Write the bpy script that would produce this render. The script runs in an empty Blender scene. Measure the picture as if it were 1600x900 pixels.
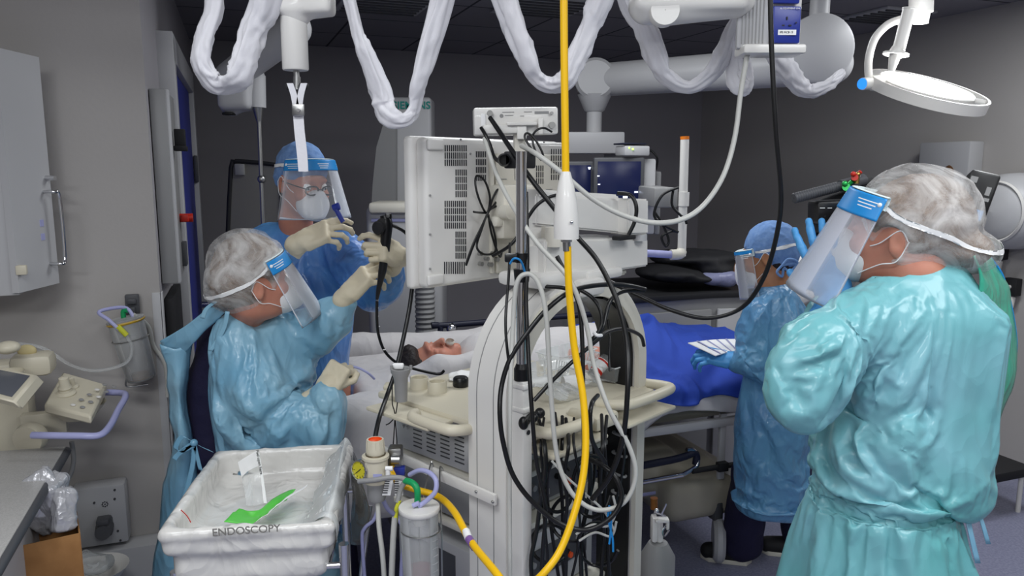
import bpy, bmesh, math, random
import numpy as np
from mathutils import Vector, Matrix, Euler
random.seed(7); np.random.seed(7)
SC = bpy.context.scene
COL = SC.collection
PI = math.pi

# ---------------------------------------------------------------- camera, light, exposure
F = 1200.0
PITCH = math.atan(186 / 1200)
CP, SP = math.cos(PITCH), math.sin(PITCH)
CAMZ = 1.75
cam = bpy.data.cameras.new('camera'); cam.sensor_width = 36; cam.lens = 36 * F / 1600
cam.clip_start = 0.05
co = bpy.data.objects.new('camera', cam); COL.objects.link(co)
co.location = (0, 0, CAMZ); co.rotation_euler = (PI / 2 - PITCH, 0, 0)
SC.camera = co
SC.view_settings.view_transform = 'Standard'; SC.view_settings.look = 'None'
SC.view_settings.gamma = 1; SC.view_settings.use_curve_mapping = False
SC.view_settings.exposure = -0.08
w = bpy.data.worlds.new('room_world'); SC.world = w; w.use_nodes = True
w.node_tree.nodes['Background'].inputs[0].default_value = (0.55, 0.6, 0.7, 1)
w.node_tree.nodes['Background'].inputs[1].default_value = 0.02


def area(name, loc, size, power, color=(1, 1, 1), target=None, shape='RECTANGLE', spread=PI):
    l = bpy.data.lights.new(name, 'AREA'); l.shape = shape; l.size = size[0]; l.size_y = size[1]
    l.energy = power; l.color = color; l.spread = spread
    o = bpy.data.objects.new(name, l); COL.objects.link(o); o.location = loc
    if target is not None:
        d = Vector(target) - Vector(loc)
        o.rotation_euler = d.to_track_quat('-Z', 'Y').to_euler()
    return o


LC = (0.95, 0.98, 1.0)
for (x, y, e, sx) in ((-0.9, -1.3, 50, 1.2), (1.2, -1.3, 34, 1.2), (-0.7, 0.7, 26, 1.2), (1.3, 0.9, 26, 1.2), (0.2, 3.3, 24, 1.2), (2.3, 3.4, 24, 0.6)):  # last two are unseen fills, added to brighten mid-room and right wall
    area('room_and_fill_light', (x, y, 2.68), (sx, 0.6), e, LC, target=(x, y + 0.01, 0))

# ---------------------------------------------------------------- helpers
def V(*a): return Vector(a)


def at(px, py, D):
    """world point seen at photo position (px, py) standing at distance y = D"""
    dx = (px - 800) / F; dy = (450 - py) / F
    r = Vector((dx, CP + SP * dy, -SP + CP * dy))
    return Vector((0, 0, CAMZ)) + r * (D / r.y)


def atz(px, py, z):
    dx = (px - 800) / F; dy = (450 - py) / F
    r = Vector((dx, CP + SP * dy, -SP + CP * dy))
    return Vector((0, 0, CAMZ)) + r * ((z - CAMZ) / r.z)


def lin(h):
    h = h.lstrip('#'); c = [int(h[i:i + 2], 16) / 255 for i in (0, 2, 4)]
    return tuple((x / 12.92 if x <= 0.04045 else ((x + 0.055) / 1.055) ** 2.4) for x in c) + (1,)


def mat(name, color, rough=0.5, metal=0.0, bump=None, var=None, trans=0.0, alpha=1.0, emit=0, coat=0.0,
        ior=1.45, spec=0.5, sub=0.0, sheen=0.0):
    """bump=(kind, scale, strength); var=(color2, scale, sharp)"""
    m = bpy.data.materials.new(name); m.use_nodes = True
    nt = m.node_tree; b = nt.nodes['Principled BSDF']
    c = lin(color) if isinstance(color, str) else color
    b.inputs['Base Color'].default_value = c
    b.inputs['Roughness'].default_value = rough; b.inputs['Metallic'].default_value = metal
    b.inputs['IOR'].default_value = ior; b.inputs['Specular IOR Level'].default_value = spec
    b.inputs['Coat Weight'].default_value = coat
    b.inputs['Transmission Weight'].default_value = trans
    b.inputs['Alpha'].default_value = alpha
    b.inputs['Sheen Weight'].default_value = sheen
    if sub:
        b.inputs['Subsurface Weight'].default_value = sub
        b.inputs['Subsurface Scale'].default_value = 0.01
    if emit:
        b.inputs['Emission Color'].default_value = c; b.inputs['Emission Strength'].default_value = emit
    tc = nt.nodes.new('ShaderNodeTexCoord')
    if var:
        n = nt.nodes.new('ShaderNodeTexNoise'); n.inputs['Scale'].default_value = var[1]; n.inputs['Detail'].default_value = 4
        nt.links.new(tc.outputs['Object'], n.inputs['Vector'])
        r = nt.nodes.new('ShaderNodeValToRGB'); s = var[2] if len(var) > 2 else 0.15
        r.color_ramp.elements[0].position = 0.5 - s; r.color_ramp.elements[1].position = 0.5 + s
        r.color_ramp.elements[0].color = c; r.color_ramp.elements[1].color = lin(var[0])
        nt.links.new(n.outputs['Fac'], r.inputs[0]); nt.links.new(r.outputs[0], b.inputs['Base Color'])
    if bump:
        kind, scale, st = bump[:3]
        bp = nt.nodes.new('ShaderNodeBump'); bp.inputs['Strength'].default_value = st
        bp.inputs['Distance'].default_value = bump[3] if len(bump) > 3 else 0.01
        if kind == 'noise':
            n = nt.nodes.new('ShaderNodeTexNoise'); n.inputs['Scale'].default_value = scale; n.inputs['Detail'].default_value = 5
            out = n.outputs['Fac']
            nt.links.new(tc.outputs['Object'], n.inputs['Vector'])
        elif kind == 'crumple':
            mp = nt.nodes.new('ShaderNodeMapping'); mp.inputs['Scale'].default_value = (1, 1, 0.6)
            nt.links.new(tc.outputs['Object'], mp.inputs['Vector'])
            wn = nt.nodes.new('ShaderNodeTexNoise'); wn.inputs['Scale'].default_value = scale * 0.6
            nt.links.new(mp.outputs[0], wn.inputs['Vector'])
            mx = nt.nodes.new('ShaderNodeVectorMath'); mx.operation = 'MULTIPLY_ADD'
            mx.inputs[1].default_value = (0.6 / scale * 4,) * 3
            nt.links.new(wn.outputs['Color'], mx.inputs[0]); nt.links.new(mp.outputs[0], mx.inputs[2])
            v = nt.nodes.new('ShaderNodeTexVoronoi'); v.feature = 'F1'; v.inputs['Scale'].default_value = scale
            nt.links.new(mx.outputs[0], v.inputs['Vector'])
            v2 = nt.nodes.new('ShaderNodeTexVoronoi'); v2.feature = 'F1'; v2.inputs['Scale'].default_value = scale * 2.7
            nt.links.new(mx.outputs[0], v2.inputs['Vector'])
            ad = nt.nodes.new('ShaderNodeMath'); ad.operation = 'MULTIPLY_ADD'; ad.inputs[1].default_value = 0.4
            nt.links.new(v2.outputs['Distance'], ad.inputs[0]); nt.links.new(v.outputs['Distance'], ad.inputs[2])
            out = ad.outputs[0]
        nt.links.new(out, bp.inputs['Height']); nt.links.new(bp.outputs[0], b.inputs['Normal'])
    return m


def gauze(name, color, fac, scale=40, rough=0.8, strand=None):
    """thin see-through cloth: transparent mixed with a diffuse/glossy sheet"""
    m = mat(name, color, rough, bump=('noise', scale, 0.4, 0.004)); nt = m.node_tree
    b = nt.nodes['Principled BSDF']; out = nt.nodes['Material Output']
    t = nt.nodes.new('ShaderNodeBsdfTransparent'); mx = nt.nodes.new('ShaderNodeMixShader')
    n = nt.nodes.new('ShaderNodeTexNoise'); n.inputs['Scale'].default_value = scale; n.inputs['Detail'].default_value = 6
    tc = nt.nodes.new('ShaderNodeTexCoord'); nt.links.new(tc.outputs['Object'], n.inputs['Vector'])
    mr = nt.nodes.new('ShaderNodeMapRange'); mr.inputs['From Min'].default_value = 0.35; mr.inputs['From Max'].default_value = 0.65
    n.inputs['Scale'].default_value = 9; n.inputs['Detail'].default_value = 9; n.inputs['Roughness'].default_value = 0.62; n.inputs['Distortion'].default_value = 1.5
    mr.inputs['To Min'].default_value = max(0, fac - 0.2); mr.inputs['To Max'].default_value = min(1, fac + 0.28)
    nt.links.new(n.outputs['Fac'], mr.inputs[0]); nt.links.new(mr.outputs[0], mx.inputs[0])
    nt.links.new(t.outputs[0], mx.inputs[1]); nt.links.new(b.outputs[0], mx.inputs[2]); nt.links.new(mx.outputs[0], out.inputs[0])
    return m


def clearfilm(name, tint='#ffffff', fac=0.12, rough=0.05):
    m = bpy.data.materials.new(name); m.use_nodes = True; nt = m.node_tree
    b = nt.nodes['Principled BSDF']; out = nt.nodes['Material Output']
    b.inputs['Base Color'].default_value = lin(tint); b.inputs['Roughness'].default_value = rough
    t = nt.nodes.new('ShaderNodeBsdfTransparent'); mx = nt.nodes.new('ShaderNodeMixShader')
    fr = nt.nodes.new('ShaderNodeFresnel'); fr.inputs[0].default_value = 1.4
    ad = nt.nodes.new('ShaderNodeMath'); ad.inputs[1].default_value = fac; ad.use_clamp = True
    nt.links.new(fr.outputs[0], ad.inputs[0]); nt.links.new(ad.outputs[0], mx.inputs[0])
    nt.links.new(t.outputs[0], mx.inputs[1]); nt.links.new(b.outputs[0], mx.inputs[2]); nt.links.new(mx.outputs[0], out.inputs[0])
    return m


WL = {}   # world location of every object we create


def tag(o, label=None, cat=None, group=None, kind=None):
    if label: o['label'] = label
    if cat: o['category'] = cat
    if group: o['group'] = group
    if kind: o['kind'] = kind
    return o


def thing(name, label, cat, loc, group=None):
    o = bpy.data.objects.new(name, None); COL.objects.link(o); o.location = loc; o.empty_display_size = 0.05
    WL[o.name] = Vector(loc)
    return tag(o, label, cat, group)


class MB:
    def __init__(s): s.v = []; s.f = []; s.mi = []; s.M = Matrix.Identity(4); s.k = 0; s.flat = []

    def add(s, vs, fs, flat=False):
        n = len(s.v); M = s.M
        s.v += [tuple(M @ Vector(v)) for v in vs]
        s.f += [tuple(i + n for i in f) for f in fs]; s.mi += [s.k] * len(fs); s.flat += [flat] * len(fs)
        return s

    def bm(s, bm, flat=False):
        bm.verts.ensure_lookup_table()
        r = s.add([v.co[:] for v in bm.verts], [[v.index for v in f.verts] for f in bm.faces], flat); bm.free(); return s

    def box(s, c, size, rot=None, bev=0.004, seg=2):
        b = bmesh.new(); bmesh.ops.create_cube(b, size=1)
        for v in b.verts: v.co = Vector((v.co.x * size[0], v.co.y * size[1], v.co.z * size[2]))
        bev = min(bev, 0.45 * min(size))
        if bev > 0: bmesh.ops.bevel(b, geom=list(b.edges), offset=bev, segments=seg, affect='EDGES', profile=0.5)
        R = (rot if rot is not None else Matrix.Identity(3)).to_4x4() if not isinstance(rot, Euler) else rot.to_matrix().to_4x4()
        T = Matrix.Translation(c) @ R
        for v in b.verts: v.co = T @ v.co
        b.verts.index_update(); return s.bm(b, flat=(bev <= 0.0))

    def cyl(s, p0, p1, r0, r1=None, seg=20, caps=True):
        p0 = Vector(p0); p1 = Vector(p1); r1 = r0 if r1 is None else r1
        z = (p1 - p0).normalized(); x = z.orthogonal().normalized(); y = z.cross(x)
        vs = []; fs = []
        for p, r in ((p0, r0), (p1, r1)):
            for i in range(seg):
                a = 2 * PI * i / seg; vs.append(p + x * (r * math.cos(a)) + y * (r * math.sin(a)))
        for i in range(seg): fs.append((i, (i + 1) % seg, seg + (i + 1) % seg, seg + i))
        s.add(vs, fs)
        if caps:
            s.add(vs[:seg], [tuple(range(seg))[::-1]], True); s.add(vs[seg:], [tuple(range(seg))], True)
        return s

    def lathe(s, prof, origin=(0, 0, 0), axis=(0, 0, 1), seg=28, sx=1.0):
        z = Vector(axis).normalized(); x = z.orthogonal().normalized()
        if abs(z.z) > 0.99: x = Vector((1, 0, 0))
        y = z.cross(x); o = Vector(origin); vs = []; fs = []
        for r, h in prof:
            for i in range(seg):
                a = 2 * PI * i / seg; vs.append(o + z * h + x * (r * sx * math.cos(a)) + y * (r * math.sin(a)))
        for j in range(len(prof) - 1):
            for i in range(seg):
                a = j * seg + i; b = j * seg + (i + 1) % seg; fs.append((a, b, b + seg, a + seg))
        return s.add(vs, fs)

    def tube(s, pts, r, seg=10, sub=6, caps=True, flatx=1.0, wob=0.0, seed=0, fold=0.0):
        """pts: Vectors; r: number or list with one radius per control point"""
        P = [Vector(p) for p in pts]; n = len(P)
        R = [r] * n if not isinstance(r, (list, tuple)) else list(r)
        pa = []; ra = []
        for i in range(n - 1):
            p0 = P[max(i - 1, 0)]; p1 = P[i]; p2 = P[i + 1]; p3 = P[min(i + 2, n - 1)]
            for j in range(sub):
                t = j / sub
                pa.append(0.5 * ((2 * p1) + (p2 - p0) * t + (2 * p0 - 5 * p1 + 4 * p2 - p3) * t * t + (-p0 + 3 * p1 - 3 * p2 + p3) * t ** 3))
                ra.append(R[i] + (R[i + 1] - R[i]) * (t * t * (3 - 2 * t)))
        pa.append(P[-1]); ra.append(R[-1])
        vs = []; fs = []; m = len(pa)
        T = (pa[1] - pa[0]).normalized(); N = T.orthogonal().normalized()
        rnd = np.random.RandomState(seed)
        ph = rnd.rand(8) * 6.28
        if fold:
            aa, ii = np.meshgrid(np.arange(seg) * 2 * PI / seg, np.arange(m)); kk = ii / m
            Q = np.stack([np.cos(aa) * 1.5, np.sin(aa) * 1.5, kk * 7 + seed * 3.1 + 0 * aa], -1).reshape(-1, 3); q2 = Q * np.array([0.8, 0.8, 2.2]) + 4.4
            FD = (fold * (ridged(Q) - 0.65) + 0.55 * fold * (ridged(q2) - 0.6)).reshape(m, seg)
        for i, p in enumerate(pa):
            t = (pa[min(i + 1, m - 1)] - pa[max(i - 1, 0)]).normalized()
            N = (N - t * N.dot(t)).normalized(); B = t.cross(N)
            for k in range(seg):
                a = 2 * PI * k / seg
                rr = ra[i]
                if wob:
                    u = i / m * 20
                    rr *= 1 + wob * (math.sin(2 * a + u * 1.3 + ph[0]) * 0.5 + math.sin(3 * a - u * 2.1 + ph[1]) * 0.35
                                     + math.sin(5 * a + u * 3.3 + ph[2]) * 0.25 + math.sin(u * 4.1 + a + ph[3]) * 0.4)
                if fold: rr *= 1 + FD[i, k]
                vs.append(p + N * (rr * flatx * math.cos(a)) + B * (rr * math.sin(a)))
        for i in range(m - 1):
            for k in range(seg):
                a = i * seg + k; b = i * seg + (k + 1) % seg; fs.append((a, b, b + seg, a + seg))
        if caps: fs += [tuple(range(seg))[::-1], tuple((m - 1) * seg + k for k in range(seg))]
        return s.add(vs, fs)

    def sphere(s, c, r, seg=16, rot=None):
        b = bmesh.new(); bmesh.ops.create_uvsphere(b, u_segments=seg, v_segments=max(6, seg // 2 + 2), radius=1)
        r = (r, r, r) if not isinstance(r, (tuple, list)) else r
        R = rot.to_4x4() if rot is not None else Matrix.Identity(4)
        T = Matrix.Translation(c) @ R @ Matrix.Diagonal((*r, 1))
        for v in b.verts: v.co = T @ v.co
        b.verts.index_update(); return s.bm(b)

    def prism(s, outline, h, bev=0.0, flat=False):
        """outline in local XY, extruded along local Z by h (uses s.M)"""
        b = bmesh.new(); vs = [b.verts.new((x, y, 0)) for x, y in outline]; f = b.faces.new(vs)
        r = bmesh.ops.extrude_face_region(b, geom=[f])
        for v in r['geom']:
            if isinstance(v, bmesh.types.BMVert): v.co.z += h
        bmesh.ops.recalc_face_normals(b, faces=b.faces)
        if bev: bmesh.ops.bevel(b, geom=[e for e in b.edges if abs(e.calc_face_angle(0)) > 0.6], offset=bev, segments=2, affect='EDGES', profile=0.5)
        b.verts.index_update(); b.verts.ensure_lookup_table(); return s.bm(b, flat=not bev)

    def sheet(s, grid, th=0.002, sub=4, wr=0.0, ws=12.0, seed=0):
        """smooth cloth-like sheet through a grid of control points (rows x cols)"""
        G = np.array([[list(p) for p in row] for row in grid], float)

        def interp(A, sub):
            n = A.shape[0]; out = []
            for i in range(n - 1):
                p0 = A[max(i - 1, 0)]; p1 = A[i]; p2 = A[i + 1]; p3 = A[min(i + 2, n - 1)]
                for j in range(sub):
                    t = j / sub
                    out.append(0.5 * ((2 * p1) + (p2 - p0) * t + (2 * p0 - 5 * p1 + 4 * p2 - p3) * t * t + (-p0 + 3 * p1 - 3 * p2 + p3) * t ** 3))
            out.append(A[-1]); return np.array(out)
        G = interp(G, sub); G = interp(G.transpose(1, 0, 2), sub).transpose(1, 0, 2)
        r, c = G.shape[:2]
        du = np.gradient(G, axis=0); dv = np.gradient(G, axis=1); N = np.cross(du, dv)
        N /= np.linalg.norm(N, axis=2, keepdims=True) + 1e-9
        if wr:
            n = ridged(G.reshape(-1, 3) * ws + seed * 7.7).reshape(r, c, 1)
            G = G + N * (n - 0.5) * wr
        vs = []
        fs = []
        if th > 0:
            A = (G + N * th / 2).reshape(-1, 3); B = (G - N * th / 2).reshape(-1, 3); vs = A.tolist() + B.tolist(); o = r * c
        else:
            vs = G.reshape(-1, 3).tolist()
        for i in range(r - 1):
            for j in range(c - 1):
                a = i * c + j; q = (a, a + c, a + c + 1, a + 1); fs.append(q)
                if th > 0: fs.append(tuple(o + k for k in q[::-1]))
        if th > 0:
            ring = [j for j in range(c)] + [i * c + c - 1 for i in range(1, r)] + [(r - 1) * c + j for j in range(c - 2, -1, -1)] + [i * c for i in range(r - 2, 0, -1)]
            for k in range(len(ring)):
                a = ring[k]; b = ring[(k + 1) % len(ring)]; fs.append((a, b, b + o, a + o))
        return s.add(vs, fs)

    def text(s, body, size, M, depth=0.0006, bold=False):
        cu = bpy.data.curves.new('t', 'FONT'); cu.body = body; cu.size = size; cu.extrude = depth; cu.align_x = 'CENTER'; cu.align_y = 'CENTER'
        if bold: cu.offset = size * 0.02
        o = bpy.data.objects.new('t', cu); me = bpy.data.meshes.new_from_object(o)
        old = s.M; s.M = old @ M
        s.add([v.co[:] for v in me.vertices], [tuple(p.vertices) for p in me.polygons], True); s.M = old
        bpy.data.objects.remove(o); bpy.data.curves.remove(cu); bpy.data.meshes.remove(me); return s

    def build(s, name, m, parent=None, label=None, cat=None, group=None, kind=None, origin=None, sub=0, sharp=0.7):
        vs = np.array(s.v, float)
        if origin is None:
            origin = (vs.min(0) + vs.max(0)) / 2
            if parent is None: origin[2] = vs[:, 2].min()
        origin = np.array(origin, float)
        me = bpy.data.meshes.new(name); me.from_pydata((vs - origin).tolist(), [], s.f)
        ms = m if isinstance(m, (list, tuple)) else [m]
        for x in ms: me.materials.append(x)
        me.polygons.foreach_set('material_index', s.mi)
        me.polygons.foreach_set('use_smooth', [not f for f in s.flat])
        me.update()
        try: me.set_sharp_from_angle(angle=sharp)
        except Exception: pass
        o = bpy.data.objects.new(name, me); COL.objects.link(o)
        WL[o.name] = Vector(origin)
        if parent is not None:
            o.parent = parent; o.location = Vector(origin) - WL[parent.name]
        else: o.location = origin
        if sub:
            md = o.modifiers.new('s', 'SUBSURF'); md.levels = sub; md.render_levels = sub
        return tag(o, label, cat, group, kind)


def fr(o, x, z=(0, 0, 1)):
    """frame matrix: origin o, local x along x, local z close to z"""
    x = Vector(x).normalized(); z = Vector(z); y = z.cross(x).normalized(); z = x.cross(y)
    return Matrix((( x.x, y.x, z.x, o[0]), (x.y, y.y, z.y, o[1]), (x.z, y.z, z.z, o[2]), (0, 0, 0, 1)))


# ---- noise on numpy arrays
def _h(ix, iy, iz):
    n = (ix * 374761393 + iy * 668265263 + iz * 2147483647 * 3 + 1013904223) & 0xffffffff
    n = ((n ^ (n >> 13)) * 1274126177) & 0xffffffff
    return ((n ^ (n >> 16)) & 0xffff) / 65535.0


def vnoise(P):
    I = np.floor(P).astype(np.int64); f = P - I; f = f * f * (3 - 2 * f)
    x, y, z = I[:, 0], I[:, 1], I[:, 2]; fx, fy, fz = f[:, 0], f[:, 1], f[:, 2]
    def L(a, b, t): return a + (b - a) * t
    return L(L(L(_h(x, y, z), _h(x + 1, y, z), fx), L(_h(x, y + 1, z), _h(x + 1, y + 1, z), fx), fy),
             L(L(_h(x, y, z + 1), _h(x + 1, y, z + 1), fx), L(_h(x, y + 1, z + 1), _h(x + 1, y + 1, z + 1), fx), fy), fz)


def ridged(P):
    w1 = np.stack([vnoise(P * 0.7 + 11.3), vnoise(P * 0.7 + 5.1), vnoise(P * 0.7 + 23.9)], 1)
    Q = P + (w1 - 0.5) * 1.6
    return 1 - np.abs(2 * vnoise(Q) - 1) ** 0.8 * 0.8 - 0.25 * np.abs(2 * vnoise(Q * 2.1 + 3.3) - 1)


# ---- signed distance bodies, turned into one continuous mesh
class SDF:
    def __init__(s, h): s.h = h; s.p = []; s.disp = None

    def cap(s, a, b, ra, rb=None, k=0.02, op=1): s.p.append(('c', np.array(a, float), np.array(b, float), ra, ra if rb is None else rb, k, op)); return s

    def chain(s, pts, rs, k=0.02):
        for i in range(len(pts) - 1): s.cap(pts[i], pts[i + 1], rs[i], rs[i + 1], k)
        return s

    def ell(s, c, r, R=None, k=0.02, op=1):
        R = np.eye(3) if R is None else np.array(R, float)
        s.p.append(('e', np.array(c, float), np.array(r if hasattr(r, '__len__') else (r, r, r), float), R, None, k, op)); return s

    def box(s, c, hs, R=None, rd=0.01, k=0.02, op=1):
        R = np.eye(3) if R is None else np.array(R, float)
        s.p.append(('b', np.array(c, float), np.array(hs, float), R, rd, k, op)); return s

    def mesh(s, iso=0.0):
        h = s.h; lo = np.full(3, 1e9); hi = -lo
        bb = []
        for q in s.p:
            if q[0] == 'c': r = max(q[3], q[4]); l = np.minimum(q[1], q[2]) - r; u = np.maximum(q[1], q[2]) + r
            elif q[0] == 'e': e = np.sqrt(((q[3] * q[2]) ** 2).sum(1)); l = q[1] - e; u = q[1] + e
            else: e = (np.abs(q[3]) * q[2]).sum(1) + q[4]; l = q[1] - e; u = q[1] + e
            bb.append((l, u))
            if q[6] > 0: lo = np.minimum(lo, l); hi = np.maximum(hi, u)
        lo -= 0.03; hi += 0.03
        n = np.ceil((hi - lo) / h).astype(int) + 1
        fld = np.full(n, 1.0, np.float32)
        ax = [lo[i] + h * np.arange(n[i]) for i in range(3)]
        for q, (l, u) in zip(s.p, bb):
            k = q[5]; m = k + 0.045
            a = np.clip(np.floor((l - m - lo) / h).astype(int), 0, n); b = np.clip(np.ceil((u + m - lo) / h).astype(int) + 1, 0, n)
            if (b <= a).any(): continue
            X, Y, Z = np.meshgrid(ax[0][a[0]:b[0]], ax[1][a[1]:b[1]], ax[2][a[2]:b[2]], indexing='ij')
            if q[0] == 'c':
                A, B = q[1], q[2]; d = B - A; L2 = max((d ** 2).sum(), 1e-9)
                t = np.clip(((X - A[0]) * d[0] + (Y - A[1]) * d[1] + (Z - A[2]) * d[2]) / L2, 0, 1)
                D = np.sqrt((X - A[0] - t * d[0]) ** 2 + (Y - A[1] - t * d[1]) ** 2 + (Z - A[2] - t * d[2]) ** 2) - (q[3] + (q[4] - q[3]) * t)
            else:
                C = q[1]; R = q[3]; x, y, z = X - C[0], Y - C[1], Z - C[2]
                lx = x * R[0, 0] + y * R[1, 0] + z * R[2, 0]; ly = x * R[0, 1] + y * R[1, 1] + z * R[2, 1]; lz = x * R[0, 2] + y * R[1, 2] + z * R[2, 2]
                r = q[2]
                if q[0] == 'e':
                    k0 = np.sqrt((lx / r[0]) ** 2 + (ly / r[1]) ** 2 + (lz / r[2]) ** 2)
                    k1 = np.sqrt((lx / r[0] ** 2) ** 2 + (ly / r[1] ** 2) ** 2 + (lz / r[2] ** 2) ** 2)
                    D = k0 * (k0 - 1) / (k1 + 1e-6); D = np.where(k0 < 1e-3, -min(r), D)
                else:
                    qx, qy, qz = np.abs(lx) - r[0], np.abs(ly) - r[1], np.abs(lz) - r[2]
                    D = np.sqrt(np.maximum(qx, 0) ** 2 + np.maximum(qy, 0) ** 2 + np.maximum(qz, 0) ** 2) + np.minimum(np.maximum(qx, np.maximum(qy, qz)), 0) - q[4]
            G = fld[a[0]:b[0], a[1]:b[1], a[2]:b[2]]
            if q[6] > 0:
                hh = np.clip(0.5 + 0.5 * (G - D) / k, 0, 1); fld[a[0]:b[0], a[1]:b[1], a[2]:b[2]] = G + (D - G) * hh - k * hh * (1 - hh)
            else:
                hh = np.clip(0.5 - 0.5 * (G + D) / k, 0, 1); fld[a[0]:b[0], a[1]:b[1], a[2]:b[2]] = G + (-D - G) * hh + k * hh * (1 - hh)
        if s.disp is not None:
            mk = np.abs(fld) < 0.08; idx = np.argwhere(mk)
            P = lo + idx * h
            fld[mk] -= s.disp(P).astype(np.float32)
        if iso: fld += iso
        for axx in range(3):   # keep the shell closed at the border
            sl = [slice(None)] * 3
            for e in (0, -1): sl[axx] = e; fld[tuple(sl)] = np.maximum(fld[tuple(sl)], 0.001)
        return nets(fld, lo, h)

    def build(s, name, m, parent, label=None, smooth=2, keep=None, th=0.0, **kw):
        v, f = s.mesh()
        if keep is not None:
            ok = keep(v); fm = ok[f].all(1); f = f[fm]
            used = np.unique(f); re = np.full(len(v), -1); re[used] = np.arange(len(used)); v = v[used]; f = re[f]
        for _ in range(smooth):   # laplacian
            acc = np.zeros_like(v); cnt = np.zeros(len(v))
            for a, b in ((0, 1), (1, 2), (2, 3), (3, 0)):
                np.add.at(acc, f[:, a], v[f[:, b]]); np.add.at(acc, f[:, b], v[f[:, a]])
                np.add.at(cnt, f[:, a], 1); np.add.at(cnt, f[:, b], 1)
            v = v * 0.5 + 0.5 * acc / np.maximum(cnt, 1)[:, None]
        M = MB(); M.v = v.tolist(); M.f = f.tolist(); M.mi = [0] * len(f); M.flat = [False] * len(f)
        o = M.build(name, m, parent, label=label, sharp=3.2, **kw)
        if th:
            md = o.modifiers.new('t', 'SOLIDIFY'); md.thickness = th; md.offset = -1
        return o


def nets(f, lo, h):
    ins = f < 0
    nx, ny, nz = f.shape
    c = np.zeros((nx - 1, ny - 1, nz - 1), np.uint8)
    for i in (0, 1):
        for j in (0, 1):
            for k in (0, 1): c += ins[i:nx - 1 + i, j:ny - 1 + j, k:nz - 1 + k]
    act = (c > 0) & (c < 8); idx = np.argwhere(act)
    ids = np.full(c.shape, -1, np.int64); ids[act] = np.arange(len(idx))
    acc = np.zeros((len(idx), 3)); cnt = np.zeros(len(idx))
    corners = [(i, j, k) for i in (0, 1) for j in (0, 1) for k in (0, 1)]
    for a in corners:
        for b in corners:
            if sum(b) - sum(a) == 1 and all(y >= x for x, y in zip(a, b)):
                fa = f[idx[:, 0] + a[0], idx[:, 1] + a[1], idx[:, 2] + a[2]]; fb = f[idx[:, 0] + b[0], idx[:, 1] + b[1], idx[:, 2] + b[2]]
                m = (fa < 0) != (fb < 0); t = np.where(m, fa / np.where(m, fa - fb, 1), 0)
                pt = np.array(a) + t[:, None] * (np.array(b) - np.array(a)); acc += np.where(m[:, None], pt, 0); cnt += m
    v = lo + (idx + acc / cnt[:, None]) * h
    faces = []
    for axis in range(3):
        sa = [slice(None)] * 3; sb = [slice(None)] * 3; sa[axis] = slice(0, -1); sb[axis] = slice(1, None)
        A = ins[tuple(sa)]; B = ins[tuple(sb)]
        e = np.argwhere(A != B); o1, o2 = [(1, 2), (2, 0), (0, 1)][axis]
        ok = (e[:, o1] > 0) & (e[:, o2] > 0) & (e[:, o1] < f.shape[o1] - 1) & (e[:, o2] < f.shape[o2] - 1); e = e[ok]
        fl = A[e[:, 0], e[:, 1], e[:, 2]]
        q = []
        for d1, d2 in ((0, 0), (-1, 0), (-1, -1), (0, -1)):
            g = e.copy(); g[:, o1] += d1; g[:, o2] += d2; q.append(ids[g[:, 0], g[:, 1], g[:, 2]])
        q = np.stack(q, 1); q[~fl] = q[~fl][:, ::-1]; faces.append(q)
    fc = np.concatenate(faces); fc = fc[(fc >= 0).all(1)]
    return v, fc
# ---------------------------------------------------------------- materials
M = {}
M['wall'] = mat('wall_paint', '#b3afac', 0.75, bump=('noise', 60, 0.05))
M['wall_shaded'] = mat('wall_paint_shaded', '#9a979b', 0.75, bump=('noise', 60, 0.05))  # same wall paint, with the dimness of the far walls put into its colour
M['floor'] = mat('vinyl_floor', '#8e90a8', 0.35, var=('#7d7f98', 90, 0.1))
M['white'] = mat('white_enamel', '#dedcd8', 0.35, coat=0.2)
M['white2'] = mat('cream_plastic', '#d8d4c8', 0.38)
M['cream'] = mat('ivory_plastic', '#cfc8b4', 0.4)
M['grey'] = mat('grey_plastic', '#8f8f8f', 0.45)
M['lgrey'] = mat('light_grey_metal', '#b9b9bb', 0.4)
M['dgrey'] = mat('dark_grey_plastic', '#4b4c50', 0.5)
M['black'] = mat('black_rubber', '#121214', 0.35)
M['blackm'] = mat('black_matte', '#1c1c1f', 0.7)
M['chrome'] = mat('chrome', '#d8d8da', 0.12, metal=1)
M['steel'] = mat('brushed_steel', '#a9a9a8', 0.32, metal=1)
M['hose'] = mat('grey_hose', '#bdbdb8', 0.4)
M['yellow'] = mat('yellow_hose', '#f0bd10', 0.35)
M['lilac'] = mat('lilac_tube', '#a9abd6', 0.3)
M['blued'] = mat('blue_door_paint', '#38419a', 0.5)
M['socket'] = mat('blue_socket', '#26368f', 0.35)
M['ink'] = mat('dark_ink', '#23242a', 0.6)
M['whiteink'] = mat('white_ink', '#f2f2f2', 0.6)
M['teal_ink'] = mat('teal_ink', '#1c8f86', 0.6)
M['red'] = mat('red_plastic', '#c02a1c', 0.4)
M['orange'] = mat('orange_plastic', '#e2511c', 0.4)
M['green'] = mat('green_plastic', '#159a5a', 0.4)
M['gclamp'] = mat('green_anodised', '#2fae55', 0.3, metal=0.4)
M['card'] = mat('cardboard', '#a97a4a', 0.8, var=('#9a6d40', 20))
M['screen'] = mat('dark_screen', '#141a3c', 0.25, emit=0.35)
M['led'] = mat('blue_led', '#2f8cf0', 0.3, emit=1.0)
M['ledw'] = mat('white_led', '#dfe8ff', 0.3, emit=2.5)
M['ledg'] = mat('green_led', '#b8f060', 0.3, emit=2.0)
M['lamp'] = mat('lamp_face', '#ffffff', 0.3, emit=12.0)
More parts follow.
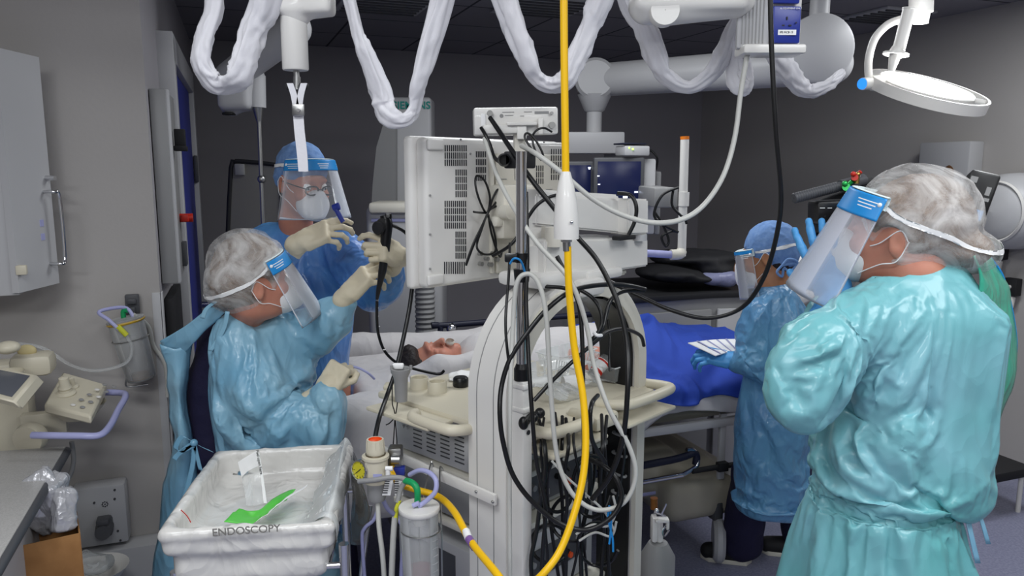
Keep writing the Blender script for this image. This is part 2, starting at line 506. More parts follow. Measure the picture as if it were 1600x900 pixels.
M['sleeve'] = mat('white_textile', '#dcdbe0', 0.75, bump=('noise', 25, 0.25, 0.01))
M['sheet'] = mat('bed_linen', '#c9c6c6', 0.85, bump=('crumple', 7, 0.35, 0.02))
M['blanket'] = mat('royal_blue_cloth', '#2747ab', 0.8, bump=('crumple', 6, 0.3, 0.02))
M['navy'] = mat('navy_scrubs', '#1b1838', 0.8, bump=('noise', 14, 0.4, 0.02))
M['darkpad'] = mat('navy_vinyl', '#161a30', 0.5)
M['bed'] = mat('trolley_plastic', '#a8a293', 0.5)
M['skin'] = mat('skin', '#c98f78', 0.5, var=('#b87562', 18, 0.3), sub=0.1)
M['skin2'] = mat('skin_warm', '#b5805c', 0.5, var=('#a56f4e', 18, 0.3), sub=0.1)
M['glove'] = mat('cream_latex', '#d9ceb4', 0.5, bump=('noise', 40, 0.3, 0.004))
M['bglove'] = mat('blue_nitrile', '#4f9ad6', 0.45, bump=('noise', 40, 0.3, 0.004))
M['maskc'] = mat('mask_white', '#dfe0e2', 0.8)
M['capb'] = mat('blue_cap_cloth', '#5a80b8', 0.85, var=('#7c9dcb', 60, 0.3), bump=('noise', 50, 0.5, 0.005))
M['hair'] = mat('brown_hair', '#5a4433', 0.6, var=('#7e6347', 50, 0.3), bump=('noise', 70, 0.7, 0.01))
M['hairb'] = mat('blonde_brown_hair', '#80654a', 0.6, var=('#5c4230', 30, 0.3), bump=('noise', 70, 0.7, 0.01))
M['hairk'] = mat('black_hair', '#221a18', 0.6, bump=('noise', 90, 0.6, 0.01))
M['gauze'] = gauze('white_gauze', '#ecebea', 0.33)
M['film'] = clearfilm('clear_visor', '#f4f8ff', 0.07, 0.06)
M['filmh'] = clearfilm('hazy_visor', '#e8ecf6', 0.18, 0.12)
M['clear'] = clearfilm('clear_plastic', '#eef0f0', 0.2, 0.08)
M['label'] = mat('visor_blue_label', '#1e8ad2', 0.4)
M['foam'] = mat('white_foam', '#dfeef0', 0.8)
M['glass'] = clearfilm('lead_glass', '#8a8880', 0.45, 0.05)


def gown_mat(name, c1, c2, scale=3.0, bs=13, rough=0.36):
    m = mat(name, c1, rough, bump=('crumple', bs, 0.42, 0.022), var=(c2, scale, 0.2), coat=0.2)
    return m


M['gownR'] = gown_mat('aqua_film_gown', '#85bbc8', '#66b2b4', 3.0, 7)
M['gownRi'] = gown_mat('green_film_gown', '#46b394', '#3fa68c', 3)
M['gownL'] = gown_mat('blue_film_gown', '#93bccf', '#75abc9', 5, 8)
M['gownM'] = gown_mat('cornflower_film_gown', '#5592cb', '#5c82c8', 4, 13)
M['gownB'] = gown_mat('blue_grey_film_gown', '#5f98bb', '#5484b0', 5, 16)

# ---------------------------------------------------------------- the room
U = V(math.cos(math.radians(20.7)), math.sin(math.radians(20.7)), 0)
W = V(-U.y, U.x, 0)                                   # towards the back wall
A = V(-2.39, 5.90, 0); C_ = V(1.81, 7.49, 0); B = V(-1.30, 2.80, 0)
H = 2.7


def wallseg(name, a, b, th=0.12, z0=0, z1=H, m=None, side=1, flat=True):
    a = Vector(a); b = Vector(b); d = (b - a); n = V(-d.y, d.x, 0).normalized() * th * side
    mb = MB(); q = [a, b, b + n, a + n]
    vs = [(p.x, p.y, z0) for p in q] + [(p.x, p.y, z1) for p in q]
    mb.add(vs, [(0, 1, 5, 4), (1, 2, 6, 5), (2, 3, 7, 6), (3, 0, 4, 7), (0, 3, 2, 1), (4, 5, 6, 7)], True)
    return mb.build(name, m or M['wall'], kind='structure')


RW = V(0.3539, -0.9353, 0)
R2 = C_ + RW * 11
L2 = B - U * 2.6
wallseg('wall_back', A - U * 0.1, C_, m=M['wall_shaded'])
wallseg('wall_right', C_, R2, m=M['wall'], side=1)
wallseg('wall_left', B, A, m=M['wall_shaded'], th=0.15, side=1)
wallseg('wall_front', L2, B + U * 0.0, m=M['wall'], th=0.1, side=1)
wallseg('wall_side', (-4.5, -2.8, 0), L2, m=M['wall'])
wallseg('wall_rear', R2, (-4.5, -2.8, 0), m=M['wall'])
mb = MB(); mb.box((0.6, 2.5, -0.05), (11, 11.5, 0.1), bev=0); mb.build('floor', M['floor'], kind='structure')
# ceiling: tiles with thin seams, drawn in the room's own directions
cm = mat('ceiling_tile', '#8c8a90', 0.9); nt = cm.node_tree
tc = nt.nodes.new('ShaderNodeTexCoord'); mp = nt.nodes.new('ShaderNodeMapping'); mp.inputs['Rotation'].default_value = (0, 0, -math.radians(20.7))
br = nt.nodes.new('ShaderNodeTexBrick'); br.offset = 0; br.inputs['Scale'].default_value = 1
br.inputs['Brick Width'].default_value = 0.6; br.inputs['Row Height'].default_value = 0.6; br.inputs['Mortar Size'].default_value = 0.008
br.inputs['Color1'].default_value = lin('#8c8a90'); br.inputs['Color2'].default_value = lin('#868489'); br.inputs['Mortar'].default_value = lin('#3c3b40')
nt.links.new(tc.outputs['Object'], mp.inputs[0]); nt.links.new(mp.outputs[0], br.inputs[0]); nt.links.new(br.outputs[0], nt.nodes['Principled BSDF'].inputs['Base Color'])
mb = MB(); mb.box((0.6, 2.5, H + 0.05), (11, 11.5, 0.1), bev=0); mb.build('ceiling', cm, kind='structure')
RU = Matrix((U, W, V(0, 0, 1))).transposed()   # 3x3 rotation: x along U, y along W

# ceiling diffusers
for (p, s, lab) in ((atz(850, 8, H), 0.5, 'dark square ceiling vent above the yellow hose'), (atz(600, 4, H), 0.5, 'square ceiling vent above the second white sleeve loop'), (atz(1385, 22, H), 0.4, 'dark ceiling vent beside the surgical lamp')):
    t = thing('ceiling_vent', lab, 'vent', (p.x, p.y, H - 0.03))
    mb = MB(); mb.box((p.x, p.y, H - 0.008), (s, s, 0.016), RU); mb.build('frame', M['lgrey'], t)
    mb = MB()
    for k in range(7):
        c = Vector((p.x, p.y, H - 0.02)) + W * (s * 0.85) * (k / 6 - 0.5); mb.box(c, (s * 0.9, 0.012, 0.012), RU, bev=0.002)
    mb.build('slat', M['dgrey'], t)

# lit ceiling panel far right top
p = atz(1330, 2, 2.69)
# blue door in the left wall with its frame
D1 = (A - B).normalized()


def onleft(Y, off=0.0, z=0.0):
    t = (Y - B.y) / (A.y - B.y); q = B + (A - B) * t; n = V(D1.y, -D1.x, 0); return V(q.x + n.x * off, q.y + n.y * off, z)


LN = V(D1.y, -D1.x, 0); RL = Matrix((D1, -LN, V(0, 0, 1))).transposed()
t = thing('door_1', None, None, onleft(4.5, 0.02)); tag(t, kind='structure')
c = onleft(4.05, 0.02, 1.1); mb = MB(); mb.box(c, (1.3, 0.04, 2.2), RL); mb.build('door_leaf', M['blued'], t)
mb = MB()
for Y in (3.36, 4.74): mb.box(onleft(Y, 0.03, 1.15), (0.10, 0.07, 2.3), RL)
mb.box(onleft(4.05, 0.03, 2.26), (1.56, 0.07, 0.12), RL); mb.build('door_frame', M['lgrey'], t)
mb = MB(); h0 = onleft(4.5, 0.05, 0.95); mb.cyl(h0, h0 + LN * 0.05, 0.02); mb.sphere(h0 + LN * 0.06, 0.028); mb.build('door_handle', M['chrome'], t)
mb = MB()
for z in (0.4, 1.75): mb.box(onleft(4.68, 0.055, z), (0.06, 0.02, 0.16), RL)
mb.build('hinge', M['dgrey'], t)
# steel corner guards beside the near wall corner
mb = MB(); mb.box(B + V(0.0, 0.0, 0.65) - U * 0.014 - W * 0.004, (0.028, 0.006, 1.3), RU, 0.001); mb.box(onleft(2.82, 0.004, 0.65), (0.04, 0.006, 1.3), RL, 0.001); mb.build('trim_1', M['lgrey'], kind='structure')

t = thing('wall_cabinet', 'tall grey panel cabinet mounted beside the blue door', 'cabinet', onleft(3.2, 0.0, 1.32))
mb = MB(); mb.box(onleft(3.06, 0.03, 1.68), (0.40, 0.055, 0.72), RL); mb.build('body', M['grey'], t)
mb = MB(); mb.box(onleft(2.90, 0.062, 1.68), (0.05, 0.012, 0.72), RL); mb.build('edge_strip', M['lgrey'], t)
mb = MB(); mb.box(onleft(3.18, 0.065, 1.40), (0.07, 0.02, 0.1), RL); mb.build('latch', M['dgrey'], t)
mb = MB(); mb.box(onleft(3.08, 0.02, 0.66), (0.42, 0.03, 1.2), RL); tag(mb.build('recess_dark_sheet', M['blackm'], None), 'dark low sheet standing in for the dark recess below the grey panel cabinet', 'panel')  # black sheet paints the darkness of a recess onto the wall
mb = MB(); mb.box(onleft(3.06, 0.085, 1.87), (0.05, 0.04, 0.07), RL); mb.box(onleft(3.06, 0.085, 1.83), (0.07, 0.05, 0.02), RL); tag(mb.build('soap_dispenser', M['blackm'], None), 'small black dispenser on the grey panel cabinet', 'dispenser')
mb = MB(); q = onleft(3.16, 0.058, 1.55); mb.cyl(q, q + LN * 0.05, 0.018); mb.box(q + LN * 0.02, (0.06, 0.03, 0.03), RL); tag(mb.build('indicator_light', M['red'], None), 'small red indicator on the panel beside the blue door', 'indicator')

# ---- near left wall: everything sits against the line L2-B
def onnear(px, py, off=0.0):
    """point on the near left wall plane seen at px,py, moved off the wall by off"""
    dx = (px - 800) / F; dy = (450 - py) / F; r = Vector((dx, CP + SP * dy, -SP + CP * dy)); o = Vector((0, 0, CAMZ))
    Bo = B - W * off; return o + r * ((Bo - o).dot(W) / r.dot(W))


# wall cupboard top left, hinged door swung a little
t = thing('wall_cupboard', 'white steel cupboard hanging high on the left wall', 'cupboard', onnear(10, 455, 0.2))
a = onnear(-60, 455, 0.32); b = onnear(14, 455, 0.32)
c0 = onnear(-40, 450, 0.2); z1 = onnear(0, 75, 0.3).z; z0 = onnear(20, 462, 0.3).z
def rbox(p, q, d0, d1, z0, z1, bev=0.004):
    """box spanning wall positions p..q (points), between offsets d0..d1 from the wall"""
    m_ = MB(); u0 = (p - B).dot(U); u1 = (q - B).dot(U)
    c = B + U * ((u0 + u1) / 2) - W * ((d0 + d1) / 2); m_.box((c.x, c.y, (z0 + z1) / 2), (abs(u1 - u0), abs(d1 - d0), z1 - z0), RU, bev); return m_
pd = onnear(15, 300, 0.30)
rbox(pd - U * 0.5, pd, 0.005, 0.30, z0, z1).build('body', M['lgrey'], t)
pe = onnear(80, 300, 0.12)
mb = MB(); a = V(pd.x, pd.y, 0) - W * 0.02 + U * 0.004; b = V(pe.x, pe.y, 0)
dd = (b - a); n = V(-dd.y, dd.x, 0).normalized() * 0.022
za = z1 + 0.0; zb = onnear(78, 430, 0.12).z
mb.add([(q.x, q.y, z) for z in (z0 + 0.01, z1) for q in (a, b, b + n, a + n)], [(0, 1, 5, 4), (1, 2, 6, 5), (2, 3, 7, 6), (3, 0, 4, 7), (0, 3, 2, 1), (4, 5, 6, 7)], True)
door = mb.build('door', M['lgrey'], t)
mb = MB(); e = dd.normalized(); hp = a + dd * 0.80; hz = [at(70, 300, hp.y).z, at(70, 412, hp.y).z]
nn = -n.normalized()
mb.tube([V(hp.x, hp.y, hz[0]), V(hp.x, hp.y, hz[0]) + nn * 0.035, V(hp.x, hp.y, hz[0] - 0.02) + nn * 0.04 + e * 0.02, V(hp.x, hp.y, hz[1] + 0.02) + nn * 0.04 + e * 0.02, V(hp.x, hp.y, hz[1]) + nn * 0.035, V(hp.x, hp.y, hz[1])], 0.006, sub=4)
mb.build('handle', M['chrome'], door)
mb = MB(); q = a + dd * 0.9; mb.cyl(V(q.x, q.y, hz[0] + 0.045), V(q.x, q.y, hz[0] + 0.045) + nn * 0.03, 0.009); mb.build('lock', M['chrome'], door)
mb = MB(); q = a + dd * 0.04; mb.box(V(q.x, q.y, hz[1] + 0.0) + nn * 0.008, (0.03, 0.02, 0.03), RU); mb.build('catch', M['cream'], door)
for i, z in enumerate((hz[0] - 0.1, hz[0] - 0.145)):
    mb = MB(); q = a + dd * 0.68; R = Matrix((e, n.normalized(), V(0, 0, 1))).transposed(); mb.box(V(q.x, q.y, z) + nn * 0.001, (0.018, 0.002, 0.022), R, bev=0)
    mb.build('label', M['lilac'], door)

# wall rail clip and suction jar
q = onnear(207, 476, 0.02); mb = MB(); mb.box(q, (0.045, 0.03, 0.075), RU); mb.box(q + V(0, 0, 0.015) - W * 0.02, (0.03, 0.02, 0.02), RU); mb.box(q + V(0, 0, -0.02) - W * 0.02, (0.02, 0.02, 0.03), RU); tag(mb.build('wall_bracket', M['dgrey'], None), 'dark grey clip bracket on left wall above the suction jar', 'bracket')
j0 = onnear(222, 592, 0.1); j1 = onnear(196, 500, 0.1); ax = (j1 - j0).normalized(); L = (j1 - j0).length
t = thing('suction_jar', 'clear suction jar tilted on the left wall, yellow rim and lilac tubes', 'suction jar', j0)
mb = MB(); mb.lathe([(0.001, 0), (0.046, 0), (0.05, 0.006), (0.06, L), (0.056, L), (0.047, 0.01), (0.001, 0.01)], j0, ax); mb.build('canister', M['clear'], t)
mb = MB(); mb.lathe([(0.04, 0.004), (0.046, 0.02), (0.001, 0.03)], j0, ax); mb.build('liquid', mat('amber_liquid', '#a88b6a', 0.3), t)
mb = MB(); mb.lathe([(0.063, L - 0.006), (0.063, L + 0.004), (0.05, L + 0.008), (0.001, L + 0.01)], j0, ax); mb.build('lid', M['clear'], t)
mb = MB(); mb.lathe([(0.0615, L - 0.009), (0.0645, L - 0.004), (0.0615, L + 0.001)], j0, ax); mb.build('rim', mat('amber_rim', '#c9a53a', 0.4), t)
mb = MB(); mb.lathe([(0.06, L * 0.68), (0.0635, L * 0.69), (0.06, L * 0.70)], j0, ax); mb.tube([j0 + ax * 0.0 + V(0.02, 0, -0.02), j0 + V(-0.04, -0.03, -0.02), j0 + V(-0.04, -0.03, 0.01)], 0.003); mb.build('wire_holder', M['steel'], t)
mb = MB(); tp = j0 + ax * L
mb.tube([tp + V(0.03, 0, 0.01), tp + V(0.0, 0, 0.045), onnear(155, 487, 0.14), onnear(170, 500, 0.16), onnear(186, 515, 0.17)], 0.0065); mb.build('tube', M['lilac'], t)
mb = MB(); mb.tube([onnear(184, 510, 0.17), onnear(198, 524, 0.17)], 0.009); mb.build('connector', mat('lime_plastic', '#cfd23a', 0.4), t)
mb = MB(); mb.tube([tp + V(-0.005, 0, 0.0), tp + V(-0.005, 0, 0.03), tp + V(0.01, 0, 0.035)], 0.009); mb.build('elbow', M['green'], t)
mb = MB(); mb.tube([onnear(198, 524, 0.17), onnear(206, 545, 0.17), onnear(195, 568, 0.17), onnear(150, 579, 0.15), onnear(110, 570, 0.12), onnear(70, 545, 0.08), onnear(30, 537, 0.05), onnear(-20, 537, 0.05)], 0.0055)
tag(mb.build('suction_tube', M['clear'], None), 'clear tube looping from the suction jar across the left wall', 'tube')
mb = MB(); mb.tube([tp + V(0.03, 0, 0.02), onnear(232, 510, 0.06), onnear(240, 540, 0.03), onnear(258, 570, 0.03), onnear(262, 620, 0.03)], 0.007); tag(mb.build('wall_tube', M['hose'], None), 'grey tube from the suction jar down by the wall corner', 'tube')

# low ledge and outlet panel
pa = onnear(110, 860, 0); pb = B
rbox(pb - U * 1.4, pb - U * 0.06, 0.0, 0.10, 0.0, onnear(180, 860, 0.1).z).build('trim_2', M['lgrey'], kind='structure')
t = thing('outlet_panel', 'grey wall outlet panel with dark plug low on the left wall', 'outlet panel', onnear(155, 850, 0.05))
zt = onnear(155, 762, 0.09).z; zb = onnear(155, 856, 0.09).z; rbox(onnear(112, 800, 0.09), onnear(198, 800, 0.09), 0.0, 0.08, zb, zt, 0.012).build('plate', M['lgrey'], t)
q = onnear(164, 822, 0.10); mb = MB(); mb.box(q, (0.05, 0.05, 0.07), RU, 0.012); mb.cyl(q, q - W * 0.06, 0.03, 0.026); mb.box(q + V(0, 0, 0.035) - W * 0.03, (0.04, 0.05, 0.02), RU); mb.build('plug', M['dgrey'], t)
mb = MB(); q = onnear(164, 788, 0.082)
for k in range(9):
    a_ = k * PI / 4; r_ = 0.009 if k < 8 else 0; mb.cyl(q + U * r_ * math.cos(a_) + V(0, 0, r_ * math.sin(a_)) - W * 0.001, q + U * r_ * math.cos(a_) + V(0, 0, r_ * math.sin(a_)) + W * 0.004, 0.0022, seg=8)
mb.build('speaker_hole', M['ink'], t)
mb = MB()
for (x, y) in ((147, 786), (179, 780), (179, 766), (184, 830), (188, 845)): q = onnear(x, y, 0.084); mb.cyl(q, q + W * 0.006, 0.004)
mb.build('screw', M['dgrey'], t)

# sloping worktop bottom left with cabinet beneath
zc = 0.9
P = [atz(-60, 708, zc), atz(103, 697, zc), atz(-8, 884, zc), atz(-260, 900, zc)]
t = thing('worktop', 'pale grey laminate worktop in the bottom left corner', 'worktop', (P[2].x - 0.2, P[2].y, 0))
mb = MB(); mb.M = Matrix.Translation((0, 0, zc - 0.03)); e_ = (P[2] - P[1]).normalized(); P2 = P[1] + e_ * 1.2; P3 = P2 + V(-0.9, -0.2, 0); P0 = P[1] - V(0.9, 0.2, 0)
mb.prism([(q.x, q.y) for q in (P0, P[1], P2, P3)], 0.03, bev=0.003); mb.build('top', mat('laminate', '#b2b0ae', 0.4, var=('#a4a2a0', 300, 0.1)), t)
mb = MB(); mb.M = Matrix.Translation((0, 0, zc - 0.034)); mb.tube([P[1] + V(0, 0, -zc + 0.018), P2 + V(0, 0, -zc + 0.018)], 0.014); mb.build('edge_strip', M['dgrey'], t)
mb = MB(); mb.M = Matrix.Translation((0, 0, 0.0)); o_ = V(-0.05, 0, 0)
q1 = P[1] + e_ * 0.16 + o_; mb.prism([(q.x, q.y) for q in (q1 + V(-0.6, -.15, 0), q1, P2 + o_, P3 + V(0.05, 0.1, 0))], zc - 0.036); mb.build('cabinet', M['lgrey'], t)

# cardboard box full of wrapped tubing, under the worktop end
bx = atz(75, 822, 0.62); t = thing('cardboard_box', 'brown cardboard box beside the worktop, stuffed with wrapped supplies', 'box', (bx.x, bx.y, 0.3))
mb = MB(); bc = at(72, 862, 1.98); zt = at(75, 815, 1.9).z; mb_R = Matrix.Rotation(math.radians(32), 3, 'Z'); bs = (0.14, 0.16, 0.26)
def wallbox(m_, c, s, R, th=0.004):
    for (dx, dy, sx, sy) in ((s[0] / 2, 0, th, s[1]), (-s[0] / 2, 0, th, s[1]), (0, s[1] / 2, s[0], th), (0, -s[1] / 2, s[0], th)):
        m_.box(Vector(c) + R @ V(dx, dy, 0), (sx, sy, s[2]), R, bev=0.001)
    m_.box(Vector(c) - V(0, 0, s[2] / 2), (s[0], s[1], th), R, bev=0.001)
cb = at(83, 830, 2.02); zb0 = cb.z - 0.25
wallbox(mb, V(cb.x - 0.01, cb.y, cb.z - 0.12), bs, mb_R); mb.build('carton', M['card'], t)
mb = MB(); q = at(100, 862, 1.97); mb.box(V(cb.x - 0.01, cb.y, cb.z - 0.12) + mb_R @ V(0.0725, -0.01, 0.0), (0.001, 0.07, 0.07), mb_R, bev=0); mb.build('label', M['whiteink'], t)
mb = MB(); mb.text('E7', 0.035, fr(V(cb.x - 0.01, cb.y, cb.z - 0.21) + mb_R @ V(0.0, -0.0825, 0), mb_R @ V(1, 0, 0)) @ Matrix.Rotation(PI / 2, 4, 'X')); mb.build('marking', M['ink'], t)
for i, (px, py, s_) in enumerate(((62, 800, 0.06), (80, 780, 0.065), (96, 795, 0.055), (74, 762, 0.05))):
    S = SDF(0.006); c = at(px, py, 2.02 + 0.02 * (i % 2)); S.box(c, (s_ * 0.55, 0.02, s_ * 0.9), np.array(Euler((0.2, 0.4 * (i - 1.5), 0.5 + i)).to_matrix()), 0.008)
    S.disp = lambda P_, i=i: 0.014 * (ridged(P_ * 22 + i * 9) - 0.6)
    t2 = S.build('wrapped_pack', M['packf'] if 'packf' in M else M.setdefault('packf', mat('foil_wrap', '#c4c4c8', 0.25, metal=0.3, bump=('crumple', 26, 0.6, 0.01))), None, smooth=1)
    tag(t2, 'crumpled %s clear wrapped pack sticking out of the cardboard box' % ('left', 'middle', 'right', 'topmost')[i], 'pack', 'wrapped packs in the cardboard box')
# white bowl on the ledge beyond
q = at(150, 888, 2.46); S_ = MB(); S_.lathe([(0.06, -0.06), (0.1, 0.0), (0.104, 0.004), (0.098, 0.002), (0.056, -0.052), (0.001, -0.052)], q); S_.lathe([(0.001, -0.06), (0.06, -0.06)], q)
S_.lathe([(0.03, -0.3), (0.06, -0.06)], q)
tag(S_.build('pedal_bin', M['white'], None), 'white round bin with rolled rim at the foot of left wall', 'bin')
q = at(150, 880, 2.46); S = SDF(0.006); S.ell(q, (0.055, 0.05, 0.03)); S.ell(q + V(-0.03, -0.01, 0.02), (0.02, 0.02, 0.03)); S.disp = lambda P_: 0.014 * (ridged(P_ * 25) - 0.5)
tag(S.build('crumpled_wrapper', M['clear'], None, smooth=1), 'crumpled clear wrapper lying in the white bin', 'wrapper')

# ---- ultrasound console at the left (joystick panel + monitor + lilac bar)
t = thing('control_console', 'cream control console with joystick and buttons by the left wall', 'console', at(105, 720, 2.35))
pc = [at(68, 632, 2.32), at(142, 650, 2.28), at(167, 600, 2.5), at(98, 580, 2.52)]
mb = MB(); n_ = V(0, 0, -0.03)
mb.add([p_ for p_ in pc] + [p_ + n_ for p_ in pc], [(0, 1, 2, 3), (4, 7, 6, 5), (0, 4, 5, 1), (1, 5, 6, 2), (2, 6, 7, 3), (3, 7, 4, 0)]); ob = mb.build('panel', M['cream'], t)
mb_ = ob.modifiers.new('b', 'BEVEL'); mb_.width = 0.008; mb_.segments = 2
ex = (pc[1] - pc[0]).normalized(); ey = (pc[3] - pc[0]); ey = (ey - ex * ey.dot(ex)).normalized(); ez = ex.cross(ey)
mb = MB(); jj = pc[0].lerp(pc[2], 0.42) + ex * -0.02; mb.lathe([(0.028, 0), (0.03, 0.006), (0.02, 0.012), (0.018, 0.02), (0.021, 0.026), (0.016, 0.034), (0.014, 0.06), (0.001, 0.064)], jj, ez); mb.build('joystick', M['cream'], t)
mb = MB(); jj = pc[0].lerp(pc[2], 0.62) - ex * 0.045; mb.lathe([(0.02, 0), (0.02, 0.01), (0.011, 0.014), (0.010, 0.04), (0.001, 0.043)], jj, ez); mb.build('joystick', M['cream'], t)
for r_ in range(5):
    for c_ in range(2):
        q = pc[0] + ex * (0.082 + 0.035 * c_) + ey * (0.03 + 0.034 * r_) + ez * 0.001
        mb = MB(); mb.sphere(q, (0.009, 0.006, 0.003), 10, Matrix((ex, ey, ez)).transposed()); mb.build('button', M['grey'] if (r_ + c_) % 3 else M['white'], t)
mb = MB(); c0 = (pc[0] + pc[1] + pc[2] + pc[3]) / 4 - V(0, 0, 0.035); mb.lathe([(0.001, -0.05), (0.05, -0.045), (0.085, 0.0)], c0, (0, 0, 1)); mb.cyl(c0 - V(0, 0, .055), c0 - V(0, 0, .045), .018); mb.build('housing', M['cream'], t)
mb = MB(); q0 = at(50, 680, 2.2); mb.tube([q0, at(120, 681, 2.2), at(155, 680, 2.22), at(172, 665, 2.28), at(185, 640, 2.38), at(196, 620, 2.46), at(190, 614, 2.5), at(160, 613, 2.52)], 0.0105, sub=8); mb.build('guard_bar', M['lilac'], t)
mb = MB(); mb.lathe([(0.001, -0.02), (0.045, -0.02), (0.05, 0), (0.045, 0.02), (0.001, 0.02)], at(48, 684, 2.3), (0, 1, 0.1)); mb.box(at(70, 660, 2.42), (0.13, 0.04, 0.07), RU); mb.build('arm', M['cream'], t)
for (x, y, s_) in ((115, 588, 0.018), (140, 588, 0.012)):
    pass
t = thing('console_monitor', 'tilted cream monitor at the left edge, showing its dark screen', 'monitor', at(20, 650, 2.1))
mb = MB(); pc = [at(-45, 610, 2.05), at(22, 628, 2.02), at(58, 585, 2.2), at(-10, 572, 2.24)]; n_ = V(0.01, 0.02, -0.03)
mb.add(pc + [p_ + n_ for p_ in pc], [(0, 1, 2, 3), (4, 7, 6, 5), (0, 4, 5, 1), (1, 5, 6, 2), (2, 6, 7, 3), (3, 7, 4, 0)]); o = mb.build('casing', M['cream'], t); o.modifiers.new('b', 'BEVEL').width = 0.006
cc = sum(pc, V(0, 0, 0)) / 4; nn_ = (pc[1] - pc[0]).cross(pc[3] - pc[0]).normalized()
mb = MB(); mb.add([cc + (p_ - cc) * 0.78 + nn_ * 0.0015 for p_ in pc], [(0, 1, 2, 3)], True); mb.build('screen', mat('grey_screen', '#5d6068', 0.15), t)
mb = MB(); mb.lathe([(0.045, 0.0), (0.04, 0.03), (0.03, 0.035), (0.02, 0.05), (0.018, 0.08)][::-1], at(12, 580, 2.3), (0, 0, -1)); mb.sphere(at(12, 543, 2.3), (0.035, 0.035, 0.02)); mb.build('knob', M['cream'], t)
t = thing('console_column', 'cream and grey equipment column standing behind the console monitor', 'equipment column', (at(40, 640, 2.56).x, 2.45, 0))
mb = MB(); q = at(42, 640, 2.55); zt = at(50, 560, 2.5).z; mb.box((q.x, 2.47, zt / 2), (0.13, 0.1, zt), RU, 0.02); mb.build('column', M['cream'], t)
mb = MB(); q = at(52, 568, 2.42); mb.box(q, (0.12, 0.10, 0.07), RU, 0.02); mb.build('head_box', M['cream'], t)
mb = MB(); q = at(42, 548, 2.42); mb.sphere(q, (0.03, 0.02, 0.02)); mb.build('foam_grip', mat('yellow_foam', '#c8b98a', 0.8), t)
mb = MB(); mb.tube([at(112, 690, 2.5), at(115, 720, 2.5), at(108, 745, 2.5), at(95, 755, 2.48)], 0.008); tag(mb.build('coiled_cord', M['grey'], None), 'grey cord hanging under the control console', 'cord')
# ---------------------------------------------------------------- far equipment
# X-ray column with maker's name
cx = at(640, 300, 4.9)
RX = Matrix.Rotation(math.radians(4), 3, 'Z')
t = thing('xray_column', 'tall grey imaging column with green lettering at its top', 'imaging column', (cx.x, 4.9, 0))
mb = MB(); xl = at(612, 300, 4.8).x; xr = at(676, 300, 4.8).x; zt = at(640, 152, 4.8).z
mb.box(((xl + xr) / 2, 4.9, zt / 2), (xr - xl, 0.24, zt), None, 0.02, 4); mb.build('column', M['lgrey'], t)
mb = MB(); mb.text('SIEMENS', 0.062, Matrix.Translation(V(at(643, 165, 4.775).x, 4.775, at(643, 165, 4.775).z)) @ Matrix.Rotation(PI / 2, 4, 'X'), bold=True); mb.build('lettering', M['teal_ink'], t)
mb = MB()   # leaning side cowl with a curved front edge
q = [at(x, y, 4.7) for x, y in ((618, 165), (600, 190), (588, 230), (582, 290), (580, 330), (618, 330))]
b_ = bmesh.new(); v0 = [b_.verts.new(p_) for p_ in q]; v1 = [b_.verts.new(p_ + V(0, 0.3, 0)) for p_ in q]; b_.faces.new(v0); b_.faces.new(v1[::-1])
for i in range(6): b_.faces.new((v0[i], v0[(i + 1) % 6], v1[(i + 1) % 6], v1[i]))
bmesh.ops.recalc_face_normals(b_, faces=b_.faces); b_.verts.index_update(); mb.bm(b_, True); mb.build('cowl', M['grey'], t)
t = thing('imaging_cabinet', 'wide grey imaging generator cabinet behind the scope, blue stripe', 'cabinet', (at(625, 500, 4.4).x, 4.4, 0))
mb = MB(); xl = at(572, 400, 4.25).x; xr = at(690, 400, 4.25).x; zt = at(620, 322, 4.25).z; mb.box(((xl + xr) / 2, 4.42, zt / 2), (xr - xl, 0.34, zt), None, 0.04, 4); mb.build('body', M['lgrey'], t)
mb = MB(); q = at(617, 344, 4.245); mb.box(q, (0.26, 0.006, 0.018), None, 0.002); mb.build('stripe', M['lilac'], t)
mb = MB(); q = at(620, 333, 4.25); mb.box(q + V(0, 0.1, 0.03), (0.3, 0.3, 0.06), None, 0.02); mb.build('shelf', M['white2'], t)
mb = MB(); pts = [V(at(662, 460, 3.9).x, 3.95, z) for z in np.linspace(0.4, at(662, 440, 3.95).z, 60)]; prof = []
for i, p_ in enumerate(pts): prof.append((0.048 + 0.006 * (i % 2), p_.z))
mb.lathe(prof, (pts[0].x, 3.95, 0)); tag(mb.build('corrugated_duct', M['grey'], None), 'vertical grey corrugated hose cover behind the bed', 'duct')

# lead-glass screen hanging behind the standing man
t = thing('lead_glass_shield', 'dark rimmed lead glass screen behind the man in the blue cap', 'screen', at(385, 400, 4.2))
Y = 4.2; oc = [at(x, y, Y) for x, y in ((356, 365), (361, 262), (367, 253), (376, 252), (436, 258), (440, 268), (440, 600), (354, 600))]
mb = MB(); mb.add([p_ for p_ in oc] + [p_ + V(0, 0.012, 0) for p_ in oc], [tuple(range(8)), tuple(range(8, 16))[::-1]] + [(i, i + 8, (i + 1) % 8 + 8, (i + 1) % 8) for i in range(8)], True); mb.build('pane', M['glass'], t)
mb = MB(); mb.tube(oc[::-1][1:] + [oc[-1]][:0], 0.012, sub=2); mb.build('rim', M['blackm'], t)
mb = MB(); mb.box(at(375, 265, Y - 0.01), (0.05, 0.02, 0.06)); mb.build('clip', M['grey'], t)
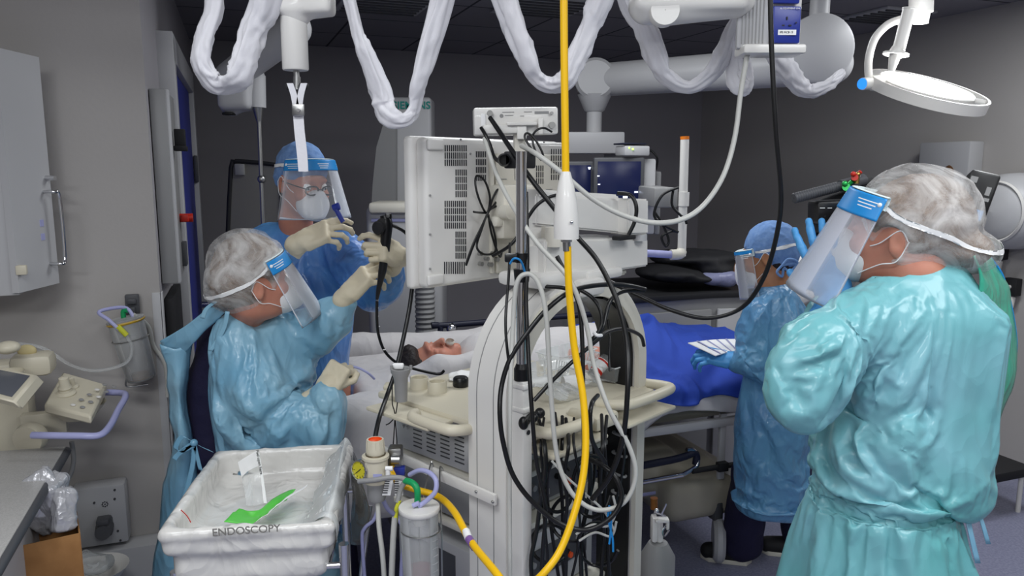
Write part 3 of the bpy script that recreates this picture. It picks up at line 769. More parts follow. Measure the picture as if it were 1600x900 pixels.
# ceiling arm with hanging rod
t = thing('equipment_boom', 'grey jointed ceiling arm with slender rod behind first white loop', 'ceiling arm', at(380, 150, 3.6))
mb = MB(); a = at(460, 45, 3.5); b = at(360, 120, 3.65); S = SDF(0.012); S.cap(a, b, 0.075, 0.07); mb.cyl(at(455, 50, 3.5), at(455, -60, 3.5), 0.05)
S.build('upper_arm', M['lgrey'], t); mb.build('drop_tube', M['lgrey'], t)
S = SDF(0.012); S.box(at(372, 145, 3.65), (0.055, 0.06, 0.06), None, 0.02); S.cap(at(362, 165, 3.65), at(355, 130, 3.65), 0.05, 0.045); S.cap(at(400, 118, 3.65), at(380, 160, 3.65), 0.04); S.build('elbow', M['lgrey'], t)
mb = MB(); mb.box(at(358, 178, 3.62), (0.05, 0.05, 0.012)); mb.build('cap', M['black'], t)
mb = MB(); mb.cyl(at(401, 118, 3.65), at(402, 168, 3.65), 0.04, seg=24); mb.build('socket', M['lgrey'], t)
mb = MB(); q = at(403, 168, 3.65); mb.cyl(q, at(405, 190, 3.65), 0.026, 0.012); mb.cyl(at(405, 188, 3.65), at(412, 372, 3.65), 0.010); mb.sphere(at(409, 280, 3.65), 0.02); mb.build('rod', M['steel'], t)

# ---- big far monitor boom
t = thing('ceiling_boom', 'grey ceiling boom with long arm and two round joints, upper right', 'ceiling boom', at(930, 240, 4.6))
mb = MB(); q = at(930, 125, 4.6); mb.lathe([(0.001, -.09), (0.10, -.09), (0.118, -.07), (0.118, 0.07), (0.10, 0.09), (0.001, 0.09)], q, (0.1, 1, 0), 36); mb.build('joint', M['lgrey'], t)
mb = MB(); S = SDF(0.015); S.cap(at(940, 125, 4.62), at(1300, 100, 3.9), 0.095, 0.10, k=0.03); S.build('long_arm', M['lgrey'], t)
q = at(1277, 77, 3.75); mb = MB(); mb.lathe([(0.001, -.05), (0.145, -.05), (0.158, -.04), (0.158, 0.05), (0.15, 0.06), (0.001, 0.06)], q, (0.05, 1, 0.05), 48); mb.cyl(q + V(0, 0, 0.15), V(q.x, q.y, H), 0.045); mb.build('joint', M['lgrey'], t)
mb = MB(); a = at(929, 148, 4.6); b = at(929, 170, 4.6); c = at(929, 205, 4.6); mb.lathe([(0.10, 0), (0.06, -0.09), (0.045, -0.1), (0.045, -0.22), (0.06, -0.22), (0.06, -0.27)], a, (0, 0, 1)); mb.build('stem', M['lgrey'], t)
mb = MB(); z0 = at(929, 240, 4.5).z; z1 = at(929, 206, 4.5).z; xl = at(880, 220, 4.5).x; xr = at(976, 220, 4.5).x; mb.box(((xl + xr) / 2, 4.6, (z0 + z1) / 2), (xr - xl, 0.22, z1 - z0), None, 0.01); mb.build('crossbar', M['lgrey'], t)
mb = MB(); mb.box(V(at(958, 250, 4.6).x, 4.62, at(958, 255, 4.6).z), (0.1, 0.06, 0.16), None, 0.01); mb.build('drop_bracket', M['grey'], t)

def far_monitor(x0, x1, y0, y1, Y, lab, lights, depth=0.07, side=True):
    a = at(x0, y0, Y); b = at(x1, y1, Y); q = (a + b) / 2
    t = thing('far_monitor', lab, 'monitor', (q.x, Y, b.z))
    mb = MB(); mb.box((q.x, Y + depth / 2, (a.z + b.z) / 2), (b.x - a.x, depth, a.z - b.z), None, 0.01); mb.build('casing', M['dgrey'], t)
    mb = MB(); bw = 0.04; mb.box((q.x, Y - 0.001, (a.z + b.z) / 2), (b.x - a.x - bw, 0.004, a.z - b.z - bw), None, 0.001); s_ = mb.build('screen', M['screen'], t)
    mb = MB()
    for (x, y, s2) in lights: mb.box(at(x, y, Y - 0.004), (s2 * 2.2, 0.002, s2), None, 0)
    if lights: mb.build('display_marks', M['ledw'], s_)
    return t
far_monitor(884, 928, 252, 334, 4.05, 'dark blue far monitor just right of the yellow hose', [(921, 262, 0.006), (921, 264, 0.004), (915, 300, 0.006)])
far_monitor(928, 1006, 246, 320, 3.95, 'dark far monitor left of the white rack side', [(935, 275, 0.005), (936, 288, 0.005), (977, 308, 0.01), (994, 300, 0.008)])
t = thing('monitor_rack', 'light grey rack side panel right of the far monitors', 'rack', (at(1013, 365, 4).x, 4.1, at(1013, 365, 4).z))
a = at(1004, 248, 4.0); b = at(1022, 366, 4.0); mb = MB(); mb.box(((a.x + b.x) / 2 , 4.12, (a.z + b.z) / 2), (b.x - a.x, 0.25, a.z - b.z), None, 0.01); mb.build('side_panel', M['lgrey'], t)
a = at(1020, 268, 4.1); b = at(1026, 366, 4.1); mb = MB(); mb.box(((a.x + b.x) / 2 + 0.012, 4.2, (a.z + b.z) / 2), (0.03, 0.25, a.z - b.z), None, 0.008); mb.build('rear_panel', M['grey'], t)
t = thing('control_box', 'small silver box with two green lights on the far monitor', 'control box', at(988, 246, 3.95))
mb = MB(); mb.box(at(988, 236, 4.0), (0.14, 0.12, 0.05), Matrix.Rotation(0.3, 3, 'Z'), 0.008); mb.build('body', M['lgrey'], t)
mb = MB(); mb.box(at(984, 225, 4.0), (0.13, 0.12, 0.008), Matrix.Rotation(0.3, 3, 'Z'), 0.003); mb.build('lid', M['darkpad'], t)
mb = MB(); mb.sphere(at(983, 231, 3.93), 0.005); mb.sphere(at(989, 233, 3.93), 0.005); mb.build('light', M['ledg'], t)
mb = MB(); mb.tube([at(1006, 232, 4.0), at(1018, 236, 4.0), at(1027, 248, 4.0), at(1025, 265, 4.05)], 0.006); mb.build('cable', M['black'], t)

# ---- white upright pole with orange top and lilac elbow
t = thing('bumper_pole', 'white upright tube with orange top and lilac elbow tube', 'pole', at(1067, 400, 3.5))
mb = MB(); mb.cyl(at(1070, 218, 3.5), at(1065, 400, 3.5), 0.0195, seg=24); mb.build('tube', M['white'], t)
mb = MB(); mb.cyl(at(1069, 300, 3.5), at(1068, 322, 3.5), 0.024, seg=24); mb.build('sleeve', M['white'], t)
mb = MB(); mb.cyl(at(1070, 218, 3.5), at(1070, 213, 3.5), 0.020, seg=24); mb.build('cap', mat('amber_cap', '#e07818', 0.4), t)
mb = MB(); mb.tube([at(1065, 392, 3.5), at(1062, 397, 3.49), at(1048, 398, 3.48)], 0.024, seg=16); mb.build('elbow', M['white2'], t)
mb = MB(); mb.tube([at(1050, 398, 3.48), at(1015, 396, 3.46), at(985, 394, 3.44)], 0.017, seg=16); mb.build('side_tube', M['lilac'], t)
q = at(1045, 308, 3.6); mb = MB(); mb.box(q + V(-0.03, 0.22, 0), (0.11, 0.62, 0.09), None, 0.008); mb.build('bracket', M['grey'], t)
for i, pts in enumerate(([(1060, 293), (1035, 305), (1022, 335), (1035, 350), (1060, 363)], [(1052, 296), (1050, 320), (1062, 335), (1070, 342), (1073, 350)], [(1022, 330), (1035, 350), (1045, 375), (1040, 385), (1034, 370), (1048, 362), (1058, 362)])):
    mb = MB(); mb.tube([at(x, y, 3.42 + 0.01 * i) for x, y in pts], 0.006); tag(mb.build('looped_cable', M['black'], None), ('black cable arching left of the white upright tube', 'short black cable hanging across the white upright tube', 'black cable loop under the others by the white upright tube')[i], 'cable')

# ---- counter against the back with dark bags
zc = 0.98
a = atz(1010, 425, zc); b = atz(1165, 460, zc)
t = thing('base_cabinet', 'grey base cabinets with dark top against the back wall', 'cabinet', ((a.x + b.x) / 2, 4.6, 0))
cc = at(1118, 457, 4.05); cl = cc - U * 0.62; zt = cc.z
mb = MB(); Mx = Matrix.Translation((0, 0, zt - 0.03)); mb.M = Mx
top = [cl, cc, cc + W * 0.1 + U * 0.0, cc + U * 0.5 + W * 0.5, cc + U * 0.5 + W * 0.9, cl + W * 0.9]
cs = cc + V(0.30, 0.04, 0)
mb.prism([(q.x, q.y) for q in (cl, cc, cs, cs + W * 0.7, cl + W * 0.7)], 0.03, bev=0.004); mb.build('top', M['blackm'], t)
mb = MB(); mb.M = Matrix.Translation((0, 0, 0.0)); mb.prism([(q.x, q.y) for q in (cl + W * .02, cc + W * .02, cs + W * .02, cs + W * 0.6, cl + W * 0.6)], zt - 0.032); mb.build('carcass', M['grey'], t)
for k in range(1):
    c = cc - U * (0.30 + 0.40 * k) + W * 0.008; mb = MB(); mb.box((c.x, c.y, zt / 2 - 0.03), (0.56, 0.02, zt - 0.12), RU); mb.build('door', M['grey'], t)
mb = MB(); mb.box(((cc.x + cs.x) / 2, (cc.y + cs.y) / 2 + 0.005, zt / 2 - 0.03), (0.27, 0.02, zt - 0.12), Matrix.Rotation(0.13, 3, 'Z')); mb.build('end_panel', M['lgrey'], t)

def blob(name, label, cat, prims, m, h=0.012, d=(0.02, 9), smooth=1, group=None, k=0.04):
    S = SDF(h)
    for pr in prims:
        S.ell(pr[0], pr[1], np.array(Euler((0, 0, pr[2] if len(pr) > 2 else 0)).to_matrix()), k=k)
    S.disp = lambda P_: d[0] * (ridged(P_ * d[1]) - 0.6)
    return tag(S.build(name, m, None, smooth=smooth), label, cat, group)
blob('padded_bag', 'black padded bag lying on the back counter', 'bag', [(at(1085, 402, 4.3), (0.26, 0.2, 0.045), 0.2), (at(1110, 418, 4.25), (0.12, 0.15, 0.04))], M['blackm'])
blob('padded_bag', 'flat black bag under the padded bag, left end of counter', 'bag', [(at(1040, 425, 4.2), (0.16, 0.2, 0.045), 0.2), (at(1075, 430, 4.25), (0.14, 0.2, 0.03), 0.3)], M['blackm'])
blob('tissue_pack', 'pale lilac crumpled plastic pack on the back counter', 'pack', [(at(1120, 434, 4.15), (0.11, 0.07, 0.04), 0.3), (at(1138, 438, 4.15), (0.05, 0.05, 0.035))], mat('lilac_film', '#8588a8', 0.4, bump=('crumple', 16, 0.4)))
c = at(1152, 420, 4.4); mb = MB(); mb.box(c, (0.24, 0.18, 0.13), RU, 0.003); tag(mb.build('storage_box', mat('dim_cardboard', '#8b5e3f', 0.8), None), 'brown cardboard box on the back counter beside lilac pack', 'box')

# ---- round grey machine on right wall with steel dispenser
def onright(px, py, off=0.0):
    dx = (px - 800) / F; dy = (450 - py) / F; r = Vector((dx, CP + SP * dy, -SP + CP * dy)); o = Vector((0, 0, CAMZ)); n = -U
    Bo = C_ + n * off; return o + r * ((Bo - o).dot(n) / r.dot(n))
q = onright(1485, 242, 0.06); zt = onright(1485, 222, 0.06).z; zb = q.z - 0.32
mb = MB(); t = thing('towel_dispenser', 'steel paper towel dispenser on the right wall behind the camera', 'dispenser', (q.x, q.y, zb))
mb.box((q.x, q.y, (zt + zb) / 2), (0.12, 0.36, zt - zb), RU, 0.01); mb.build('body', M['lgrey'], t)
mb = MB(); q2 = onright(1480, 275, 0.11); mb.sphere(q2, (0.02, 0.07, 0.07)); mb.build('porthole', mat('brown_window', '#6b4a30', 0.4), t)
t = thing('wall_dome', 'large round pale grey housing on right wall at frame edge', 'housing', onright(1600, 385, 0.12))
q = onright(1590, 330, 0.05); mb = MB(); mb.lathe([(0.001, 0.22), (0.10, 0.21), (0.18, 0.17), (0.215, 0.1), (0.22, 0.0), (0.22, -0.0)], q, -U + V(0, 0, 0), 48); mb.build('housing', M['lgrey'], t)
mb = MB(); mb.lathe([(0.16, 0.187), (0.168, 0.195), (0.176, 0.181)], q, -U, 48); mb.build('ring', M['white'], t)
for i, (x, y) in enumerate(((1582, 448), (1562, 392))):
    q = onright(x, y, 0.04); t = thing('wall_valve', ('black wall valve below round housing at right edge', 'black wall fitting behind the bouffant cap')[i], 'valve', q)
    mb = MB(); mb.box(q, (0.05, 0.08, 0.10), RU); mb.build('body', M['blackm'], t)
    mb = MB(); mb.cyl(q + V(0, 0, -0.06), q + V(0, 0, -0.12) - U * 0.01, 0.022); mb.cyl(q - U * 0.02, q - U * 0.08, 0.012); mb.build('nozzle', M['white'], t)

# small shelf trolley at far right
t = thing('step_stool', 'low dark topped stool with white legs by right wall', 'stool', atz(1560, 770, 0))
q = atz(1555, 745, 0.2); mb = MB(); mb.box(V(q.x, q.y + 0.1, 0.22), (0.34, 0.3, 0.05), RU, 0.01); mb.build('top', M['blackm'], t)
for (dx, dy) in ((-0.15, -0.03), (0.15, -0.03), (-0.15, 0.23), (0.15, 0.23)):
    e_ = V(q.x, q.y, 0) + U * dx + W * dy; mb = MB(); mb.cyl(e_, e_ + V(0, 0, 0.2), 0.012); mb.build('leg', M['white'], t)
# white curtain/door edge at the far right

# round examination lamp head seen between the two gowned figures
t = thing('examination_lamp', 'round white lamp head behind the person in blue cap', 'lamp', at(1240, 440, 3.7))
q = at(1240, 436, 3.7); mb = MB(); mb.lathe([(0.001, 0.02), (0.10, 0.015), (0.125, 0.0), (0.13, -0.02), (0.12, -0.03), (0.001, -0.03)], q, (-0.2, -1, 0.35), 40); mb.build('head', M['white'], t)
mb = MB(); mb.box(at(1238, 428, 3.66), (0.02, 0.01, 0.02)); mb.build('indicator', M['led'], t)
mb = MB(); mb.tube([q, q + V(0.05, 0.1, -0.2), V(q.x + 0.1, q.y + 0.15, 0.5), V(q.x + 0.1, q.y + 0.15, 0.02)], 0.015); mb.build('stand', M['lgrey'], t)

# ---------------------------------------------------------------- ceiling-hung things nearer the camera
# festooned white sleeve
LP = [[(332, -130, 17), (333, 0, 17), (321, 52, 16), (317, 96, 17), (332, 126, 19), (352, 131, 16), (376, 118, 18), (386, 88, 17), (396, 45, 18), (416, 0, 19), (440, -90, 18)],
      [(520, -90, 10), (546, 0, 11), (562, 57, 11), (573, 85, 14), (592, 138, 18), (599, 166, 19), (612, 184, 14), (632, 189, 9), (644, 176, 10), (650, 155, 10), (655, 130, 12), (667, 85, 16), (691, 0, 17), (712, -100, 17)],
      [(755, -90, 17), (788, 0, 18), (806, 50, 18), (822, 90, 15), (838, 120, 12), (860, 133, 12), (884, 124, 14), (902, 88, 15), (921, 42, 15), (938, 0, 17), (965, -90, 17)],
      [(955, -90, 12), (982, 0, 13), (1003, 38, 15), (1024, 87, 16), (1040, 118, 12), (1077, 136, 10), (1106, 120, 12), (1124, 93, 14), (1141, 55, 12), (1156, 15, 11), (1172, -90, 12)],
      [(1152, 20, 8), (1150, 90, 10), (1147, 128, 11), (1159, 139, 10), (1171, 126, 9), (1167, 90, 9), (1160, 30, 8)],
      [(1196, -40, 10), (1208, 60, 12), (1216, 90, 13), (1230, 112, 14), (1248, 132, 12), (1268, 142, 10), (1292, 134, 9), (1307, 122, 8), (1320, 112, 5)]]
t = thing('cable_sleeve', 'long white textile cable sleeve looping down from the ceiling', 'cable sleeve', at(800, -200, 1.85))
mat_s = M['sleeve']
for i, lp in enumerate(LP):
    D = 1.85 if i < 3 else 2.05; mb = MB()
    mb.tube([at(x, y, D) + V(0, (0.01 * math.sin(j * 1.7)), 0) for j, (x, y, r) in enumerate(lp)], [r * 1.12 * D / F for x, y, r in lp], seg=40, sub=10, fold=0.55, seed=i, flatx=0.62)
    mb.build('sleeve_loop', mat_s, t, sharp=3)
mb = MB(); za = at(800, -80, 1.85).z + 0.06; mb.box((-0.05, 1.85, min(za + 0.1, 2.6)), (1.6, 0.05, 0.05)); mb.box((-0.6, 1.85, 2.6), (0.05, 0.05, 0.2)); mb.box((0.5, 1.85, 2.6), (0.05, 0.05, 0.2)); mb.build('track', M['lgrey'], t)

# ceiling lift hoist with hanging strap
Y = 1.9
t = thing('ceiling_hoist', 'white ceiling hoist with hanging webbing strap and steel buckle', 'hoist', at(465, 280, Y))
mb = MB(); q = at(462, 110, Y); q1 = at(462, 27, Y); r_ = 19.5 * Y / F; mb.lathe([(0.001, 0), (r_ - 0.002, 0), (r_, 0.003), (r_, q1.z - q.z)], q); mb.build('cylinder', M['white'], t)
mb = MB(); S = SDF(0.006); S.cap(at(465, -80, Y), at(462, 22, Y), 0.034, k=0.01); S.box(at(478, -20, Y), (0.055, 0.03, 0.055), None, 0.008, k=0.01); S.ell(at(492, 2, Y), (0.035, 0.034, 0.036), k=0.02); S.build('housing', M['white'], t)
mb = MB(); mb.cyl(at(463, 110, Y), at(464, 128, Y), 0.007); mb.cyl(at(464, 120, Y), at(464, 140, Y), 0.009, seg=12); mb.build('swivel', M['steel'], t)
mb = MB(); mb.box(at(464, 135, Y), (0.055, 0.012, 0.016)); mb.build('cross_piece', M['blackm'], t)
mb = MB()
a1 = [[at(x + s_, y, Y - 0.012) for s_ in (-5, 5)] for (x, y) in ((453, 130), (459, 148), (463, 170), (463, 178))]
b1 = [[at(x + s_, y, Y - 0.012) for s_ in (-5, 5)] for (x, y) in ((475, 130), (470, 148), (467, 170), (466, 178))]
mb.sheet(a1, 0.002, 4); mb.sheet(b1, 0.002, 4)
mb.sheet([[at(x - 8 + w_, y, Y - 0.012), at(x + 8 - w_, y, Y - 0.012)] for x, y, w_ in ((466, 178, 0), (468, 205, 0), (472, 240, 0), (474, 268, 0.5))], 0.002, 5)
mb.build('strap', M['sleeve'], t)
mb = MB(); mb.box(at(466, 172, Y - 0.02), (0.03, 0.008, 0.028), None, 0.003); mb.build('buckle', M['steel'], t)
mb = MB(); mb.cyl(at(466, 172, Y - 0.024), at(466, 172, Y - 0.030), 0.004); mb.build('rivet', M['chrome'], t)

# pendant arm, column with sockets
Y = 1.9
t = thing('medical_pendant', 'white ceiling pendant arm and column with blue power sockets', 'pendant', at(1205, 80, Y))
S = SDF(0.006); S.cap(at(1010, 12, Y), at(1160, 2, Y), 0.04, 0.03, k=0.02); S.box(at(1075, -10, Y), (0.12, 0.035, 0.03), None, 0.012); S.cap(at(1040, 18, Y), at(1150, 18, Y), 0.03, 0.012); S.build('arm', M['white'], t)
mb = MB(); q = at(1038, 17, Y - 0.035); mb.lathe([(0.001, 0.012), (0.033, 0.012), (0.035, 0.009), (0.035, -0.02)], q, (0, -1, 0), 36); mb.build('joint_cap', M['white'], t)
RP = Matrix.Rotation(math.radians(28), 3, 'Z')
cxp = at(1205, 60, Y + 0.03); z0 = at(1205, 76, Y).z
px0 = at(1180, 40, Y)
mb = MB(); mb.box(V(px0.x + 0.0, Y + 0.02, z0 + 0.25), (0.075, 0.06, 0.5), Matrix.Rotation(-0.25, 3, 'Z'), 0.006); mb.build('column', M['lgrey'], t)
mb = MB()
for k in range(7): mb.box(V(px0.x, Y + 0.02, z0 + 0.25) + Matrix.Rotation(-0.25, 3, 'Z') @ V(-0.025 + 0.008 * k, -0.031, 0), (0.002, 0.002, 0.48), Matrix.Rotation(-0.25, 3, 'Z'), 0)
mb.build('rib', M['grey'], t)
pq = at(1224, 40, Y); mb = MB(); mb.box(V(pq.x + 0.002, Y + 0.02, z0 + 0.25), (0.07, 0.06, 0.5), Matrix.Rotation(0.1, 3, 'Z'), 0.004); mb.build('side_column', M['white'], t)
mb = MB(); mb.prism([(0, 0)], 0) if False else mb.box(V(at(1205, 78, Y).x, Y + 0.012, z0 - 0.004), (0.148, 0.085, 0.022), None, 0.006); mb.build('base_plate', M['white'], t)
for i, (y0, y1) in enumerate(((10, 68), (-50, 6))):
    a = at(1206, y0, Y - 0.02); b = at(1249, y1, Y - 0.02); c = (a + b) / 2
    mb = MB(); mb.box(c, (b.x - a.x, 0.012, a.z - b.z), Matrix.Rotation(0.1, 3, 'Z'), 0.004); so = mb.build('socket_plate', M['socket'], t)
    mb = MB(); Mt = Matrix.Translation(c + V(0, -0.0075, 0)) @ Matrix.Rotation(PI / 2, 4, 'X')
    mb.text('MEDICAL EQUIPMENT ONLY', 0.0052, Mt @ Matrix.Translation((0, 0.036, 0)), 0.0003); mb.build('lettering', M['whiteink'], so)
    mb = MB()
    for (dx, dz, sx, sz) in ((0, 0.014, 0.003, 0.007), (-0.008, -0.002, 0.006, 0.003), (0.008, -0.002, 0.006, 0.003), (-0.022, 0.004, 0.003, 0.003), (0.022, 0.004, 0.003, 0.003)): mb.box(c + V(dx, -0.007, dz), (sx, 0.002, sz), None, 0)
    mb.build('socket_hole', M['ink'], so)
    mb = MB(); mb.box(c + V(0, -0.007, -0.018), (0.046, 0.002, 0.012), None, 0); mb.build('label', M['whiteink'], so)
    mb = MB(); mb.text('IPS MCB 13', 0.0065, Mt @ Matrix.Translation((0, -0.018, 0.001)), 0.0003); mb.build('lettering', M['ink'], so)

# surgical lamp, face tipped up
Y = 2.2
q = at(1450, 137, Y); nrm = V(0.16, -0.36, 0.92).normalized()
ax_ = V(1, 0.0, 0); ax_ = (ax_ - nrm * ax_.dot(nrm)).normalized(); ay = nrm.cross(ax_)
ro = 88 * Y / F; ri = 70 * Y / F
t = thing('surgical_lamp', 'white round surgical lamp glowing, hung at upper right', 'surgical lamp', q)
def ring(r0, r1, h0, h1, c=q, seg=56):
    mb = MB(); mb.lathe([(r0, h0), (r1, h0), (r1, h1), (r0, h1), (r0, h0)], c, nrm, seg); return mb
ring(ro - 0.006, ro, -0.026, 0.004).build('outer_ring', M['white'], t)
cq = q + ax_ * -0.005
mb = MB(); mb.lathe([(0.001, -0.03), (ri * 0.9, -0.03), (ri, -0.02), (ri, 0.004), (ri - 0.004, 0.006)], cq, nrm, 56); mb.build('lamp_head', M['white'], t)
mb = MB(); mb.lathe([(0.001, 0.012), (ri * 0.6, 0.010), (ri - 0.004, 0.006)], cq, nrm, 56); mb.build('lens', M['lamp'], t)
for a_ in (0.25, PI - 0.3, 2.9 + 0.5, -0.25):
    mb = MB(); e_ = ax_ * math.cos(a_) + ay * math.sin(a_); mb.cyl(q + e_ * (ri - 0.01) - nrm * 0.01, q + e_ * (ro - 0.003) - nrm * 0.01, 0.010)
    mb.build('spoke', M['white'], t)
mb = MB(); hb = at(1362, 130, Y); mb.cyl(hb, at(1348, 131, Y - 0.01), 0.017, seg=24); mb.cyl(hb, at(1378, 130, Y), 0.02, 0.024, seg=24); hbp = mb.build('hub', M['white'], t)
mb = MB(); mb.cyl(at(1348, 131, Y - 0.01), at(1346.5, 131, Y - 0.012), 0.015, seg=24); mb.build('button', M['led'], hbp)
mb = MB(); mb.tube([at(1358, 125, Y), at(1357, 95, Y), at(1366, 62, Y), at(1385, 40, Y), at(1405, 31, Y), at(1425, 28, Y)], 0.0105, seg=14, sub=8); mb.build('yoke', M['white'], t)
mb = MB(); a = at(1392, 112, Y - 0.06); b = at(1399, 85, Y - 0.06); c = at(1404, 78, Y - 0.06); d = at(1421, 13, Y - 0.06); mb.cyl(a, b, 0.008, 0.016); mb.cyl(b, c, 0.019, 0.02, seg=24); mb.cyl(at(1399.5, 86, Y - .06), at(1400.2, 83, Y - .06), 0.033, seg=32); mb.cyl(c, d, 0.0165, seg=24); mb.cyl(at(1420.5, 15, Y - .06), d, 0.018, seg=24); mb.build('handle', M['white'], t)
mb = MB(); a = at(1439, 20, Y); mb.cyl(a, at(1441, -120, Y), 0.031, seg=28); mb.cyl(at(1437, 36, Y), a, 0.022, 0.024, seg=28); mb.cyl(V(at(1441, -100, Y).x, Y, 2.35), V(at(1441, -100, Y).x, Y, H), 0.03); mb.build('stem', M['white'], t)
area('lamp_light', q + nrm * 0.03, (2 * ri, 2 * ri), 4, (0.95, 0.98, 1), target=q + nrm, shape='DISK')

# yellow air hose with white weight
Y = 1.62
t = thing('yellow_hose', 'yellow gas hose dropping from the ceiling through a white weighted cone', 'hose', at(880, 880, 1.5))
mb = MB(); mb.tube([at(881, -150, Y), at(881, 0, Y), at(882, 120, Y), at(884, 280, Y)], 0.0078, seg=16); mb.build('upper_hose', M['yellow'], t)
mb = MB(); mb.tube([at(887, 385, Y), at(889, 450, Y), at(897, 540, Y), at(911, 620, Y - 0.02), at(915, 700, Y - 0.05), at(906, 770, Y - 0.08), at(880, 850, Y - 0.12), at(850, 895, Y - 0.15), at(800, 940, Y - 0.15)], 0.0078, seg=16, sub=10); mb.build('lower_hose', M['yellow'], t)
mb = MB(); a = at(885, 373, Y); b = at(884, 268, Y); axx = (b - a).normalized(); L = (b - a).length; r_ = 19.5 * Y / F
mb.lathe([(0.001, 0), (r_, 0), (r_, 0.006), (r_ * 1.02, 0.012), (r_ * 1.0, L * 0.3), (r_ * 0.88, L * 0.55), (r_ * 0.65, L * 0.8), (r_ * 0.42, L * 0.96), (r_ * 0.36, L), (0.001, L)], a, axx, 32); wt = mb.build('weight', M['white'], t)
mb = MB(); q_ = at(893, 347, Y - 0.026); mb.sphere(q_, 0.0038); mb.build('screw', M['chrome'], wt)
mb = MB(); mb.cyl(at(885, 374, Y), at(886, 392, Y), 0.0085, seg=18); mb.cyl(at(885, 374, Y), at(885, 378, Y), 0.012, seg=6); mb.build('ferrule', M['steel'], t)
# second yellow hose, lower left
t = thing('yellow_hose', 'lower yellow hose with vacuum sticker between suction jar and cart', 'hose', at(700, 880, 1.7))
mb = MB(); mb.tube([at(600, 730, 1.85), at(625, 755, 1.84), at(650, 765, 1.83), at(685, 776, 1.82), at(710, 800, 1.72), at(735, 845, 1.62), at(775, 895, 1.5), at(800, 930, 1.45)], 0.0085, seg=16, sub=8); mb.build('tubing', M['yellow'], t)
mb = MB(); mb.tube([at(732, 841, 1.625), at(738, 850, 1.61), at(742, 856, 1.60)], 0.0092, seg=16); mb.build('band', mat('violet_band', '#7a5a96', 0.4), t)
mb = MB(); mb.tube([at(728, 830, 1.65), at(732, 841, 1.625)], 0.0091, seg=16); mb.build('sticker', M['whiteink'], t)
mb = MB(); q_ = at(757, 874, 1.545); mb.text('VACUUM', 0.012, fr(q_, at(775, 895, 1.5) - at(742, 856, 1.60), V(0, -1, 0.5))); mb.build('lettering', M['ink'], t)

# long hoses and cables crossing the view
def cable(name, label, pts, r, m, cat='cable', seg=10, sub=8):
    mb = MB(); mb.tube([at(*p_) for p_ in pts], r, seg=seg, sub=sub); return tag(mb.build(name, m, None), label, cat)
cable('grey_hose', 'pale grey hose sweeping from pendant to the top of the monitor', [(1168, 84, 1.9), (1158, 140, 1.9), (1148, 215, 1.88), (1130, 275, 1.85), (1100, 320, 1.83), (1065, 343, 1.8), (1020, 348, 1.8), (970, 335, 1.8), (925, 310, 1.8), (880, 272, 1.8), (840, 242, 1.82), (815, 228, 1.9)], 0.0062, M['hose'], 'hose')
cable('black_cable', 'long black cable hanging from the blue sockets and curving to the cart', [(1203, -60, 1.8), (1205, 60, 1.8), (1212, 200, 1.8), (1220, 300, 1.82), (1215, 360, 1.85), (1195, 430, 1.9), (1160, 480, 1.95), (1105, 497, 1.98), (1050, 485, 2.0), (1000, 463, 2.05), (950, 440, 2.08), (915, 428, 2.1)], 0.0058, M['black'])

# ---------------------------------------------------------------- patient trolley
E0 = V(-0.56, 2.66, 0)
def bd(u, v, z): return E0 + U * u + W * v + V(0, 0, z)
t = thing('patient_trolley', 'hospital patient trolley with cream base and navy rails', 'patient trolley', bd(1.0, 0.45, 0))
mb = MB(); mb.box(bd(1.0, 0.43, 0.70), (2.0, 0.8, 0.05), RU, 0.02); mb.build('deck', M['bed'], t)
mb = MB(); mb.box(bd(1.0, 0.43, 0.775), (2.0, 0.82, 0.11), RU, 0.035, 4); mb.build('mattress', M['darkpad'], t)
S = SDF(0.02); S.box(bd(1.0, 0.43, 0.36), (0.62, 0.24, 0.05), np.array(RU), 0.03, k=0.05); S.box(bd(1.55, 0.43, 0.30), (0.16, 0.36, 0.05), np.array(RU), 0.05, k=0.06); S.box(bd(0.4, 0.43, 0.30), (0.16, 0.36, 0.05), np.array(RU), 0.05, k=0.06); S.box(bd(1.35, 0.43, 0.42), (0.1, 0.2, 0.04), np.array(RU), 0.03, k=0.05)
S.build('base_cover', M['bed'], t, smooth=2)
mb = MB(); mb.box(bd(1.28, 0.13, 0.32), (0.18, 0.004, 0.016), RU); mb.build('stripe', M['lilac'], t)
for u_ in (0.55, 1.35): mb = MB(); mb.cyl(bd(u_, 0.43, 0.4), bd(u_, 0.43, 0.7), 0.05, 0.045, seg=24); mb.build('lift_column', M['bed'], t)
for (u_, v_) in ((0.35, 0.02), (0.35, 0.84), (1.6, 0.02), (1.6, 0.84)):
    mb = MB(); c = bd(u_, v_, 0.10); mb.lathe([(0.001, -0.025), (0.085, -0.025), (0.1, -0.01), (0.1, 0.01), (0.085, 0.025), (0.001, 0.025)], c, U * 0.85 - W * 0.5, 32); wh = mb.build('wheel', M['lgrey'], t)
    mb = MB(); mb.box(bd(u_, v_ * 0.9 + 0.04, 0.235), (0.05, 0.08, 0.1), RU, 0.015); mb.build('fork', M['dgrey'], wh)
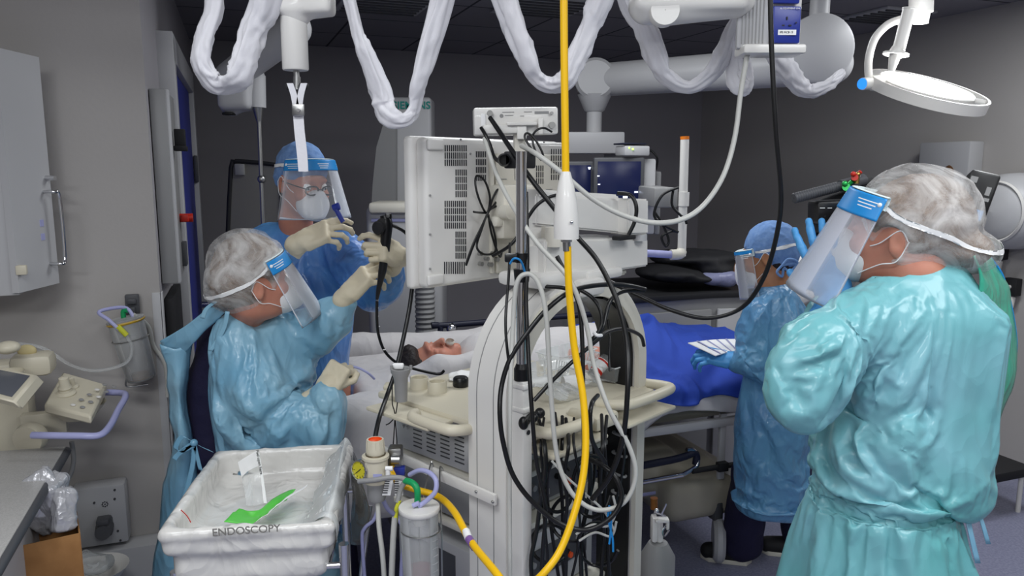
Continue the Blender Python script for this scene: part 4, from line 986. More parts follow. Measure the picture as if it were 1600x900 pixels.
def railset(v_, z0, z1, u0, u1, nm, posts):
    r = MB(); r.tube([bd(u0, v_, z0), bd(u0 + 0.02, v_, z1 - 0.01), bd(u0 + 0.06, v_, z1), bd(u1 - 0.06, v_, z1), bd(u1 - 0.02, v_, z1 - 0.01), bd(u1, v_, z0)], 0.015, sub=4, seg=12); rr = r.build(nm, M['darkpad'], t)
    for u_ in posts:
        m_ = MB(); m_.sphere(bd(u_, v_ - 0.02, z1 - 0.015), 0.028); m_.tube([bd(u_, v_ - 0.02, z1 - 0.02), bd(u_ - 0.03, v_ - 0.02, z1 - 0.06), bd(u_ - 0.02, v_ - 0.02, z1 - 0.1), bd(u_ + 0.05, v_ - 0.02, z1 - 0.2)], 0.011, seg=12); m_.build('bent_post', M['chrome'], rr)
railset(0.92, 0.8, 0.985, 0.55, 1.75, 'far_rail', (0.62, 1.08, 1.55))
r = MB(); r.tube([bd(0.75, -0.03, 0.52), bd(1.3, -0.03, 0.535), bd(1.42, -0.03, 0.55), bd(1.43, -0.03, 0.50)], 0.016, seg=12); r.build('near_rail', M['darkpad'], t)
r = MB(); r.tube([bd(0.7, -0.05, 0.46), bd(1.35, -0.05, 0.47)], 0.011); r.tube([bd(1.38, -0.03, 0.57), bd(1.42, -0.03, 0.56), bd(1.43, -0.04, 0.50), bd(1.35, -0.05, 0.47)], 0.010); r.build('rail_hinge', M['chrome'], t)
r = MB(); r.tube([bd(1.4, -0.05, 0.48), bd(1.65, -0.05, 0.48)], 0.012); r.box(bd(1.55, -0.05, 0.48), (0.05, 0.03, 0.04), RU); r.build('release_bar', M['blackm'], t)
mb = MB(); mb.box(bd(1.2, -0.01, 0.665), (1.6, 0.03, 0.04), RU, 0.01); mb.box(bd(1.58, 0.0, 0.55), (0.03, 0.02, 0.3), RU, 0.004); mb.build('side_frame', M['lgrey'], t)
for (x, y, Y_) in ((1150, 735, 3.3), (1150, 768, 3.3)): mb = MB(); mb.sphere(at(x, y, Y_), (0.06, 0.08, 0.012)); mb.build('pedal', M['white'], t)

# bed sheet: over the mattress, hanging down near side with a wavy hem
rows = []
for i in range(15):
    u_ = -0.06 + 2.1 * i / 14; h_ = 0.022 * math.sin(i * 1.9) ; dr = 0.715 - 0.03 * math.sin(i * 1.1 + 0.5) - (0.04 if 5 < i < 9 else 0)
    rows.append([bd(u_, -0.03 + 0.012 * math.sin(i * 2.3), dr), bd(u_, -0.03, 0.79), bd(u_, 0.01, 0.845 + 0.2 * h_), bd(u_, 0.2, 0.85), bd(u_, 0.42, 0.855 + 0.4 * h_), bd(u_, 0.65, 0.85), bd(u_, 0.84, 0.85 + 0.5 * abs(h_)), bd(u_, 0.885, 0.80), bd(u_, 0.885, 0.66)])
mb = MB(); mb.sheet(rows, 0.006, 5, wr=0.03, ws=7); tag(mb.build('bed_sheet', M['sheet'], None, sharp=3), 'white sheet over the trolley mattress, hem hanging wavy on the near side', 'bed sheet')
S = SDF(0.012); S.box(bd(0.24, 0.36, 0.895), (0.17, 0.25, 0.005), np.array(RU), 0.04, k=0.04); S.disp = lambda P_: 0.012 * (ridged(P_ * 7) - 0.5)
tag(S.build('pillow', M['sheet'], None), 'white pillow under the head of the patient', 'pillow')
S = SDF(0.014); S.cap(bd(-0.1, 0.78, 0.92), bd(0.95, 0.80, 0.91), 0.085, 0.07, k=0.04); S.cap(bd(1.0, 0.78, 0.9), bd(1.75, 0.80, 0.88), 0.06, 0.055); S.disp = lambda P_: 0.03 * (ridged(P_ * 5) - 0.5)
tag(S.build('rolled_blanket', M['sheet'], None), 'white cotton blanket bundled along far side of the trolley', 'blanket')
S = SDF(0.012); S.box(bd(0.05, -0.02, 0.76), (0.18, 0.06, 0.13), np.array(RU), 0.05, k=0.05); S.box(bd(0.02, 0.0, 0.62), (0.14, 0.05, 0.06), np.array(RU), 0.06, k=0.05); S.disp = lambda P_: 0.02 * (ridged(P_ * 6 + 4) - 0.5)
tag(S.build('draped_cushion', M['sheet'], None), 'grey white cushion sagging over the near head end of the trolley', 'cushion')
# covered patient body and royal blue cloth
S = SDF(0.012); S.cap(bd(0.62, 0.36, 0.92), bd(1.22, 0.40, 0.92), 0.12, 0.13, k=0.06); S.cap(bd(0.62, 0.35, 0.90), bd(0.75, 0.36, 0.90), 0.15, k=0.05); S.disp = lambda P_: 0.02 * (ridged(P_ * 6 + 2) - 0.5)
S.chain([bd(0.24, 0.22, 0.93), bd(0.36, 0.21, 0.955), bd(0.52, 0.22, 0.955), bd(0.66, 0.26, 0.95)], (0.035, 0.048, 0.05, 0.07), k=0.04); tag(S.build('patient_drape', M['sheet'], None), 'white drape covering the chest of the lying patient', 'drape')
rows = []
for i in range(10):
    u_ = 1.12 + 0.75 * i / 9; s_ = math.sin(i * 1.7)
    top = 0.97 + 0.05 * math.sin(i * 0.55)
    rows.append([bd(u_, -0.055, 0.79 + 0.015 * s_), bd(u_, -0.035, 0.85), bd(u_, 0.06, 0.885 + 0.01 * s_), bd(u_, 0.2, top - 0.02), bd(u_, 0.35, top + 0.03 + 0.01 * s_), bd(u_ - 0.02, 0.5, top + 0.02), bd(u_ - 0.02, 0.68, 0.93)])
mb = MB(); mb.sheet(rows, 0.008, 6, wr=0.07, ws=6, seed=3); tag(mb.build('blue_cloth', M['blanket'], None, sharp=3), 'royal blue cloth draped over the legs on the trolley', 'cloth')
# paper chart held above the blue cloth
mb = MB(); a, b, c, d = at(1075, 536, 3.05), at(1118, 556, 2.92), at(1160, 548, 3.05), at(1150, 530, 3.3)
mb.sheet([[a, b], [(a + d) / 2 + V(0, 0, .005), (b + c) / 2 + V(0, 0, .005)], [d, c]], 0.003, 4); ch = tag(mb.build('paper_chart', M['whiteink'], None), 'white paper chart held over the blue cloth', 'chart')
mb = MB(); nrm_ = (b - a).cross(d - a).normalized(); nrm_ = nrm_ if nrm_.z > 0 else -nrm_
for k in range(4):
    s0 = 0.15 + 0.2 * k; p0 = a.lerp(d, s0); p1 = b.lerp(c, s0); p2 = a.lerp(d, s0 + 0.04); p3 = b.lerp(c, s0 + 0.04); mb.add([p_ + nrm_ * 0.007 for p_ in (p0, p1, p3, p2)], [(0, 1, 2, 3)], True)
mb.build('ruled_column', M['lilac'], ch)
# ---------------------------------------------------------------- people
def hframe(c, fwd, up=(0, 0, 1)):
    f = Vector(fwd).normalized(); u = Vector(up); x = f.cross(u).normalized(); u = x.cross(f)
    return Matrix(((x.x, f.x, u.x, c[0]), (x.y, f.y, u.y, c[1]), (x.z, f.z, u.z, c[2]), (0, 0, 0, 1)))


def head_prims(S, Hm, neck, g=0.0):
    R = np.array(Hm.to_3x3()); T = lambda x, y, z: Hm @ V(x, y, z)
    S.ell(T(0, -0.018, 0.03), (0.076 + g, 0.097 + g, 0.088 + g), R)
    S.ell(T(0, 0.028, -0.03), (0.061 + g, 0.066 + g, 0.088 + g), R, k=0.03)
    S.ell(T(0, 0.035, -0.075), (0.047, 0.055, 0.038), R, k=0.02)
    S.ell(T(0, 0.078, -0.098), (0.02, 0.018, 0.016), R, k=0.02)
    S.ell(T(0, 0.09, 0.028), (0.045, 0.012, 0.012), R, k=0.02)
    for s in (-1, 1):
        S.ell(T(s * 0.04, 0.072, -0.03), (0.022, 0.02, 0.022), R, k=0.02)
        S.ell(T(s * 0.031, 0.104, 0.004), (0.017, 0.016, 0.013), R, k=0.012, op=-1)
        S.ell(T(s * 0.031, 0.083, 0.004), (0.013, 0.012, 0.009), R, k=0.004)
        S.ell(T(s * 0.077, -0.008, -0.008), (0.010, 0.020, 0.033), R, k=0.008)
        S.ell(T(s * 0.087, -0.004, -0.004), (0.006, 0.009, 0.017), R, k=0.004, op=-1)
    S.cap(T(0, 0.094, 0.012), T(0, 0.116, -0.03), 0.008, 0.0125, k=0.01)
    for s in (-1, 1): S.ell(T(s * 0.012, 0.108, -0.034), (0.008, 0.009, 0.007), R, k=0.006)
    S.ell(T(0, 0.093, -0.058), (0.024, 0.010, 0.006), R, k=0.005); S.ell(T(0, 0.091, -0.069), (0.020, 0.010, 0.007), R, k=0.005)
    S.cap(T(0, -0.025, -0.06), neck, 0.052, 0.056, k=0.03)


FB = [(0.030, 0.086), (0.0105, 0.091), (-0.0095, 0.088), (-0.028, 0.079)]
FL = [(0.041, 0.026, 0.021), (0.046, 0.029, 0.022), (0.042, 0.027, 0.021), (0.033, 0.021, 0.019)]


def hand_prims(S, Hm, curls, spread=(0.12, 0.03, -0.06, -0.16), thumb=((0.7, 0.65, -0.3), (0.3, 0.9, -0.35)), g=0.0, side=1):
    R = np.array(Hm.to_3x3()); T = lambda x, y, z: Hm @ V(x * side, y, z)
    S.box(T(0.001, 0.047, 0), (0.031, 0.036, 0.004 + g), R, 0.009, k=0.012)
    S.cap(T(0, -0.03, 0), T(0, 0.02, 0), 0.026 + g, 0.024 + g, k=0.02)
    S.cap(T(0.018, 0.012, -0.008), T(0.03, 0.05, -0.012), 0.015 + g, 0.012 + g, k=0.012)
    S.cap(T(-0.026, 0.015, -0.008), T(-0.028, 0.06, -0.006), 0.012 + g, 0.010 + g, k=0.012)
    for i in range(4):
        p = V(FB[i][0], FB[i][1] - 0.012, 0); th = 0; r = (0.0098, 0.0100, 0.0096, 0.0086)[i] + g
        for j in range(3):
            th += math.radians(curls[i][j]); sp = spread[i]
            q = p + V(math.sin(sp) * math.cos(th), math.cos(sp) * math.cos(th), -math.sin(th)) * (FL[i][j] + (0.012 if j == 0 else 0))
            S.cap(T(*p), T(*q), r, r * 0.93, k=0.003 if j else 0.006); p = q; r *= 0.92
    p = V(0.026, 0.024, -0.006); r = 0.0125 + g
    ds = [thumb[0], thumb[0], thumb[1]]
    for j, L in enumerate((0.022, 0.032, 0.028)):
        q = p + Vector(ds[j]).normalized() * L; S.cap(T(*p), T(*q), r, r * 0.9, k=0.006); p = q; r *= 0.9


def hm(w, y, z):
    y = Vector(y).normalized(); z = Vector(z); z = (z - y * z.dot(y)).normalized(); x = y.cross(z)
    return Matrix(((x.x, y.x, z.x, w[0]), (x.y, y.y, z.y, w[1]), (x.z, y.z, z.z, w[2]), (0, 0, 0, 1)))


def folds(A=0.02, f=5.0, seed=0, sq=(1, 1, 0.55), fine=0.35):
    sq = np.array(sq)
    def d(P):
        Q = P * sq * f + seed * 5.3
        return A * (ridged(Q) - 0.62) + A * fine * (ridged(Q * 2.6 + 9.1) - 0.6)
    return d


def hands_of(hands, g=0.0, S=None):
    for h in hands: hand_prims(S, h['M'], h['curls'], h.get('spread', (0.12, 0.03, -0.06, -0.16)), h.get('thumb', ((0.7, 0.65, -0.3), (0.3, 0.9, -0.35))), g, h.get('side', 1))


def make_person(label, base, Hm, J, hands, skin, glove_mat, gown, gown_mat, gh, gdisp, scrubs=None, cap=None, hair=None, cap_mat=None, shoes=(), legs=True,
                cap_disp=None, body_h=0.0065, pin=None, frames=16, grow=0.10, press=1.5):
    t = thing('person', label, 'person', base)
    S = SDF(body_h); head_prims(S, Hm, J['neck'])
    S.cap(J['neck'], J['chest'], 0.05, 0.08, k=0.03); S.ell(J['chest'], (0.10, 0.08, 0.11), k=0.04); S.cap(J['chest'], J['pelvis'], 0.085, 0.09, k=0.04)
    for s in (0, 1):
        S.chain([J['sh'][s], J['el'][s], J['wr'][s]], (0.036, 0.030, 0.023), k=0.02); S.cap(J['chest'], J['sh'][s], 0.05, 0.036, k=0.03)
        S.chain([J['hip'][s], J['knee'][s], J['ank'][s]], (0.075, 0.05, 0.036), k=0.03)
        S.cap(J['ank'][s] + V(0, 0, -0.02), J['toe'][s], 0.036, 0.026, k=0.02)
    hands_of(hands, -0.0025, S)
    S.build('body', skin, t, smooth=1, label='continuous body with bare neck and face')
    for hi_, h in enumerate(hands):
        G = SDF(0.0032); hands_of([h], 0.0006, G)
        cf = h.get('cuff', 0.05); Mh = h['M']; G.cap(Mh @ V(0, 0, 0), Mh @ V(0, -0.03, 0), 0.027, 0.031, k=0.01); wv = Mh @ V(0, 0, 0); G.cap(wv, wv + (J['el'][hi_] - wv).normalized() * (cf + 0.02), 0.028, 0.034, k=0.015)
        G.disp = lambda P_: 0.0022 * (ridged(P_ * 45) - 0.6); G.build('glove', glove_mat, t, smooth=1)
    G = SDF(gh); gown(G); G.disp = gdisp; go = G.build('gown', gown_mat, t, smooth=1)
    if pin: drape(go, gown, pin, frames, grow, press)
    if scrubs:
        G = SDF(0.012); scrubs(G); G.disp = folds(0.018, 7, 3); G.build('scrubs', M['navy'], t, smooth=1)
    for (a, b) in shoes:
        G = SDF(0.007); G.cap(a, b, 0.046, 0.038, k=0.02); G.cap(a + V(0, 0, 0.03), a + V(0, 0, 0.07), 0.042, 0.045, k=0.02)
        G.box((a + b) / 2 + V(0, 0, -0.10), (0.3, 0.3, 0.06), None, 0.0, k=0.004, op=-1); sh = G.build('shoe', M['blackm'], t, smooth=1)
        m_ = MB(); d = (b - a).normalized(); n = V(-d.y, d.x, 0); pts = [a - d * 0.047, a - d * 0.02 - n * 0.04, b - n * 0.036, b + d * 0.038, b + n * 0.036, a - d * 0.02 + n * 0.04]
        m_.M = Matrix.Translation((0, 0, 0.0)); zz = 0.004; m_.prism([(p_.x, p_.y) for p_ in pts], 0.022, bev=0.004); m_.build('sole', M['white2'], sh)
    if hair:
        G = SDF(0.006); hair(G); G.disp = lambda P_: 0.006 * (ridged(P_ * 30) - 0.6); G.build('hair', J.get('hairmat', M['hair']), t, smooth=1)
    if cap:
        G = SDF(0.005); cap(G); G.disp = cap_disp or (lambda P_: 0.007 * (ridged(P_ * 24) - 0.6)); cpo = G.build('surgical_cap', cap_mat, t, smooth=1)
    return t, go


def drape(go, gown, pin, frames=16, grow=0.10, press=1.5, erode=0.022, bend=0.3, mass=0.15):
    """let the gown cloth settle and crease over the body inside it"""
    me = go.data; n = len(me.vertices); base = go.location + WL[go.parent.name]
    G = SDF(0.018); gown(G); G.p = [q for q in G.p if q[6] > 0]
    v, f = G.mesh(iso=erode); cm_ = bpy.data.meshes.new('c'); cm_.from_pydata(v.tolist(), [], f.tolist()); cob = bpy.data.objects.new('c', cm_); COL.objects.link(cob)
    cob.modifiers.new('c', 'COLLISION'); cob.collision.thickness_outer = 0.004; cob.collision.cloth_friction = 8
    co_ = np.empty(n * 3); me.vertices.foreach_get('co', co_); P_ = co_.reshape(-1, 3) + np.array(base)
    w_ = pin(P_); vg = go.vertex_groups.new(name='pin')
    for lv in (0.25, 0.5, 0.75, 1.0):
        ids = np.where(np.abs(w_ - lv) < 0.126)[0].tolist()
        if ids: vg.add(ids, lv, 'REPLACE')
    cl = go.modifiers.new('cloth', 'CLOTH'); s = cl.settings
    s.quality = 4; s.mass = mass; s.tension_stiffness = 25; s.compression_stiffness = 25; s.shear_stiffness = 8; s.bending_stiffness = bend
    s.tension_damping = 8; s.compression_damping = 8; s.shear_damping = 8; s.air_damping = 4
    s.vertex_group_mass = 'pin'; s.pin_stiffness = 3; s.shrink_min = -grow; s.shrink_max = -grow
    s.use_pressure = press > 0; s.uniform_pressure_force = press
    cl.collision_settings.use_collision = True; cl.collision_settings.distance_min = 0.003; cl.collision_settings.collision_quality = 2; cl.collision_settings.use_self_collision = False
    cl.point_cache.frame_start = 1; cl.point_cache.frame_end = frames
    hid = [o for o in COL.objects if o not in (go, cob) and not o.hide_viewport]
    for o in hid: o.hide_viewport = o.type == 'MESH'
    for fr_ in range(1, frames + 1): SC.frame_set(fr_)
    nm = bpy.data.meshes.new_from_object(go.evaluated_get(bpy.context.evaluated_depsgraph_get()))
    go.modifiers.clear(); go.data = nm; SC.frame_set(1); bpy.data.objects.remove(cob)
    for o in hid: o.hide_viewport = False
    for p_ in nm.polygons: p_.use_smooth = True
    md = go.modifiers.new('s', 'SUBSURF'); md.levels = 1; md.render_levels = 1


def valley(a, b, depth, width, ymax):
    """one long crease pressed into the front of a gown between two points"""
    a = np.array(a)[[0, 2]]; b = np.array(b)[[0, 2]]; d = b - a
    def f(P):
        Q = P[:, [0, 2]]; t = np.clip(((Q - a) @ d) / (d @ d), 0, 1); r = np.linalg.norm(Q - a - t[:, None] * d, axis=1)
        return -depth * np.exp(-(r / width) ** 2) * np.sin(np.pi * (0.12 + 0.76 * t)) * (P[:, 1] < ymax)
    return f


def pins(pts, zlow=None, zpin=(), wz=0.5):
    def f(P):
        w = np.zeros(len(P))
        for c, r in pts:
            d = np.linalg.norm(P - np.array(c), axis=1); w = np.maximum(w, np.clip((r * 1.5 - d) / (r * 0.5), 0, 1))
        if zlow: w = np.maximum(w, 1.0 * (P[:, 2] < zlow))
        for z in zpin: w = np.maximum(w, wz * (np.abs(P[:, 2] - z) < 0.012))
        return w
    return f


def mask_on(t, Hm, duck=False):
    R = np.array(Hm.to_3x3()); T = lambda x, y, z: Hm @ V(x, y, z)
    S = SDF(0.0035); S.ell(T(0, 0.075, -0.062), (0.058, 0.058, 0.056), R); S.cap(T(0, 0.115, -0.018), T(0, 0.118, -0.085), 0.018, 0.02, k=0.03)
    S.ell(T(0, -0.02, -0.06), (0.09, 0.065, 0.1), R, k=0.006, op=-1)
    mo = S.build('face_mask', M['maskc'], t, smooth=1)
    for s in (-1, 1):
        m_ = MB(); m_.tube([T(s * 0.052, 0.06, -0.03), T(s * 0.07, 0.03, -0.015), T(s * 0.083, -0.005, 0.02), T(s * 0.084, -0.025, 0.0)], 0.0013, seg=8)
        m_.tube([T(s * 0.05, 0.06, -0.09), T(s * 0.068, 0.02, -0.06), T(s * 0.082, -0.012, -0.045), T(s * 0.084, -0.027, -0.0)], 0.0013, seg=8); m_.build('ear_loop', M['whiteink'], mo)


def visor_on(t, Hm, r=(0.10, 0.115), z=0.05, L=0.21, flare=0.035, film=None, strap=(0.09, 0.125), amax=1.25, tilt=0.0, band_h=0.036, yc=0.0, szz=0.0):
    Hm = Hm @ Matrix.Translation((0, 0, z * 0.5)) @ Matrix.Rotation(tilt, 4, 'X') @ Matrix.Translation((0, 0, -z * 0.5)); T = lambda x, y, z: Hm @ V(x, y, z); film = film or M['film']
    A_ = np.linspace(-amax, amax, 11)
    def pt(a, rr, zz, o=0): return T(math.sin(a) * (r[0] + rr), yc + math.cos(a) * (r[1] + rr), z + zz)
    m_ = MB(); m_.sheet([[pt(a, flare * s, -L * s) for a in A_] for s in (0, 0.33, 0.66, 1)], 0.0008, 4); vo = m_.build('visor', film, t, sharp=3)
    m_ = MB(); m_.sheet([[pt(a, 0.0016 + flare * s * band_h / L, -band_h * s + 0.002) for a in A_] for s in (0, 0.5, 1)], 0.0012, 4); lb = m_.build('blue_label', M['label'], t, sharp=3)
    m_ = MB()
    for a0 in (-0.95, 0.0, 0.95):
        for row in range(3):
            aa = np.linspace(a0 - 0.22 + 0.04 * row, a0 + 0.2 - 0.03 * row, 5); zz = -0.011 - 0.007 * row
            m_.sheet([[pt(a, 0.0028 - flare * (zz - d_) / L, zz - d_) for a in aa] for d_ in (0, 0.0022)], 0.0, 2)
    m_.build('printed_text', M['whiteink'], lb)
    m_ = MB(); m_.sheet([[pt(a, o, zz) for a in A_] for o, zz in ((-0.002, 0.004), (-0.014, 0.004), (-0.014, -0.022), (-0.002, -0.022))], 0.001, 3); m_.build('foam_band', M['foam'], t, sharp=3)
    for s in (-1, 1): m_ = MB(); q = pt(s * amax * 0.94, 0.003, -0.014); m_.sphere(q, 0.0055); m_.build('button', M['whiteink'], lb)
    m_ = MB(); aa = np.linspace(amax, 2 * PI - amax, 15); e = lambda a: (abs(math.sin((a - amax) / (2 * PI - 2 * amax) * PI)) ** 0.5)
    row = []
    for zz in (-0.008, -0.02):
        row.append([T(math.sin(a) * (r[0] + (strap[0] - r[0]) * e(a)), yc + math.cos(a) * (r[1] + (strap[1] - r[1]) * e(a)), z + zz - 0.0 + szz * e(a)) for a in aa])
    m_.sheet(row, 0.0012, 3); so = m_.build('strap', M['whiteink'], t, sharp=3)
    for c_ in t.children:
        if c_.name.startswith('surgical_cap'): md = so.modifiers.new('w', 'SHRINKWRAP'); md.target = c_; md.wrap_method = 'NEAREST_SURFACEPOINT'; md.wrap_mode = 'ABOVE_SURFACE'; md.offset = 0.003


def J_std(px, py, D, neck, chest, sh, el, wr, hip, knee, ank, toe, hairmat=None):
    return dict(neck=neck, chest=chest, pelvis=(hip[0] + hip[1]) / 2 + V(0, 0, 0.05), sh=sh, el=el, wr=wr, hip=hip, knee=knee, ank=ank, toe=toe, hairmat=hairmat or M['hair'])


def fl(p, z): return V(p.x, p.y, z)
C0 = ((20, 25, 15),) * 4

# ---- person R: big near figure with a bouffant cap, holding the video camera
Hm_ = hframe(at(1404, 370, 1.70), (-0.84, 0.50, 0.14))
body_c = at(1385, 700, 1.66)
hip = [fl(body_c + V(-0.09, 0.02, 0), 0.93), fl(body_c + V(0.09, 0.0, 0), 0.93)]
ank = [fl(hip[0], 0.09) + V(0, 0.03, 0), fl(hip[1], 0.09)]
wr0 = at(1304, 462, 1.74)
h1 = dict(M=hm(wr0, (-0.30, 0.12, 0.95), (-0.55, -0.8, 0.1)), curls=((8, 12, 8), (14, 14, 8), (10, 12, 10), (6, 10, 8)), spread=(0.2, 0.05, -0.05, -0.12), thumb=((0.85, 0.5, -0.2), (0.5, 0.8, -0.3)), cuff=0.12, side=-1)
wr1 = at(1420, 400, 2.0)
h2 = dict(M=hm(wr1, (-0.8, 0.3, 0.3), (0.1, 0.6, 0.6)), curls=((40, 50, 30),) * 4, side=-1)
J = J_std(0, 0, 0, at(1432, 428, 1.66), at(1425, 520, 1.68), [at(1345, 495, 1.62), at(1490, 490, 1.68)], [at(1250, 560, 1.61), at(1500, 520, 1.88)], [wr0, wr1], hip,
          [fl(hip[0], 0.5), fl(hip[1], 0.5)], ank, [fl(ank[0], 0.03) + V(-0.12, 0.1, 0), fl(ank[1], 0.03) + V(-0.12, 0.1, 0)], M['hairb'])
def gownR(G):
    G.ell(at(1415, 530, 1.66), (0.16, 0.125, 0.16), k=0.06)
    G.cap(at(1385, 470, 1.66), at(1480, 470, 1.67), 0.07, 0.066, k=0.04)
    G.cap(at(1436, 455, 1.66), at(1470, 447, 1.66), 0.07, 0.06, k=0.04)
    G.box(at(1425, 600, 1.66), (0.11, 0.08, 0.16), None, 0.045, k=0.05)
    G.cap(at(1492, 490, 1.66), at(1485, 640, 1.66), 0.055, 0.06, k=0.04)
    G.ell(at(1395, 700, 1.66), (0.18, 0.145, 0.12), k=0.06)
    G.ell(at(1450, 705, 1.64), (0.12, 0.13, 0.115), k=0.04)
    G.chain([at(1345, 500, 1.62), at(1290, 545, 1.56), at(1240, 574, 1.54)], (0.085, 0.088, 0.072), k=0.03)
    G.chain([at(1245, 578, 1.56), at(1257, 535, 1.66), at(1290, 488, 1.73), at(1300, 468, 1.745)], (0.066, 0.062, 0.042, 0.036), k=0.025)
    G.chain([at(1490, 490, 1.70), at(1500, 520, 1.85), at(1450, 450, 1.97)], (0.055, 0.052, 0.045), k=0.03)
    G.chain([at(1375, 790, 1.66), at(1375, 900, 1.66)], (0.17, 0.19), k=0.03)
    q = at(1375, 900, 1.66); G.cap(q + V(0, 0, -0.02), fl(q, 0.45), 0.195, 0.24, k=0.04)
    G.ell(Hm_ @ V(0, -0.02, -0.10), (0.067, 0.067, 0.085), k=0.015, op=-1)
fR = folds(0.045, 3.0, 1, sq=(1, 1, 0.75), fine=0.34)
vR = [valley(at(p[0], p[1], 1.52), at(p[2], p[3], 1.52), p[4], p[5], 1.64) for p in ((1300, 618, 1420, 560, 0.04, 0.016), (1335, 600, 1480, 705, 0.035, 0.014), (1272, 700, 1400, 745, 0.03, 0.014), (1262, 705, 1350, 780, 0.03, 0.013),
      (1470, 480, 1490, 690, 0.018, 0.012), (1395, 640, 1500, 625, 0.022, 0.012), (1215, 545, 1330, 520, 0.022, 0.012), (1290, 470, 1360, 560, 0.02, 0.014), (1330, 800, 1300, 900, 0.03, 0.014), (1460, 810, 1480, 900, 0.02, 0.012), (1395, 800, 1385, 900, 0.025, 0.012))]
def dR(P_):
    d = fR(P_)
    z0 = at(1400, 792, 1.6).z; d = d - 0.03 * np.exp(-((P_[:, 2] - z0 - 0.06 * (P_[:, 0] - 0.85)) / 0.02) ** 2)       # waist tie pinches the gown
    return d + sum(v(P_) for v in vR)
tR, gR = make_person('person in aqua gown and white bouffant cap, back turned, shouldering the video camera', fl(body_c, 0.0), Hm_, J, [h1, h2], M['skin'], M['bglove'], gownR, M['gownR'], 0.0095, dR, pin=pins([(at(1430, 425, 1.66), 0.085), (at(1297, 474, 1.74), 0.055), (at(1450, 440, 1.97), 0.08)], 0.5, [at(1400, 792, 1.6).z]), frames=18, grow=0.12, press=1.5,
    scrubs=lambda G: (G.chain([fl(hip[0], 0.7), fl(hip[0], 0.5), ank[0]], (0.085, 0.085, 0.085)), G.chain([fl(hip[1], 0.7), fl(hip[1], 0.5), ank[1]], (0.085, 0.085, 0.085))),
    hair=lambda G: (G.ell(at(1438, 340, 1.71), (0.112, 0.10, 0.097), k=0.03), G.ell(at(1490, 388, 1.67), (0.078, 0.07, 0.044), k=0.02), G.ell(Hm_ @ V(0, -0.022, 0.03), (0.085, 0.106, 0.092), np.array(Hm_.to_3x3()), k=0.02), G.ell(Hm_ @ V(0, 0.10, -0.045), (0.085, 0.08, 0.10), np.array(Hm_.to_3x3()), k=0.01, op=-1), G.ell(Hm_ @ V(-0.09, 0.015, -0.015), (0.04, 0.036, 0.045), np.array(Hm_.to_3x3()), k=0.008, op=-1)),
    cap=lambda G: (G.ell(at(1437, 335, 1.71), (0.128, 0.115, 0.113), np.array(Matrix.Rotation(0.15, 3, 'Y')), k=0.03), G.ell(at(1490, 388, 1.67), (0.095, 0.085, 0.056), np.array(Matrix.Rotation(0.2, 3, 'Y')), k=0.008), G.ell(at(1425, 385, 1.65), (0.06, 0.04, 0.05), k=0.02), G.ell(Hm_ @ V(0, -0.022, 0.03), (0.097, 0.118, 0.104), np.array(Hm_.to_3x3()), k=0.02),
                   G.ell(Hm_ @ V(0, 0.10, -0.045), (0.085, 0.08, 0.10), np.array(Hm_.to_3x3()), k=0.01, op=-1), G.ell(Hm_ @ V(-0.09, 0.015, -0.015), (0.04, 0.036, 0.045), np.array(Hm_.to_3x3()), k=0.008, op=-1)),
    cap_mat=M['gauze'], cap_disp=lambda P_: 0.011 * (ridged(P_ * 14 + 3) - 0.6),
    shoes=[(fl(ank[0], 0.045), fl(ank[0], 0.04) + V(-0.13, 0.1, 0)), (fl(ank[1], 0.045), fl(ank[1], 0.04) + V(-0.13, 0.1, 0))])
mask_on(tR, Hm_)
visor_on(tR, Hm_, r=(0.106, 0.13), z=0.075, L=0.25, flare=0.06, film=M['filmh'], strap=(0.125, 0.195), yc=-0.005, szz=-0.03, band_h=0.05, tilt=0.14)
# green inner panel of the gown down the right-hand side
mb = MB(); rows = []
for (x0, x1, y) in ((1520, 1545, 400), (1530, 1566, 430), (1535, 1580, 480), (1538, 1588, 540), (1538, 1580, 600), (1536, 1562, 650), (1532, 1548, 690)):
    rows.append([at(x0, y, 1.60), at((x0 + x1) / 2, y, 1.68), at(x1, y, 1.76)])
mb.sheet(rows, 0.004, 5, wr=0.012, ws=10); mb.build('gown_back_panel', M['gownRi'], tR, sharp=3)
mb = MB(); mb.tube([r[2] for r in rows], 0.003); mb.build('piping', M['label'], tR)
mb = MB(); c = at(1500, 775, 1.62)
mb.sheet([[c + V(0.0, 0, 0), c + V(0.015, -0.01, 0)], [at(1510, 820, 1.55), at(1518, 820, 1.55)], [at(1524, 880, 1.53), at(1532, 880, 1.53)]], 0.002, 4)
mb.sheet([[c, c + V(0.01, -0.01, 0)], [at(1525, 800, 1.56), at(1530, 796, 1.56)], [at(1541, 850, 1.54), at(1548, 850, 1.54)]], 0.002, 4); mb.build('waist_tie', M['gownL'], tR, sharp=3)

